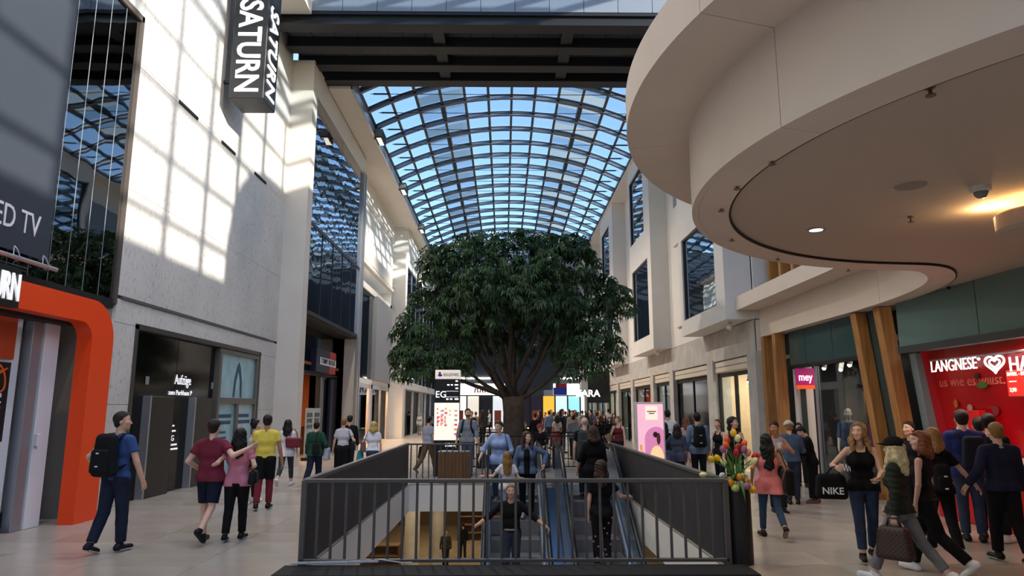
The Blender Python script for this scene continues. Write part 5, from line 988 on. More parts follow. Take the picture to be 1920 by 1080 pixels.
def person(label, loc, H, face, sex='m', legs=STAND, hands=None, top=None, bot=None, hair=('short', 'dkbrown'), sk='p', shoes='#15151a', lod=1, lean=0, turn=0, nod=0, bulk=1.0, curl=.5, group=None, elbow=None, beard=None, cap=None, twist=0, glasses=False, sole='#d8d4cc', spread=0):
    """face: heading in degrees, 0 = away from the camera. hands: {'L':(x,y,z),'R':..} at H=1.75, facing +y, z from the ground"""
    s = H / 1.75; f = sex == 'f'; root = empty('person', label, 'person', loc, math.radians(face), group or 'shoppers in the mall'); rg = Rig(); rg.root = root; rg.s = s; rg.H = H
    hb = {0: .035, 1: .022, 2: .015, 3: .012}[lod]; hh = {0: .03, 1: .016, 2: .010, 3: .0075}[lod]; hn = {0: .03, 1: .014, 2: .009, 3: .0065}[lod]
    hipx = .088 if not f else .092; legl = (.42, .40); hip = {}; kn = {}; an = {}; foot = {}
    for S, sx in (('L', -1), ('R', 1)):
        th, kb = legs[S]; a = math.radians(th); b = math.radians(th - kb); h0 = np.array((sx * hipx, 0, 0.)); sp_ = math.radians(spread) * sx
        k0 = h0 + legl[0] * np.array((math.sin(sp_) * .9, math.sin(a), -math.cos(a))); a0 = k0 + legl[1] * np.array((math.sin(sp_) * .9, math.sin(b), -math.cos(b)))
        sh = th - kb; ph = math.radians(-max(0, -sh - 6) * 1.0 if sh < -6 else max(0, sh - 6) * .6); fd = np.array((sx * .12, math.cos(ph), math.sin(ph))); up = np.array((0, -math.sin(ph), math.cos(ph)))
        hip[S], kn[S], an[S], foot[S] = h0, k0, a0, (fd, up)
    low = min(min((an[S] - foot[S][0] * .06 - foot[S][1] * .085)[2], (an[S] + foot[S][0] * .17 - foot[S][1] * .085)[2]) for S in 'LR'); dz = -low
    for D in (hip, kn, an):
        for S in 'LR': D[S] = (D[S] + np.array((0, 0, dz)))
    P = np.array((0, 0, dz + .03)); RT = rotx(-math.radians(lean)) @ rotz(math.radians(twist)); rg.P = P * s; rg.RT = RT
    tp = lambda v: P + RT @ np.array(v, float)
    shx = (.178 if not f else .158) * (.5 + .5 * bulk); SH = {'L': tp((-shx, -.01, .452)), 'R': tp((shx, -.01, .452))}
    neck0 = tp((0, -.015, .50)); RH_ = RT @ rotz(math.radians(turn)) @ rotx(-math.radians(nod)); head = tp((0, .005, .605)) + RH_ @ np.array((0, .012, .085))
    rg.head = head * s; rg.SH = {k: v * s for k, v in SH.items()}; rg.RH = RH_
    hands = hands or {}; wr = {}; el = {}
    for S, sx in (('L', -1), ('R', 1)):
        t = hands.get(S) or (sx * (.25 if not f else .23), .06, .80); t = np.array(t, float); t[2] += (dz + .03) - .94
        pole = (elbow or {}).get(S, (sx * .6, -1, -.2)); el[S], wr[S] = ik(SH[S], t, .285, .255, pole)
    rg.wr = {k: v * s for k, v in wr.items()}; rg.el = {k: v * s for k, v in el.items()}; rg.hip = {k: v * s for k, v in hip.items()}
    fem = .86 if f else 1.0; b_ = bulk
    def torso(F, inf, upto=9, straps=False):
        ch = .105 * b_ + inf if not f else .094 * b_ + inf; F_ = lambda a, b, ra, rb, fy, k=.05: F.flat(np.array(a) * s, np.array(b) * s, ra * s, rb * s, RT, P * s, fy, k * s)
        hw_ = .075 if not f else .085
        F_((-hw_, 0, -.02), (hw_, 0, -.02), .100 * b_ + inf, .100 * b_ + inf, .82); F_((-.05, .0, .14), (.05, 0, .14), (.101 if not f else .076) * b_ + inf, (.101 if not f else .076) * b_ + inf, .80)
        F_((-.075, .0, .32), (.075, 0, .32), ch, ch, .78)
        for sx in (-1, 1): F.cap(tp((sx * .045, -.025, .50)) * s, tp((sx * (shx - .04), -.012, .465)) * s, (.034 * fem + inf * .6) * s, (.04 * fem + inf * .6) * s, .03 * s) if not straps else None
        if not straps: F_((-.115, -.01, .42), (.115, -.01, .42), .062 * fem + inf, .062 * fem + inf, .85)
        else:
            for sx in (-1, 1): F.cap(tp((sx * .075, .085, .36)) * s, tp((sx * .085, -.01, .50)) * s, .022 * s, .02 * s, .02 * s); F.cap(tp((sx * .085, -.01, .50)) * s, tp((sx * .07, -.09, .36)) * s, .02 * s, .022 * s, .02 * s)
        if f:
            for sx in (-1, 1): F.ell(tp((sx * .064, .066, .30)) * s, np.array((.054, .046, .055)) * s + inf * s, k=.04 * s)
    def box_of(pts, m): A = np.array(pts) * s; return A.min(0) - m, A.max(0) + m
    pts_arm = [SH['L'], SH['R'], el['L'], el['R'], wr['L'], wr['R']]; pts_leg = [hip['L'], hip['R'], kn['L'], kn['R'], an['L'], an['R']]
    def arm(F, S, inf, frac, k=.03):
        ru, re, rw = .050 * fem * b_ ** .5, .040 * fem * b_ ** .5, .028 * fem; d1 = el[S] - SH[S]; d2 = wr[S] - el[S]
        if frac <= 1: e = SH[S] + d1 * frac; F.cap(SH[S] * s, (SH[S] + d1 * (frac + .12)) * s, (ru + inf * .6) * s, (re + .004 + inf * 1.3) * s, k * s, e * s if frac < .99 else None)
        else:
            F.cap(SH[S] * s, el[S] * s, (ru + inf) * s, (re + inf) * s, k * s); q = frac - 1; e = el[S] + d2 * q; F.cap(el[S] * s, (el[S] + d2 * (q + .1)) * s, (re + inf) * s, (re + (rw - re) * q + inf) * s, .012 * s, e * s)
    def leg(F, S, inf, frac, wide=0):
        rt, rk, rc, ra = .086 * b_ * (1.0 if not f else 1.03), .056, .054, .038; d1 = kn[S] - hip[S]; d2 = an[S] - kn[S]
        if frac <= 1: e = hip[S] + d1 * frac; F.cap(hip[S] * s, (hip[S] + d1 * (frac + .15)) * s, (rt + inf) * s, (rk + inf + wide) * s, .02 * s, e * s)
        else:
            F.cap(hip[S] * s, kn[S] * s, (rt + inf) * s, (rk + inf + wide * .5) * s, .02 * s); q = frac - 1; m = kn[S] + d2 * .33; e = kn[S] + d2 * q
            F.cap(kn[S] * s, m * s, (rk + inf + wide * .5) * s, (rc + inf + wide * .7) * s, .012 * s); F.cap(m * s, (kn[S] + d2 * (q + .12)) * s, (rc + inf + wide * .7) * s, (ra + .006 + inf + wide) * s, .012 * s, e * s)
    # --- body (one continuous skin)
    lo, hi = box_of(pts_arm + pts_leg + [head, P], .14 * s); lo[2] = 0.02 * s; Fb = Field(lo, (hi[0], hi[1], neck0[2] * s + .1 * s), hb); torso(Fb, -.014)
    for S in 'LR':
        arm(Fb, S, -.002, 1.98); Fb.cap(el[S] * s, wr[S] * s, .037 * fem * s, .026 * fem * s, .01 * s); leg(Fb, S, -.006, 1.99)
    Fb.cap(neck0 * s, (head + RH_ @ np.array((0, -.012, -.06))) * s, .054 * fem * s, .050 * fem * s, .03 * s)
    parts = [Fb.net()]
    # --- head
    hs = s * (1.0 if not f else .96)
    ph_ = lambda v: head * s + RH_ @ (np.array(v, float) * hs)
    Fh = Field(head * s - .17 * s, head * s + .17 * s, hh)
    def skull(F, inf):
        F.ell(ph_((0, -.018, .035)), np.array((.074 + inf, .094 + inf, .085 + inf)) * hs, RH_, .02 * s)
    skull(Fh, 0); Fh.ell(ph_((0, .025, -.045)), np.array((.057, .062, .072)) * hs, RH_, .045 * s); Fh.ell(ph_((0, .055, -.092)), np.array((.027, .024, .022)) * hs, RH_, .03 * s)
    Fh.cap(ph_((0, .076, .012)), ph_((0, .098, -.028)), .009 * hs, .014 * hs, .012 * s)
    for sx in (-1, 1):
        Fh.ell(ph_((sx * .077, -.012, -.012)), np.array((.011, .022, .032)) * hs, RH_, .006 * s); Fh.ell(ph_((sx * .04, .062, -.02)), np.array((.024, .02, .02)) * hs, RH_, .02 * s)
        if lod >= 2: Fh.ell(ph_((sx * .031, .093, .012)), np.array((.019, .016, .013)) * hs, RH_, sub=True); Fh.cap(ph_((sx * .015, .079, .028)), ph_((sx * .047, .068, .028)), .008 * hs, .006 * hs, .01 * s)
    Fh.cap(ph_((-.016, .080, -.062)), ph_((.016, .080, -.062)), .008 * hs, .008 * hs, .008 * s)
    Fh.cap(ph_((0, -.02, -.05)), neck0 * s + RT @ np.array((0, .0, .02)) * s, .05 * fem * hs, .052 * fem * hs, .03 * s)
    parts.append(Fh.net())
    # --- hands
    for S, sx in (('L', -1), ('R', 1)):
        d = nrm(wr[S] - el[S]); inn = np.array((-sx, .15, 0)); inn = nrm(inn - d * (inn @ d)); sd_ = np.cross(d, inn) * 1.0
        if sd_[1] < 0 and abs(d[2]) > .3: sd_ = -sd_
        cu = curl if not isinstance(curl, dict) else curl.get(S, .5); w0 = wr[S]; c = w0 + d * .05; hsz = s * fem ** .5
        Fn = Field(w0 * s - .16 * s, w0 * s + .22 * s, hn)
        pp = lambda al, si, no: (w0 + d * al + sd_ * si + inn * no) * s
        if lod == 0: Fn.cap(pp(0, 0, 0), pp(.13, 0, .01), .03 * s, .022 * s, .01 * s)
        else:
            for q in (-.024, -.008, .008, .024): Fn.cap(pp(.0, q * .6, 0), pp(.078, q, .002), .015 * s, .0125 * s, .012 * s)
            for q, l in ((-.031, .058), (-.0105, .074), (.0105, .08), (.031, .072)):
                a1 = cu * .6; a2 = cu * 1.5; m1 = (.078 + l * .5 * math.cos(a1), l * .5 * math.sin(a1)); m2 = (m1[0] + l * .55 * math.cos(a2), m1[1] + l * .55 * math.sin(a2))
                Fn.cap(pp(.072, q * .9, .002), pp(m1[0], q, m1[1]), .0105 * hsz, .0095 * hsz, .003 * s); Fn.cap(pp(m1[0], q, m1[1]), pp(m2[0], q, m2[1]), .0095 * hsz, .0075 * hsz, .003 * s)
            Fn.cap(pp(.02, .025, .006), pp(.058, .052, .02 + .012 * cu), .014 * hsz, .011 * hsz, .008 * s); Fn.cap(pp(.058, .052, .02 + .012 * cu), pp(.088, .05 - .012 * cu, .026 + .03 * cu), .011 * hsz, .009 * hsz, .004 * s)
        Fn.cap(pp(-.04, 0, 0), pp(.02, 0, 0), .027 * fem * s, .026 * fem * s, .01 * s); parts.append(Fn.net())
        rg.__dict__.setdefault('grip', {})[S] = (w0 + d * .085 + inn * .03) * s
    body = link('body', to_mesh('body', parts), skin(sk), root)
    # --- shirt / jacket
    tl = dict(kind='tee', col='#444444', hem=-.04, loose=.014, mat='cloth'); tl.update(top or {}); kd = tl['kind']; inf = tl['loose']
    slv = {'tee': .58, 'long': 1.93, 'tank': 0, 'jacket': 1.95, 'half': 1.15, 'roll': 1.45, 'none': 0}[kd] if 'slv' not in tl else tl['slv']; hg = {0: .035, 1: .02, 2: .0145, 3: .0115}[lod]
    lo, hi = box_of([SH['L'], SH['R'], P, tp((.2, .16, .3)), tp((-.2, -.16, .3)), tp((0, 0, min(0, tl['hem']) - .05))] + (pts_arm[2:4] if slv > 0 else []) + (pts_arm[4:] if slv > 1 else []), .10 * s)
    Ft = Field(lo, (hi[0], hi[1], max(hi[2], (neck0[2] + .06) * s)) if slv > 1 else hi, hg); torso(Ft, inf, straps=kd == 'tank')
    if tl['hem'] < -.05:
        for S in 'LR': Ft.cap(hip[S] * s, (hip[S] + (kn[S] - hip[S]) * .5) * s, (.088 * b_ + inf) * s, (.08 * b_ + inf * 1.5) * s, .05 * s)
        if tl['hem'] < -.2: Ft.cap(P * s, (P + np.array((0, 0, tl['hem'] - .1))) * s, .14 * s, .19 * s, .06 * s)
    Ft.cut(-(RT @ np.array((0, 0, 1.))), tp((0, 0, tl['hem'])) * s)
    if slv > 0:
        for S in 'LR': arm(Ft, S, inf * .75, slv)
    if kd == 'jacket' and tl.get('open'): pass
    nk = {'tank': .095, 'none': .09}.get(kd, .066 if not f else .07); nk = tl.get('neck', nk); Ft.ell(tp((0, .02 if kd != 'tank' else .03, .535)) * s, np.array((nk, nk, .055 if kd not in ('tank',) else .07)) * s, RT, sub=True)
    if kd in ('tank', 'none'):
        for S in 'LR': Ft.ell(SH[S] * s + RT @ np.array((np.sign(SH[S][0]) * .03, 0, 0)) * s, np.array((.06, .11, .10)) * s, RT, sub=True)
    if tl.get('quilt'): x, y, z = Ft.grid(); Ft.d = Ft.d + (.004 * np.cos(z * 2 * PI / .055)).astype(np.float32)
    shirt = link({'jacket': 'jacket', 'tank': 'tank_top', 'none': 'top', 'long': 'sweater'}.get(kd, 'shirt'), to_mesh('shirt', [Ft.net()]), tl.get('m') or cloth(tl['col'], tl['mat']), root)
    rg.shirt = shirt
    # --- trousers / skirt / shorts
    bl = dict(kind='trousers', col='#1c2233', fit=.012, wide=0, mat='cloth', waist=.075, end=1.94); bl.update(bot or {}); kb_ = bl['kind']; bl['waist'] = min(bl['waist'], tl['hem'] + .05) if tl['hem'] > -.25 else -.02
    lo, hi = box_of(pts_leg + [P, tp((0, 0, .12)), tp((.19, .12, 0)), tp((-.19, -.12, 0))], .09 * s); lo[2] = max(lo[2], .0); Fp = Field(lo, hi, hg); i2 = bl['fit']
    hw_ = .075 if not f else .085; Fp.flat(np.array((-hw_, 0, -.02)) * s, np.array((hw_, 0, -.02)) * s, (.103 * b_ + i2 * .5) * s, (.103 * b_ + i2 * .5) * s, RT, P * s, .84, .05 * s)
    Fp.flat(np.array((-.05, 0, .10)) * s, np.array((.05, 0, .10)) * s, (.094 if not f else .08) * b_ * s, (.094 if not f else .08) * b_ * s, RT, P * s, .82, .05 * s)
    if f: [Fp.ell(tp((sx * .055, -.045, -.06)) * s, np.array((.075, .068, .085)) * b_ * s, RT, .05 * s) for sx in (-1, 1)]
    if kb_ == 'skirt':
        e = bl['end']; Fp.cap(P * s, (P + np.array((0, 0, -.45 * e))) * s, .15 * s, (.17 + .06 * e) * s, .05 * s); Fp.cut((0, 0, -1), (P + np.array((0, 0, -.42 * e))) * s)
    else:
        e = {'shorts': .85, 'capri': 1.5}.get(kb_, bl['end'])
        for S in 'LR': leg(Fp, S, i2, e, bl['wide'] + (.012 if kb_ == 'shorts' else 0))
    Fp.cut(RT @ np.array((0, 0, 1.)), tp((0, 0, bl['waist'])) * s)
    if bl.get('under'):
        Fu = Field(lo, hi, hg)
        for S in 'LR': leg(Fu, S, .012, 1.93)
        link('trousers', to_mesh('trousers', [Fu.net()]), cloth(bl['under']), root)
    link({'skirt': 'skirt', 'shorts': 'shorts'}.get(kb_, 'trousers'), to_mesh('trousers', [Fp.net()]), cloth(bl['col'], bl['mat']), root)
    # --- shoes
    if shoes:
        for S in 'LR':
            fd, up = foot[S]; a = an[S]; heel = a - fd * .045 - up * .045; toe = a + fd * .155 - up * .055; gs = {0: .03, 1: .016, 2: .011, 3: .009}[lod]
            lo, hi = box_of([heel, toe, a], .07 * s); Fs_ = Field(lo, hi, gs); Fs_.cap(heel * s, toe * s, .042 * s, .036 * s, .02 * s); Fs_.cap(heel * s, (a + up * .02) * s, .042 * s, .043 * s, .02 * s); Fs_.cut(-up, (a - up * .082) * s); Fs_.cut(up, (a + up * .02) * s)
            sh_ = link('shoe', to_mesh('shoe', [Fs_.net()]), cloth(shoes, 'leather'), root)
            if lod >= 2:
                Fz = Field(lo, hi, gs); Fz.cap(heel * s, toe * s, .047 * s, .041 * s, .02 * s); Fz.cut(-up, (a - up * .085) * s); Fz.cut(up, (a - up * .066) * s); link('sole', to_mesh('sole', [Fz.net()]), cloth(sole, 'leather'), sh_)
    # --- hair
    st, hc = hair[0], hair[1]
    if st != 'bald':
        Lh = hair[2] if len(hair) > 2 else .35; gh_ = {0: .03, 1: .016, 2: .011, 3: .0085}[lod]
        lo = head * s - .16 * s; hi = head * s + .19 * s
        if st in ('long', 'pony', 'bob'): lo = lo - np.array((.06, .08, Lh + .05)) * s
        Fr = Field(lo, hi, gh_); skull(Fr, .013 if st == 'short' else .02); Fr.ell(ph_((0, -.05, -.03)), np.array((.068, .052, .062)) * hs, RH_, .02 * s); Fr.ell(ph_((0, -.035, .0)), np.array((.082, .04, .055)) * hs, RH_, .01 * s); x, y, z = Fr.grid(); o = head * s; p = [x - o[0], y - o[1], z - o[2]]; q = [RH_[0, i] * p[0] + RH_[1, i] * p[1] + RH_[2, i] * p[2] for i in range(3)]
        tz = np.clip((q[2] / hs - .025) / .085, 0, 1); Fr.d = np.maximum(Fr.d, (q[1] / hs - (.0 + .078 * tz * tz * (3 - 2 * tz))) * hs); Fr.d = np.maximum(Fr.d, (-.085 - q[2] / hs) * hs).astype(np.float32)
        if st in ('long', 'bob'):
            L_ = Lh if st == 'long' else min(Lh, .2); bo = lambda v: head * s + (RT @ (np.array(v) * s))
            for sx in (-1, 1):
                Fr.cap(ph_((sx * .05, -.03, .05)), bo((sx * .075, -.055, -.12)), .045 * s, .05 * s, .03 * s); Fr.cap(bo((sx * .075, -.055, -.12)), bo((sx * .065, -.105, -L_)), .05 * s, .03 * s, .03 * s)
                if len(hair) > 3: Fr.cap(ph_((sx * .068, .02, .04)), bo((sx * .095, .03, -.14)), .026 * s, .034 * s, .02 * s); Fr.cap(bo((sx * .095, .03, -.14)), bo((sx * .10, .085, -hair[3])), .034 * s, .018 * s, .02 * s)
            Fr.cap(ph_((0, -.07, .03)), bo((0, -.10, -.15)), .07 * s, .062 * s, .04 * s); Fr.cap(bo((0, -.10, -.15)), bo((0, -.125, -L_ - .02)), .06 * s, .04 * s, .03 * s)
        elif st == 'pony':
            Fr.cap(ph_((0, -.10, .06)), ph_((0, -.15, .0)), .025 * s, .035 * s, .02 * s); Fr.cap(ph_((0, -.15, .0)), ph_((0, -.14, -Lh)), .035 * s, .015 * s, .01 * s)
        elif st == 'bun': Fr.ell(ph_((0, -.085, .12)), np.array((.045, .045, .042)) * hs, RH_, .01 * s)
        elif st == 'lowbun': Fr.ell(ph_((0, -.125, -.01)), np.array((.04, .035, .04)) * hs, RH_, .01 * s)
        if lod >= 2 and st != 'short': Fr.d = Fr.d + (.0035 * s * np.sin(70 * (x * 1.0 + .3 * y) / s + 9 * np.sin(z * 14))).astype(np.float32)
        link('hair', to_mesh('hair', [Fr.net()]), hairm(hc), root)
    if beard:
        Fd = Field(head * s - .15 * s, head * s + .13 * s, .010); Fd.ell(ph_((0, .027, -.052)), np.array((.062, .066, .072)) * hs, RH_, .01); x, y, z = Fd.grid(); o = head * s; p = [x - o[0], y - o[1], z - o[2]]; q2 = RH_[0, 2] * p[0] + RH_[1, 2] * p[1] + RH_[2, 2] * p[2]; q1 = RH_[0, 1] * p[0] + RH_[1, 1] * p[1] + RH_[2, 1] * p[2]
        Fd.d = np.maximum(np.maximum(Fd.d, q2 + .042 * hs), -(q1 - .0 * hs)).astype(np.float32); link('beard', to_mesh('beard', [Fd.net()]), hairm(beard), root)
    if cap:
        Fc = Field(head * s - .2 * s, head * s + .2 * s, .011); skull(Fc, .036); Fc.cut(RH_ @ np.array((0, 0, -1.)), ph_((0, 0, .03))); sgn_ = cap[1]; Fc.ell(ph_((0, sgn_ * .115, .052)), np.array((.068, .075, .012)) * hs, RH_, .008); link('cap', to_mesh('cap', [Fc.net()]), cloth(cap[0]), root)
    if lod >= 2:
        for sx in (-1, 1):
            e = MB(); c = ph_((sx * .031, .072, .010)); e.ball(c, .0135 * hs, 8); eo = e.build('eye', mat('eye_white', '#e6e0da', .25), root, True); i_ = MB(); i_.ball(ph_((sx * .031, .0815, .010)), .0062 * hs, 6).build('iris', mat('iris_dark', '#20140e', .2), eo, True)
            MB().tube([ph_((sx * .014, .086, .031)), ph_((sx * .032, .085, .036)), ph_((sx * .05, .072, .030))], .0035 * hs, 5).build('eyebrow', hairm(hc if hc not in ('plat', 'blond') else 'dblond'), root)
        MB().tube([ph_((-.023, .081, -.061)), ph_((-.008, .0885, -.058)), ph_((.008, .0885, -.058)), ph_((.023, .081, -.061)), ph_((.0, .0885, -.066)), ph_((-.02, .082, -.062))], .0038 * hs, 5).build('lips', mat('lip_' + sk, {'p': '#b46a62', 'f': '#c0706a', 't': '#8f5146', 'd': '#5a3028'}[sk], .45), root)
    if glasses:
        g_ = MB()
        for sx in (-1, 1): g_.tube([ph_((sx * .034 + .021 * math.cos(t), .097, .012 + .017 * math.sin(t))) for t in [2 * PI * k / 12 for k in range(13)]], .0022 * hs, 4); g_.tube([ph_((sx * .055, .093, .014)), ph_((sx * .08, -.01, .01))], .002 * hs, 4)
        g_.build('glasses', M_BLACKM, root)
    return rg
def feet(px, py, z=0): v = atz(px, py, z); return v
def stature(pos, yh):    # height that puts the head top on picture row yh
    d = math.hypot(pos.x, pos.y); lo_, hi_ = .8, 2.4
    def row(zz):
        v = Vector((pos.x, pos.y, pos.z + zz - CAMH)); X = v.x * math.cos(YAW) - v.y * math.sin(YAW); Yf = v.x * math.sin(YAW) + v.y * math.cos(YAW); c = Yf * cp + v.z * sp; u = -Yf * sp + v.z * cp; return 540 - F * u / c
    for _ in range(40):
        m = (lo_ + hi_) / 2
        if row(m) > yh: lo_ = m
        else: hi_ = m
    return lo_
# ---- bags
def frame_of(rg, name, label, cat): 
    r = rg.root; e = empty(name, label, cat, r.location.copy(), r.rotation_euler.z); return e
def rbox(F, c, h, r, R=np.eye(3), taper=0):
    x, y, z = F.grid(); p = [x - c[0], y - c[1], z - c[2]]; q = [R[0, i] * p[0] + R[1, i] * p[1] + R[2, i] * p[2] for i in range(3)]; k = 1 - taper * np.clip((q[2] / h[2] + 1) / 2, 0, 1)
    d = [np.abs(q[0]) - h[0] * k + r, np.abs(q[1]) - h[1] * k + r, np.abs(q[2]) - h[2] + r]; v = np.sqrt(np.maximum(d[0], 0) ** 2 + np.maximum(d[1], 0) ** 2 + np.maximum(d[2], 0) ** 2) + np.minimum(np.maximum(np.maximum(d[0], d[1]), d[2]), 0) - r
    F.d = np.minimum(F.d, v).astype(np.float32)
def backpack(rg, label, col='#15161a', k=1.0, lod=2, drop=0):
    s = rg.s; e = frame_of(rg, 'backpack', label, 'backpack'); R = rg.RT; c = rg.P + R @ (np.array((0, -.215, .27 - drop)) * s); m = cloth(col); g = {1: .018, 2: .012}[lod]
    F_ = Field(c - .36 * s, c + .36 * s, g); rbox(F_, c, np.array((.15 * k, .085, .235 * k)) * s, .07 * s, R, .18); link('bag_body', to_mesh('bag', [F_.net()]), m, e)
    F_ = Field(c - .36 * s, c + .36 * s, g); rbox(F_, c + R @ (np.array((0, -.085, -.07)) * s), np.array((.115 * k, .045, .13 * k)) * s, .035 * s, R, .1); link('pocket', to_mesh('pocket', [F_.net()]), m, e)
    for sx in (-1, 1):
        b = lambda v: rg.P + R @ (np.array(v) * s)
        MB().tube([b((sx * .08, -.13, .43)), b((sx * .10, -.06, .525)), b((sx * .105, .02, .535)), b((sx * .11, .10, .46)), b((sx * .125, .115, .33)), b((sx * .15, .06, .2)), b((sx * .14, -.12, .10))], .016 * s, 6, True, (1.5, .6)).build('strap', m, e, True)
    MB().tube([c + R @ (np.array(v) * s) for v in ((-.03, .06, .22), (-.02, .05, .27), (.02, .05, .27), (.03, .06, .22))], .008, 6).build('handle', m, e, True)
    for z in (-.13, .03): o = MB().box(-.02 * s, .02 * s, -.003, .003, -.008, .008).build('tag', M_PRINT, e); o.location = c + R @ (np.array((-.0, -.135, z)) * s)
    return e
def bag(rg, label, at, size, col, name='handbag', cat='bag', strap=None, lod=2, kind='leather', taper=.25, rz=0, txt=None, m=None):
    """at: bag centre in the wearer's frame (H=1.75); strap: list of points in the same frame"""
    s = rg.s; e = frame_of(rg, name, label, cat); c = np.array(at, float) * s; h = np.array(size) * s; m = m or cloth(col, kind); g = .012 if lod > 1 else .018; R = rotz(math.radians(rz))
    F_ = Field(c - h.max() * 1.35, c + h.max() * 1.35, g); rbox(F_, c, h, min(h) * .6, R, taper); link('bag_body', to_mesh('bag', [F_.net()]), m, e)
    for st in (strap or []): MB().tube([np.array(v) * s for v in st], .011 * s, 6, True, (1.3, .7)).build('strap', m, e, True)
    if txt: text(txt, .12 * s, Vector(c + R @ np.array((0, -h[1] - .004, -h[2] * .55))), Vector(R @ np.array((0, -1, 0))), M_PRINT, e, bold=.015, align='CENTER')
    return e
# ---------------------------------------------------------------- the shoppers
def at(px, yf, yh, z=0):
    p = feet(px, yf, z); return p, stature(p, yh)
def esc(px, Y, yh, row=500):     # someone on an escalator at depth Y
    z = min(0, -(YT - Y) * SL); p = aty(px, 900, Y); p.z = z; return p, stature(p, yh)
DEN = dict(mat='denim')
# left side
p, H = at(205, 1036, 773)
A = person('man in blue T-shirt and jeans walking past the orange portal with a black backpack', p, H, -14, legs=dict(L=(-8, 16), R=(7, 4)), top=dict(col='#34528a', hem=-.05, loose=.02), bot=dict(col='#1d2740', fit=.018, **DEN), hair=('short', 'dkbrown'), lod=3, turn=-55, hands={'R': (.33, .10, .84), 'L': (-.30, .02, .98)}, shoes='#141822', curl=.7)
backpack(A, 'black backpack on the man beside the orange portal', k=1.15)
p, H = at(386, 1016, 785)
B = person('man in maroon T-shirt and navy shorts with an arm round a woman in pink', p, H, -4, legs=dict(L=(8, 4), R=(-12, 34)), top=dict(col='#7c1f36', hem=-.08, loose=.025), bot=dict(kind='shorts', col='#151c30', fit=.014), hair=('short', 'dkbrown'), lod=3, hands={'R': (.56, .0, 1.34), 'L': (-.24, .12, 1.02)}, elbow={'R': (.2, -.6, -.6)}, shoes='#141416', sole='#1a1a1c', turn=-8, bulk=1.08, sk='f')
p, H = at(438, 1014, 803)
Bw = person('dark haired woman in a pink top and black trousers hugging the man in maroon', p, H, 2, 'f', dict(L=(-6, 8), R=(8, 4)), top=dict(col='#dd7f96', hem=-.10, loose=.022), bot=dict(col='#101114', fit=.014), hair=('long', 'black', .30), lod=3, hands={'L': (-.46, -.10, 1.12), 'R': (.20, .10, 1.08)}, elbow={'L': (-.1, -.8, -.5)}, shoes='#121214', bulk=1.12, sk='f')
bag(Bw, 'black leather shoulder bag on the woman in the pink top', (.27, -.06, .98), (.07, .12, .11), '#101013', 'shoulder_bag', strap=[[(.25, -.10, 1.06), (.19, -.09, 1.3), (.16, -.02, 1.46), (.20, .06, 1.3), (.27, .04, 1.06)]])
p, H = at(492, 956, 778)
Y_ = person('man in bright yellow polo shirt and black shorts over dark red trousers', p, H, 8, legs=dict(L=(-8, 10), R=(8, 6)), top=dict(col='#ecd417', hem=-.0, loose=.018, slv=.5), bot=dict(kind='shorts', col='#0e0f12', fit=.02, under='#7d1d2a'), hair=('short', 'dkbrown'), lod=3, hands={'R': (.30, .05, .86)}, bulk=1.06, sk='t', shoes='#101012')
p, H = at(470, 944, 787)
person('woman with dark hair in a high bun behind the man in yellow', p, H, -50, 'f', STEP, top=dict(col='#e3dcd8', kind='tank'), bot=dict(col='#23252b'), hair=('bun', 'black'), lod=2, shoes='#f0f0f2', sk='f')
p, H = at(534, 912, 784)
Wb = person('woman with long dark hair in a loose white top and grey cropped trousers', p, H, 2, 'f', WALK2, top=dict(col='#e9e6ea', kind='half', hem=-.14, loose=.03), bot=dict(col='#3a3c42', end=1.72, fit=.008), hair=('long', 'dkbrown', .27), lod=2, shoes='#ececee', sk='f', hands={'R': (.25, .18, .78)})
bag(Wb, 'dark red leather tote on the shoulder of the woman in white', (.20, -.12, 1.12), (.19, .08, .13), '#7d2430', 'tote_bag', strap=[[(.1, -.14, 1.22), (.13, -.08, 1.42), (.17, 0, 1.47), (.26, -.06, 1.36), (.30, -.12, 1.22)]], taper=-.12)
p, H = at(588, 912, 790)
Gm = person('person in dark green sweater walking with a grey jacket over the arm', p, H, -4, legs=dict(L=(-20, 22), R=(10, 4)), top=dict(col='#1f4a38', kind='long', hem=-.12, loose=.035), bot=dict(col='#1a2233', fit=.03), hair=('short', 'dkbrown'), lod=2, hands={'R': (.26, .16, .98)}, shoes='#15161a', sk='f', nod=12)
bag(Gm, 'black slim crossbody bag on the back of the person in green', (.08, -.19, 1.02), (.11, .05, .15), '#17181a', 'crossbody_bag', strap=[[(.08, -.19, 1.15), (.06, -.17, 1.4), (.10, -.02, 1.5)]], taper=.3)
bag(Gm, 'pale grey jacket folded over the arm of the person in green', (.30, .10, .86), (.07, .13, .17), '#b4b6c6', 'folded_jacket', 'jacket', kind='cloth', taper=.1)
p, H = at(640, 908, 783)
Sw = person('woman with short fair hair in a striped white shirt and wide black trousers', p, H, 4, 'f', STAND, top=dict(col='#dcd8e0', hem=.05, loose=.025), bot=dict(col='#0d0d10', fit=.045, wide=.04, waist=.12), hair=('short', 'dblond'), lod=2, shoes='#111114', sk='f', hands={'R': (.27, .1, .98), 'L': (-.27, .05, .86)})
x = Sw.shirt.data.materials[0] = mat('striped_cotton', '#dcd8e0', .85)
nn = x.node_tree.nodes; wv = nn.new('ShaderNodeTexWave'); wv.bands_direction = 'Z'; wv.inputs['Scale'].default_value = 13; rr = nn.new('ShaderNodeValToRGB'); rr.color_ramp.elements[0].position = .12; rr.color_ramp.elements[0].color = lin('#6b6f86'); rr.color_ramp.elements[1].position = .22; rr.color_ramp.elements[1].color = lin('#e2dee4'); tcx = nn.new('ShaderNodeTexCoord')
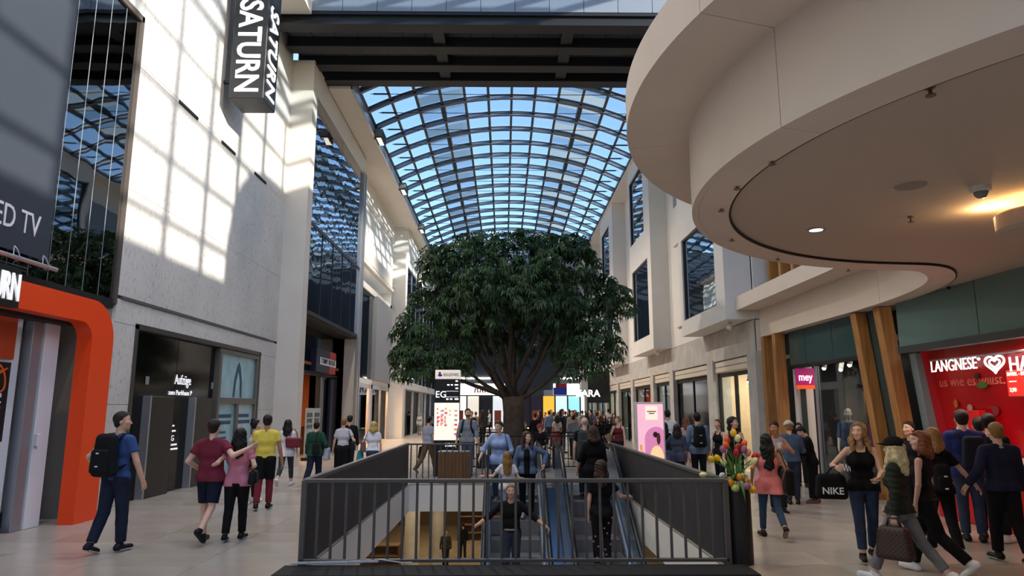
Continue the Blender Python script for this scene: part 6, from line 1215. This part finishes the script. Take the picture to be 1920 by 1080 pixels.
x.node_tree.links.new(tcx.outputs['Object'], wv.inputs[0]); x.node_tree.links.new(wv.outputs[0], rr.inputs[0]); x.node_tree.links.new(rr.outputs[0], nn['Principled BSDF'].inputs[0])
bag(Sw, 'black shoulder bag on the woman in the striped shirt', (.27, -.06, 1.0), (.07, .14, .12), '#14151a', 'shoulder_bag', strap=[[(.24, -.12, 1.1), (.17, -.10, 1.35), (.14, 0, 1.5), (.2, .08, 1.3), (.28, .04, 1.1)]])
p, H = at(652, 893, 778)
person('person in a black jacket half hidden behind the woman in stripes', p, H, 0, legs=STAND, top=dict(col='#131418', kind='jacket'), bot=dict(col='#16181c'), hair=('short', 'dkbrown'), lod=1)
p, H = at(697, 908, 790)
Bl = person('woman with curly blond bob in a white T-shirt and blue jeans', p, H, 2, 'f', STAND, top=dict(col='#efedf2', hem=-.04, loose=.02), bot=dict(col='#2f4468', **DEN), hair=('bob', 'blond', .10), lod=2, sk='f', hands={'L': (-.30, .06, .92)}, bulk=1.08)
bag(Bl, 'brown slouchy shoulder bag on the blond woman', (-.27, -.06, 1.04), (.08, .13, .15), '#6b5a55', 'shoulder_bag', strap=[[(-.25, -.1, 1.15), (-.17, -.09, 1.4), (-.14, 0, 1.5), (-.2, .08, 1.35)]])
bag(Bl, 'turquoise cloth bag hanging beside the blond woman', (-.36, .04, .78), (.11, .07, .16), '#1793ad', 'cloth_bag', kind='cloth', strap=[[(-.42, .04, .9), (-.33, .06, .98), (-.26, .04, .9)]], taper=.35)
p, H = at(766, 815, 770); q = person('woman dressed in black walking far down the left side', p, H, 0, 'f', WALK, top=dict(col='#17181d', kind='long'), bot=dict(col='#1c2230'), hair=('short', 'black'), lod=1)
bag(q, 'white carrier bag held by the distant woman in black', (-.3, .05, .62), (.12, .06, .2), '#d8d8dc', 'carrier_bag', kind='cloth', lod=1, strap=[[(-.38, .05, .78), (-.3, .05, .86), (-.22, .05, .78)]])
p, H = at(786, 816, 774); person('person in pale cream clothes near the directory totem', p, H, 180, 'f', STEP, top=dict(col='#cfc9bd', kind='long', hem=-.2), bot=dict(col='#8d8577', kind='capri'), hair=('short', 'dblond'), lod=1)
p, H = at(748, 812, 772); person('small distant shopper in dark blue beside the far left shop window', p, H, 20, 'm', STEP, top=dict(col='#2b3140', kind='jacket'), bot=dict(col='#23262e'), lod=0)
p, H = at(802, 888, 779)
q = person('man in a light grey T-shirt and khaki trousers behind the far railing', p, H, -40, legs=dict(L=(-22, 18), R=(20, 6)), top=dict(col='#a9b2c8', hem=-.05, loose=.02), bot=dict(col='#6f5a40', fit=.02), hair=('short', 'dkbrown'), lod=2, shoes='#5a4a38', sk='f', nod=12)
bag(q, 'black drawstring bag with turquoise print held by the man in grey', (-.26, -.06, .62), (.10, .06, .19), '#1a1b1e', 'drawstring_bag', kind='cloth', strap=[[(-.26, -.05, .78), (-.26, .02, .85)]], taper=.4)
p, H = at(876, 894, 766)
q = person('bearded man in a grey denim shirt standing beside the directory totem', p, H, 168, legs=STAND, top=dict(col='#7f8894', kind='roll', hem=-.06, loose=.02, mat='denim'), bot=dict(col='#3c567a', **DEN), hair=('short', 'brown'), beard='brown', lod=2, turn=28, hands={'R': (.30, .08, .82), 'L': (-.28, .05, .80)})
e = frame_of(q, 'backpack', 'dark blue backpack on the bearded man', 'backpack'); 
for sx in (-1, 1): MB().tube([q.P + q.RT @ (np.array(v) * q.s) for v in ((sx * .09, -.10, .45), (sx * .105, -.02, .535), (sx * .11, .09, .47), (sx * .12, .125, .34), (sx * .16, .06, .2), (sx * .15, -.1, .12))], .018, 6, True, (1.5, .6)).build('strap', cloth('#1d2233'), e, True)
F_ = Field(q.P + np.array((-.25, -.4, -.05)), q.P + np.array((.25, -.05, .6)), .015); rbox(F_, q.P + np.array((0, -.21, .28)), (.15, .08, .22), .06); link('bag_body', to_mesh('bag', [F_.net()]), cloth('#1d2233'), e)
# centre, escalators
p, H = esc(936, 14.55, 789)
q = person('woman in a pale blue blouse stepping onto the escalator with a hand on the rail', p, H, 176, 'f', STEP, top=dict(col='#8fa9d8', kind='roll', hem=-.12, loose=.032, neck=.085), bot=dict(col='#5b7398', **DEN), hair=('lowbun', 'brown'), lod=3, turn=-30, nod=14, hands={'R': (.40, .16, .98), 'L': (-.22, .22, .98)}, sk='f', shoes='#d0c8c0')
bag(q, 'navy shoulder bag of the woman in the pale blue blouse', (-.25, -.02, .92), (.06, .13, .13), '#1b2030', 'shoulder_bag', strap=[[(-.24, .08, 1.03), (-.17, .13, 1.3), (-.12, .02, 1.5), (-.17, -.10, 1.3), (-.24, -.1, 1.03)]])
p, H = esc(951, 13.95, 846)
person('girl with long fair hair in a white T-shirt on the escalator', p, H, 5, 'f', STAND, top=dict(col='#e6e2e6', hem=-.08, loose=.018), bot=dict(col='#9fb0c6', **DEN), hair=('long', 'dblond', .38), lod=3, hands={'L': (-.56, .14, 1.16), 'R': (.48, .10, 1.08)}, elbow={'L': (-.2, -.3, -1), 'R': (.2, -.3, -1)}, sk='f', shoes='#dddddf')
p, H = esc(988, 14.2, 808)
q = person('woman with long hair in an open denim jacket and black dress on the escalator', p, H, 178, 'f', STAND, top=dict(col='#4f6f95', kind='jacket', hem=-.06, loose=.024, mat='denim'), bot=dict(col='#0e0e11', fit=.01), hair=('long', 'brown', .24, .24), lod=3, turn=30, nod=6, hands={'L': (-.36, .06, 1.06), 'R': (.24, .16, .92)}, elbow={'L': (-1, -.5, .2)}, sk='f', shoes='#c9c4bf')
F_ = Field(q.P + np.array((-.12, .02, -.12)), q.P + np.array((.12, .25, .52)), .011)
F_.cap(q.P + np.array((0, .085, -.04)) * q.s, q.P + np.array((0, .085, .40)) * q.s, .062, .055, .02); F_.ell(q.P + np.array((0, .11, .3)) * q.s, (.075, .055, .07), None, .03); link('dress_front', to_mesh('dress', [F_.net()]), cloth('#0e0e11'), q.root)
p, H = esc(958, 12.6, 907)
q = person('man in a black sweater and jeans coming down the escalator holding both handrails', p, H, 178, 'm', dict(L=(6, 10), R=(14, 26)), top=dict(col='#0f1014', kind='roll', hem=-.0, loose=.016), bot=dict(col='#26344f', waist=.05, **DEN), hair=('short', 'dblond'), lod=3, hands={'L': (-.60, .16, 1.06), 'R': (.58, .16, 1.08)}, elbow={'L': (-.3, -.6, -1), 'R': (.3, -.6, -1)}, shoes='#3b332c')
MB().tube([q.P + q.RT @ (np.array((.135 * math.cos(t), .105 * math.sin(t), .045)) * q.s) for t in [2 * PI * k / 20 for k in range(21)]], .017, 6).build('belt', cloth('#8a8880', 'leather'), q.root)
p, H = esc(1098, 14.75, 782)
q = person('bald man in black with a big grey backpack at the top of the upward escalator', p, H, -4, legs=STAND, top=dict(col='#101114', hem=-.05), bot=dict(col='#1c2026'), hair=('bald', 'brown'), lod=2, sk='f', bulk=1.08)
backpack(q, 'big grey green backpack on the bald man', '#3d4140', 1.3, 2, .05)
p, H = esc(1114, 14.1, 798)
person('woman in a black cold-shoulder top on the upward escalator', p, H, 4, 'f', STAND, top=dict(col='#0c0c0f', kind='half', hem=-.14, loose=.03), bot=dict(col='#14161b'), hair=('long', 'brown', .14), lod=2, sk='f', hands={'L': (-.3, .1, .92)})
p, H = esc(1127, 12.95, 862)
q = person('girl with brown hair in black flowered trousers on the upward escalator', p, H, 0, 'f', dict(L=(4, 6), R=(16, 30)), top=dict(col='#0f0f13', loose=.02), bot=dict(col='#17161c', fit=.008), hair=('long', 'brown', .26), lod=3, hands={'R': (.50, .22, 1.12), 'L': (-.22, .05, .84)}, elbow={'R': (.3, -.3, -1)}, sk='f', shoes='#6a3a42')
for k in range(16): a = k * 2.4; S_ = 'L' if k % 2 else 'R'; h0 = q.hip[S_]; o = MB().ball((h0[0] + .07 * math.cos(a), -.085 + .02 * math.sin(a) + .02, h0[2] - .08 - .045 * k), (.016, .008, .016), 6).build('flower_print', mat('fabric_flower', '#b98a94', .8), q.root)
# beyond the escalators
def mid(lab, px, yf, yh, face, sex, top, bot, hair, lod=1, **k):
    p, H = at(px, yf, yh); return person(lab, p, H, face, sex, k.pop('legs', STAND), top=top, bot=bot, hair=hair, lod=lod, **k)
q = mid('man in a black jacket and red cap leaning behind the jacketed woman', 1016, 886, 794, 150, 'm', dict(col='#111216', kind='jacket'), dict(col='#2a3750', **DEN), ('short', 'dkbrown'), 2, cap=('#a32a24', 1), lean=12, hands={'L': (-.25, .3, .95), 'R': (.2, .32, .95)})
q = mid('woman in a white top and short red skirt with her back turned', 1045, 852, 778, 10, 'f', dict(col='#d6cfce', hem=.05), dict(kind='skirt', col='#8c1f2b', end=.8, waist=.1), ('long', 'black', .2), 1, sk='t')
bag(q, 'dark crossbody bag of the woman in the red skirt', (.2, -.1, .92), (.09, .05, .08), '#1b1b20', 'crossbody_bag', lod=1, strap=[[(.18, -.08, 1.0), (0, -.13, 1.25), (-.12, -.02, 1.5)]])
q = mid('man in a pale shirt with crossed strap beyond the escalators', 1076, 862, 778, 0, 'm', dict(col='#8d93a8', kind='half', hem=-.08), dict(col='#20242e'), ('short', 'black'), 1)
q = mid('man in a blue shirt standing among the distant crowd', 1030, 834, 770, 20, 'm', dict(col='#5d7396', kind='long'), dict(col='#262b36'), ('short', 'dkbrown'), 1)
q = mid('woman in black with a bag near the tree trunk', 985, 858, 792, 200, 'f', dict(col='#15161b', kind='long'), dict(col='#14161a'), ('long', 'dkbrown', .25), 1)
for k, (px, yf, yh, c) in enumerate(((1122, 852, 783, '#15151a'), (1134, 846, 777, '#1c1d22'), (1144, 850, 782, '#101116'), (1152, 838, 775, '#5a5362'))):
    mid(('woman in black facing us beyond the parapet, nearest the bald man', 'taller woman in dark grey among the friends beyond the parapet', 'woman in black nearest the tan bag carrier', 'person in mauve jacket behind the group in black')[k], px, yf, yh, 180, 'f', dict(col=c, kind='long'), dict(col='#14161c'), ('long', 'dkbrown', .25, .2), 1)
q = mid('woman with fair hair in a red sleeveless top carrying a tan bag', 1161, 880, 781, 160, 'f', dict(col='#6d1a26', kind='tank'), dict(col='#17181c'), ('lowbun', 'dblond'), 2, turn=-60, hands={'R': (.3, .2, .9)}, legs=STEP, sk='f')
bag(q, 'tan cloth shoulder bag of the woman in red', (.30, .02, 1.04), (.08, .19, .13), '#8f7355', 'tote_bag', kind='cloth', strap=[[(.28, -.12, 1.16), (.18, -.05, 1.47), (.18, .06, 1.46), (.3, .15, 1.16)]], taper=-.05)
# right of the parapet
q = mid('man in a white T-shirt behind the girls at the pink light box', 1256, 892, 768, -8, 'm', dict(col='#d9dade', loose=.02), dict(col='#23262e'), ('short', 'black'), 2, bulk=1.05)
q = mid('young woman with long dark hair and black top leaning on the parapet', 1250, 905, 792, -25, 'f', dict(col='#16171b', kind='tee'), dict(col='#3f5878', **DEN), ('long', 'black', .26), 2, hands={'L': (-.25, .38, 1.08)}, sk='t')
q = mid('woman in a slate blue T-shirt with a hand on the parapet rail', 1274, 922, 795, -14, 'f', dict(col='#4a5068', kind='half', hem=-.16, loose=.03), dict(col='#1f2430'), ('long', 'dkbrown', .20), 3, hands={'L': (-.46, .30, 1.02)}, sk='t', elbow={'L': (-.6, -.4, -1)})
q = mid('woman with auburn hair in a pale pink dress', 1291, 893, 783, -10, 'f', dict(col='#c99c9d', hem=-.35, kind='tee', loose=.02), dict(kind='skirt', col='#c99c9d', end=1.0), ('long', 'red', .2), 2, turn=-50, sk='f')
q = mid('man in a denim shirt with a black backpack standing before the black shopfront', 1313, 920, 773, -4, 'm', dict(col='#6784a4', kind='long', hem=-.12, mat='denim', loose=.022), dict(col='#14161b'), ('short', 'black'), 2)
backpack(q, 'black backpack on the man in the denim shirt', '#101216', 1.0, 2)
q = mid('woman with red sunglasses hair turned toward the tank top woman', 1352, 915, 786, 120, 'f', dict(col='#16171c', kind='tank'), dict(col='#1c1e25'), ('lowbun', 'red'), 2, sk='f')
q = mid('woman in a dark navy tank top and black leggings behind the flowers', 1382, 943, 780, 170, 'f', dict(col='#171a2a', kind='tank'), dict(col='#0f1014', kind='capri', fit=.006), ('bob', 'dkbrown', .08), 3, legs=dict(L=(18, 6), R=(-16, 18)), turn=60, sk='f', shoes='#141417', sole='#e8e8ea')
# right group at the lingerie shop
p, H = at(1447, 1008, 812)
q = person('woman with very long black hair in a coral top and blue leggings walking away', p, H, -2, 'f', dict(L=(12, 4), R=(-20, 24)), top=dict(col='#ee7f80', kind='tank', hem=-.20, loose=.03), bot=dict(col='#2f4a68', fit=.006, end=1.88), hair=('long', 'black', .44), lod=3, sk='t', bulk=1.12, shoes='#17171a', sole='#8a7a66', hands={'L': (-.28, .0, .98), 'R': (.28, .05, .95)})
bag(q, 'black tote bag on the shoulder of the woman in coral', (.33, -.02, .92), (.07, .17, .22), '#131316', 'tote_bag', strap=[[(.30, -.14, 1.1), (.2, -.06, 1.46), (.2, .06, 1.46), (.33, .12, 1.1)]], taper=.05)
p, H = at(1462, 962, 790)
q = person('woman with dark ponytail in a grey patterned top eating from a cup', p, H, 172, 'f', STAND, top=dict(col='#a59a98', kind='none', loose=.02), bot=dict(col='#16181d'), hair=('lowbun', 'dkbrown'), lod=3, turn=-28, nod=10, sk='t', hands={'L': (-.14, .28, 1.26), 'R': (.12, .28, 1.2)})
c = frame_of(q, 'paper_cup', 'white paper cup in the hand of the woman in grey', 'cup'); g_ = (q.grip['L'] + q.grip['R']) / 2; MB().lathe([(0, 0), (.026, 0), (.038, .09), (.036, .09), (.025, .01)], tuple(g_), 16).build('cup_wall', M_WHITE, c); MB().lathe([(.038, .085), (.04, .088), (.038, .094)], tuple(g_), 16).build('rim', M_WHITE, c)
p, H = at(1489, 946, 790)
q = person('man in a denim jacket and cream cap seen from behind', p, H, -12, 'm', dict(L=(0, 2), R=(4, 4)), top=dict(col='#3d5f83', kind='jacket', hem=-.04, loose=.035, mat='denim'), bot=dict(col='#23344f', **DEN), hair=('short', 'dblond'), cap=('#cdbfae', -1), lod=3, shoes='#101114', sole='#f0f0f2', hands={'R': (.16, .3, 1.12), 'L': (-.16, .3, 1.12)}, nod=14)
p, H = at(1528, 943, 796)
q = person('young man in a black hoodie and baggy black trousers looking down at his phone', p, H, 70, 'm', STAND, top=dict(col='#0c0d10', kind='jacket', hem=-.1, loose=.045), bot=dict(col='#0d0e11', fit=.04, wide=.02), hair=('short', 'black'), lod=3, nod=35, lean=10, shoes='#7a5f48', sole='#7a5f48', hands={'L': (-.06, .34, 1.14), 'R': (.1, .34, 1.12)}, sk='f')
ph = frame_of(q, 'phone', 'dark phone in the hands of the man in the black hoodie', 'phone'); g_ = (q.grip['L'] + q.grip['R']) / 2; MB().bbox(g_[0] - .036, g_[0] + .036, g_[1] - .03, g_[1] + .05, g_[2], g_[2] + .009, .002).build('case', M_BLACK, ph); MB().box(g_[0] - .032, g_[0] + .032, g_[1] - .026, g_[1] + .046, g_[2] + .009, g_[2] + .0105).build('screen', mat('phone_screen', '#8fa6d8', .2, emit=.6), ph)
p, H = at(1506, 914, 792); person('person with dark hair standing between the denim jacket and the hoodie', p, H, 150, 'm', STAND, top=dict(col='#1a1b20', kind='jacket'), bot=dict(col='#15171c'), hair=('short', 'black'), lod=2, nod=15)
# right foreground
p, H = at(1630, 1052, 793)
q = person('woman with wavy fair hair in a black camisole and jeans carrying a black sports bag', p, H, 166, 'f', dict(L=(-6, 10), R=(10, 4)), top=dict(col='#0b0b0e', kind='tank', hem=-.06, loose=.016), bot=dict(col='#24395a', fit=.010, end=1.86, **DEN), hair=('long', 'dblond', .26, .24), lod=3, turn=-32, sk='f', shoes='#1a1a1d', hands={'R': (.34, .20, 1.17), 'L': (-.12, .30, 1.06)}, elbow={'R': (.6, -.8, -.6)}, curl={'R': 1.1, 'L': .9})
e = bag(q, 'black sports bag with white lettering hanging from the hand of the woman in the camisole', (.42, .16, .94), (.20, .10, .16), '#0c0d10', 'sports_bag', kind='cloth', strap=[[(.30, .16, 1.08), (.34, .18, 1.20), (.40, .18, 1.18), (.5, .16, 1.06)]], taper=.15, rz=180, txt='NIKE')
tk = frame_of(q, 'ticket', 'small white paper in the hand of the woman in the camisole', 'paper'); g_ = q.grip['L']; MB().bbox(g_[0] - .05, g_[0] + .05, g_[1] - .0, g_[1] + .05, g_[2], g_[2] + .004, .001).build('sheet', M_WHITE, tk); MB().box(g_[0] - .04, g_[0] + .0, g_[1] + .01, g_[1] + .02, g_[2] + .004, g_[2] + .005).build('print', M_BLACKM, tk)
p = feet(1700, 1096); H = stature(p, 812)
q = person('woman in a black cap with platinum hair, quilted green jacket and grey jeans', p, H, 42, 'f', dict(L=(26, 6), R=(-26, 14)), top=dict(col='#2b3029', kind='jacket', hem=-.06, loose=.03, quilt=True), bot=dict(col='#7d7c80', fit=.012, end=1.85, **DEN), hair=('long', 'plat', .26, .28), lod=3, cap=('#101014', 1), turn=10, shoes='#ecebee', sole='#ffffff', sk='f', hands={'L': (-.26, -.02, .80), 'R': (.22, .18, .9)}, curl={'L': 1.2, 'R': .6})
MBR = mat('checked_canvas', '#3d2a20', .5); nn = MBR.node_tree.nodes; ck = nn.new('ShaderNodeTexChecker'); ck.inputs['Scale'].default_value = 46; ck.inputs[1].default_value = lin('#4a3226'); ck.inputs[2].default_value = lin('#2b1b14'); tcx = nn.new('ShaderNodeTexCoord'); MBR.node_tree.links.new(tcx.outputs['Object'], ck.inputs[0]); MBR.node_tree.links.new(ck.outputs[0], nn['Principled BSDF'].inputs[0])
bag(q, 'brown checked handbag held by the woman in the quilted jacket', (-.26, .0, .50), (.10, .21, .19), '#3d2a20', 'handbag', strap=[[(-.26, -.10, .66), (-.27, -.06, .78), (-.27, .04, .78), (-.26, .08, .66)]], taper=.22, m=MBR)
p = feet(1750, 1078); H = stature(p, 803)
q = person('woman with auburn hair and sunglasses on her head in a sleeveless black top', p, H, 40, 'f', WALK2, top=dict(col='#101013', kind='none', hem=-.05, loose=.018), bot=dict(col='#0d0d10', fit=.02), hair=('long', 'red', .16), lod=3, turn=35, sk='f', hands={'L': (-.2, .06, .82)}, shoes='#e9e9ea')
MB().tube([q.head + q.RH @ (np.array((x, .07, .085)) * q.s) for x in (-.07, -.02, .02, .07)], .012, 6, True, (1, .5)).build('sunglasses', M_BLACKM, q.root)
p, H = at(1772, 1046, 800)
q = person('woman with blond hair in a black T-shirt and black trousers holding hands with a man', p, H, -14, 'f', dict(L=(14, 6), R=(-16, 16)), top=dict(col='#0e0e11', kind='tee', hem=-.08, loose=.022), bot=dict(col='#0c0c0f', fit=.014), hair=('long', 'dblond', .17), lod=3, sk='f', hands={'R': (.52, .06, .94)}, elbow={'R': (.2, -.6, -.8)}, shoes='#d3ccc2')
backpack(q, 'small black backpack with a bottle on the woman with blond hair', '#0d0d10', .8, 2, .12)
p, H = at(1896, 1054, 793)
q = person('man in a navy sweater with light collar holding the blond woman by the hand', p, H, -4, 'm', STEP, top=dict(col='#1c2440', kind='long', hem=-.06, loose=.026), bot=dict(col='#0e0f12', fit=.02), hair=('short', 'dblond'), lod=3, sk='f', bulk=1.14, hands={'L': (-.42, .04, .94)}, elbow={'L': (-.3, -.8, -.5)}, shoes='#141416')
MB().tube([q.P + q.RT @ (np.array((.075 * math.cos(t), -.005 + .065 * math.sin(t), .505 + .01 * math.sin(t))) * q.s) for t in [2 * PI * k / 18 for k in range(19)]], .014, 6).build('collar', cloth('#8fb3c9'), q.root)
p, H = at(1828, 1016, 768)
q = person('man in a blue sweatshirt and jeans queueing at the red ice cream wall', p, H, -20, 'm', STAND, top=dict(col='#27357c', kind='long', hem=-.08, loose=.03), bot=dict(col='#2c3f63', **DEN), hair=('short', 'dkbrown'), lod=3, sk='f', bulk=1.08, shoes='#1a1c22')
bag(q, 'dark grey backpack on the man in the blue sweatshirt', (.06, -.20, 1.18), (.16, .08, .22), '#20242f', 'backpack', 'backpack', kind='cloth', strap=[[(-.08, -.16, 1.36), (-.1, -.02, 1.5), (-.11, .1, 1.4)]])
p, H = at(1880, 1016, 775); person('young man with thick black hair in a dark jacket queueing near the price board', p, H, -60, 'm', STAND, top=dict(col='#15161c', kind='jacket'), bot=dict(col='#191c22'), hair=('short', 'black'), lod=2, sk='f', shoes='#ece9e6')
p, H = at(1860, 1010, 782); person('person in a white patterned shirt between the men queueing', p, H, -30, 'm', STAND, top=dict(col='#b9b7b4'), bot=dict(col='#1a1c22'), hair=('short', 'black'), lod=2, sk='f')
p, H = at(1722, 985, 790); person('dark haired person in black behind the woman with sunglasses', p, H, 110, 'm', STAND, top=dict(col='#131419', kind='jacket'), bot=dict(col='#15171c'), hair=('short', 'black'), lod=2, sk='f')
# mannequins in the shop window
for k, (px, c) in enumerate(((1592, '#4a5f86'), (1617, '#2b3350'))):
    b = aty(px, 800, 15.1); m_ = person(('shop mannequin in a light blue pyjama', 'shop mannequin in a navy pyjama')[k], Vector((b.x + .12 * k, 15.1 - .45 * k, .12)), 1.62, 150 + 60 * k, 'm', STAND, top=dict(col=c, kind='half', hem=-.1), bot=dict(col='#2c3248'), hair=('bald', 'black'), lod=2, shoes=None, group='shop mannequins')
    m_.root['category'] = 'mannequin'; m_.root.name = 'mannequin'; m_.root.children[0].data.materials[0] = mat('mannequin_cream', '#e2cbb4', .5)
tag(MB().bbox(7.3, 8.4, 13.75, 16.0, 0, .12, .01).build('window_plinth', mat('plinth_tan', '#8a6a50', .5)), 'low tan plinth under the shop mannequins', 'plinth')
# lower level shoppers
for k, (px, yh, Y, c) in enumerate(((836, 992, 33, '#3a3028'), (868, 996, 35, '#16161a'), (820, 965, 40, '#20242e'))):
    b = aty(px, 1000, Y); person(('person in a brown coat on the lower level', 'person in black with a red bag on the lower level', 'distant dark figure on the lower level')[k], Vector((b.x, Y, LZ)), 1.72, (180, 10, 0)[k], 'm', STEP, top=dict(col=c, kind='jacket'), bot=dict(col='#1b1d22'), lod=1)
# distant crowd: a few figures, copied with their parts
cg = 'distant crowd beyond the escalators'
protos = []
for k in range(4):
    q = person('', Vector((0, -40, -60)), 1.68, 0, 'mfmf'[k], (STEP, STAND, WALK, STAND)[k], top=dict(col=('#16171c', '#2a2d38', '#4c5568', '#1b1c22')[k], kind=('jacket', 'long', 'tee', 'long')[k]), bot=dict(col=('#1a1d26', '#14151a', '#2d3a55', '#101116')[k]), hair=(('short', 'black'), ('long', 'dkbrown', .25), ('short', 'brown'), ('long', 'black', .3))[k], lod=0)
    protos.append(q.root)
tops = [('black', '#14151a'), ('grey', '#5b5f68'), ('blue', '#34486e'), ('white', '#b9b8b6'), ('maroon', '#5a1f2a'), ('olive', '#4b4c38'), ('beige', '#94836c'), ('navy', '#1c2238'), ('teal', '#28545a'), ('charcoal', '#2b2c31')]
spots = [(1003, 28), (1012, 33), (1022, 38), (1033, 43), (1040, 30), (1052, 35), (1060, 41), (1066, 47), (1073, 31), (1084, 38), (1092, 44), (1100, 34), (1107, 40), (1115, 48), (1124, 36), (1132, 43), (1141, 39), (1013, 46), (1046, 50), (1078, 52), (1098, 54), (905, 33), (892, 40), (918, 46), (884, 30), (1054, 28), (1120, 29), (815, 44)]
ORD = 'first second third fourth fifth sixth seventh eighth ninth tenth eleventh twelfth thirteenth fourteenth fifteenth sixteenth seventeenth eighteenth nineteenth twentieth twenty-first twenty-second twenty-third twenty-fourth twenty-fifth twenty-sixth twenty-seventh twenty-eighth'.split()
for k, (px, Y) in enumerate(spots):
    b = aty(px, 780, Y); src = protos[k % 4]; tn, tc_ = tops[(k * 7 + k // 10) % 10]; r = src.copy(); C.objects.link(r); r.location = (b.x, Y, 0); r.rotation_euler = (0, 0, math.radians((k * 67) % 360)); sc_ = .93 + .012 * ((k * 5) % 9); r.scale = (sc_,) * 3
    r['label'] = f'distant shopper in a {tn} top, {ORD[sorted(p_[0] for p_ in spots).index(px)]} of the crowd from the lift side'; r['group'] = cg
    for ch in src.children:
        c = ch.copy(); C.objects.link(c); c.parent = r
        if ch.name.split('.')[0] in ('shirt', 'jacket', 'sweater'): c.material_slots[0].link = 'OBJECT'; c.material_slots[0].material = cloth(tc_)
for r in protos:
    for ch in list(r.children): bpy.data.objects.remove(ch)
    bpy.data.objects.remove(r)
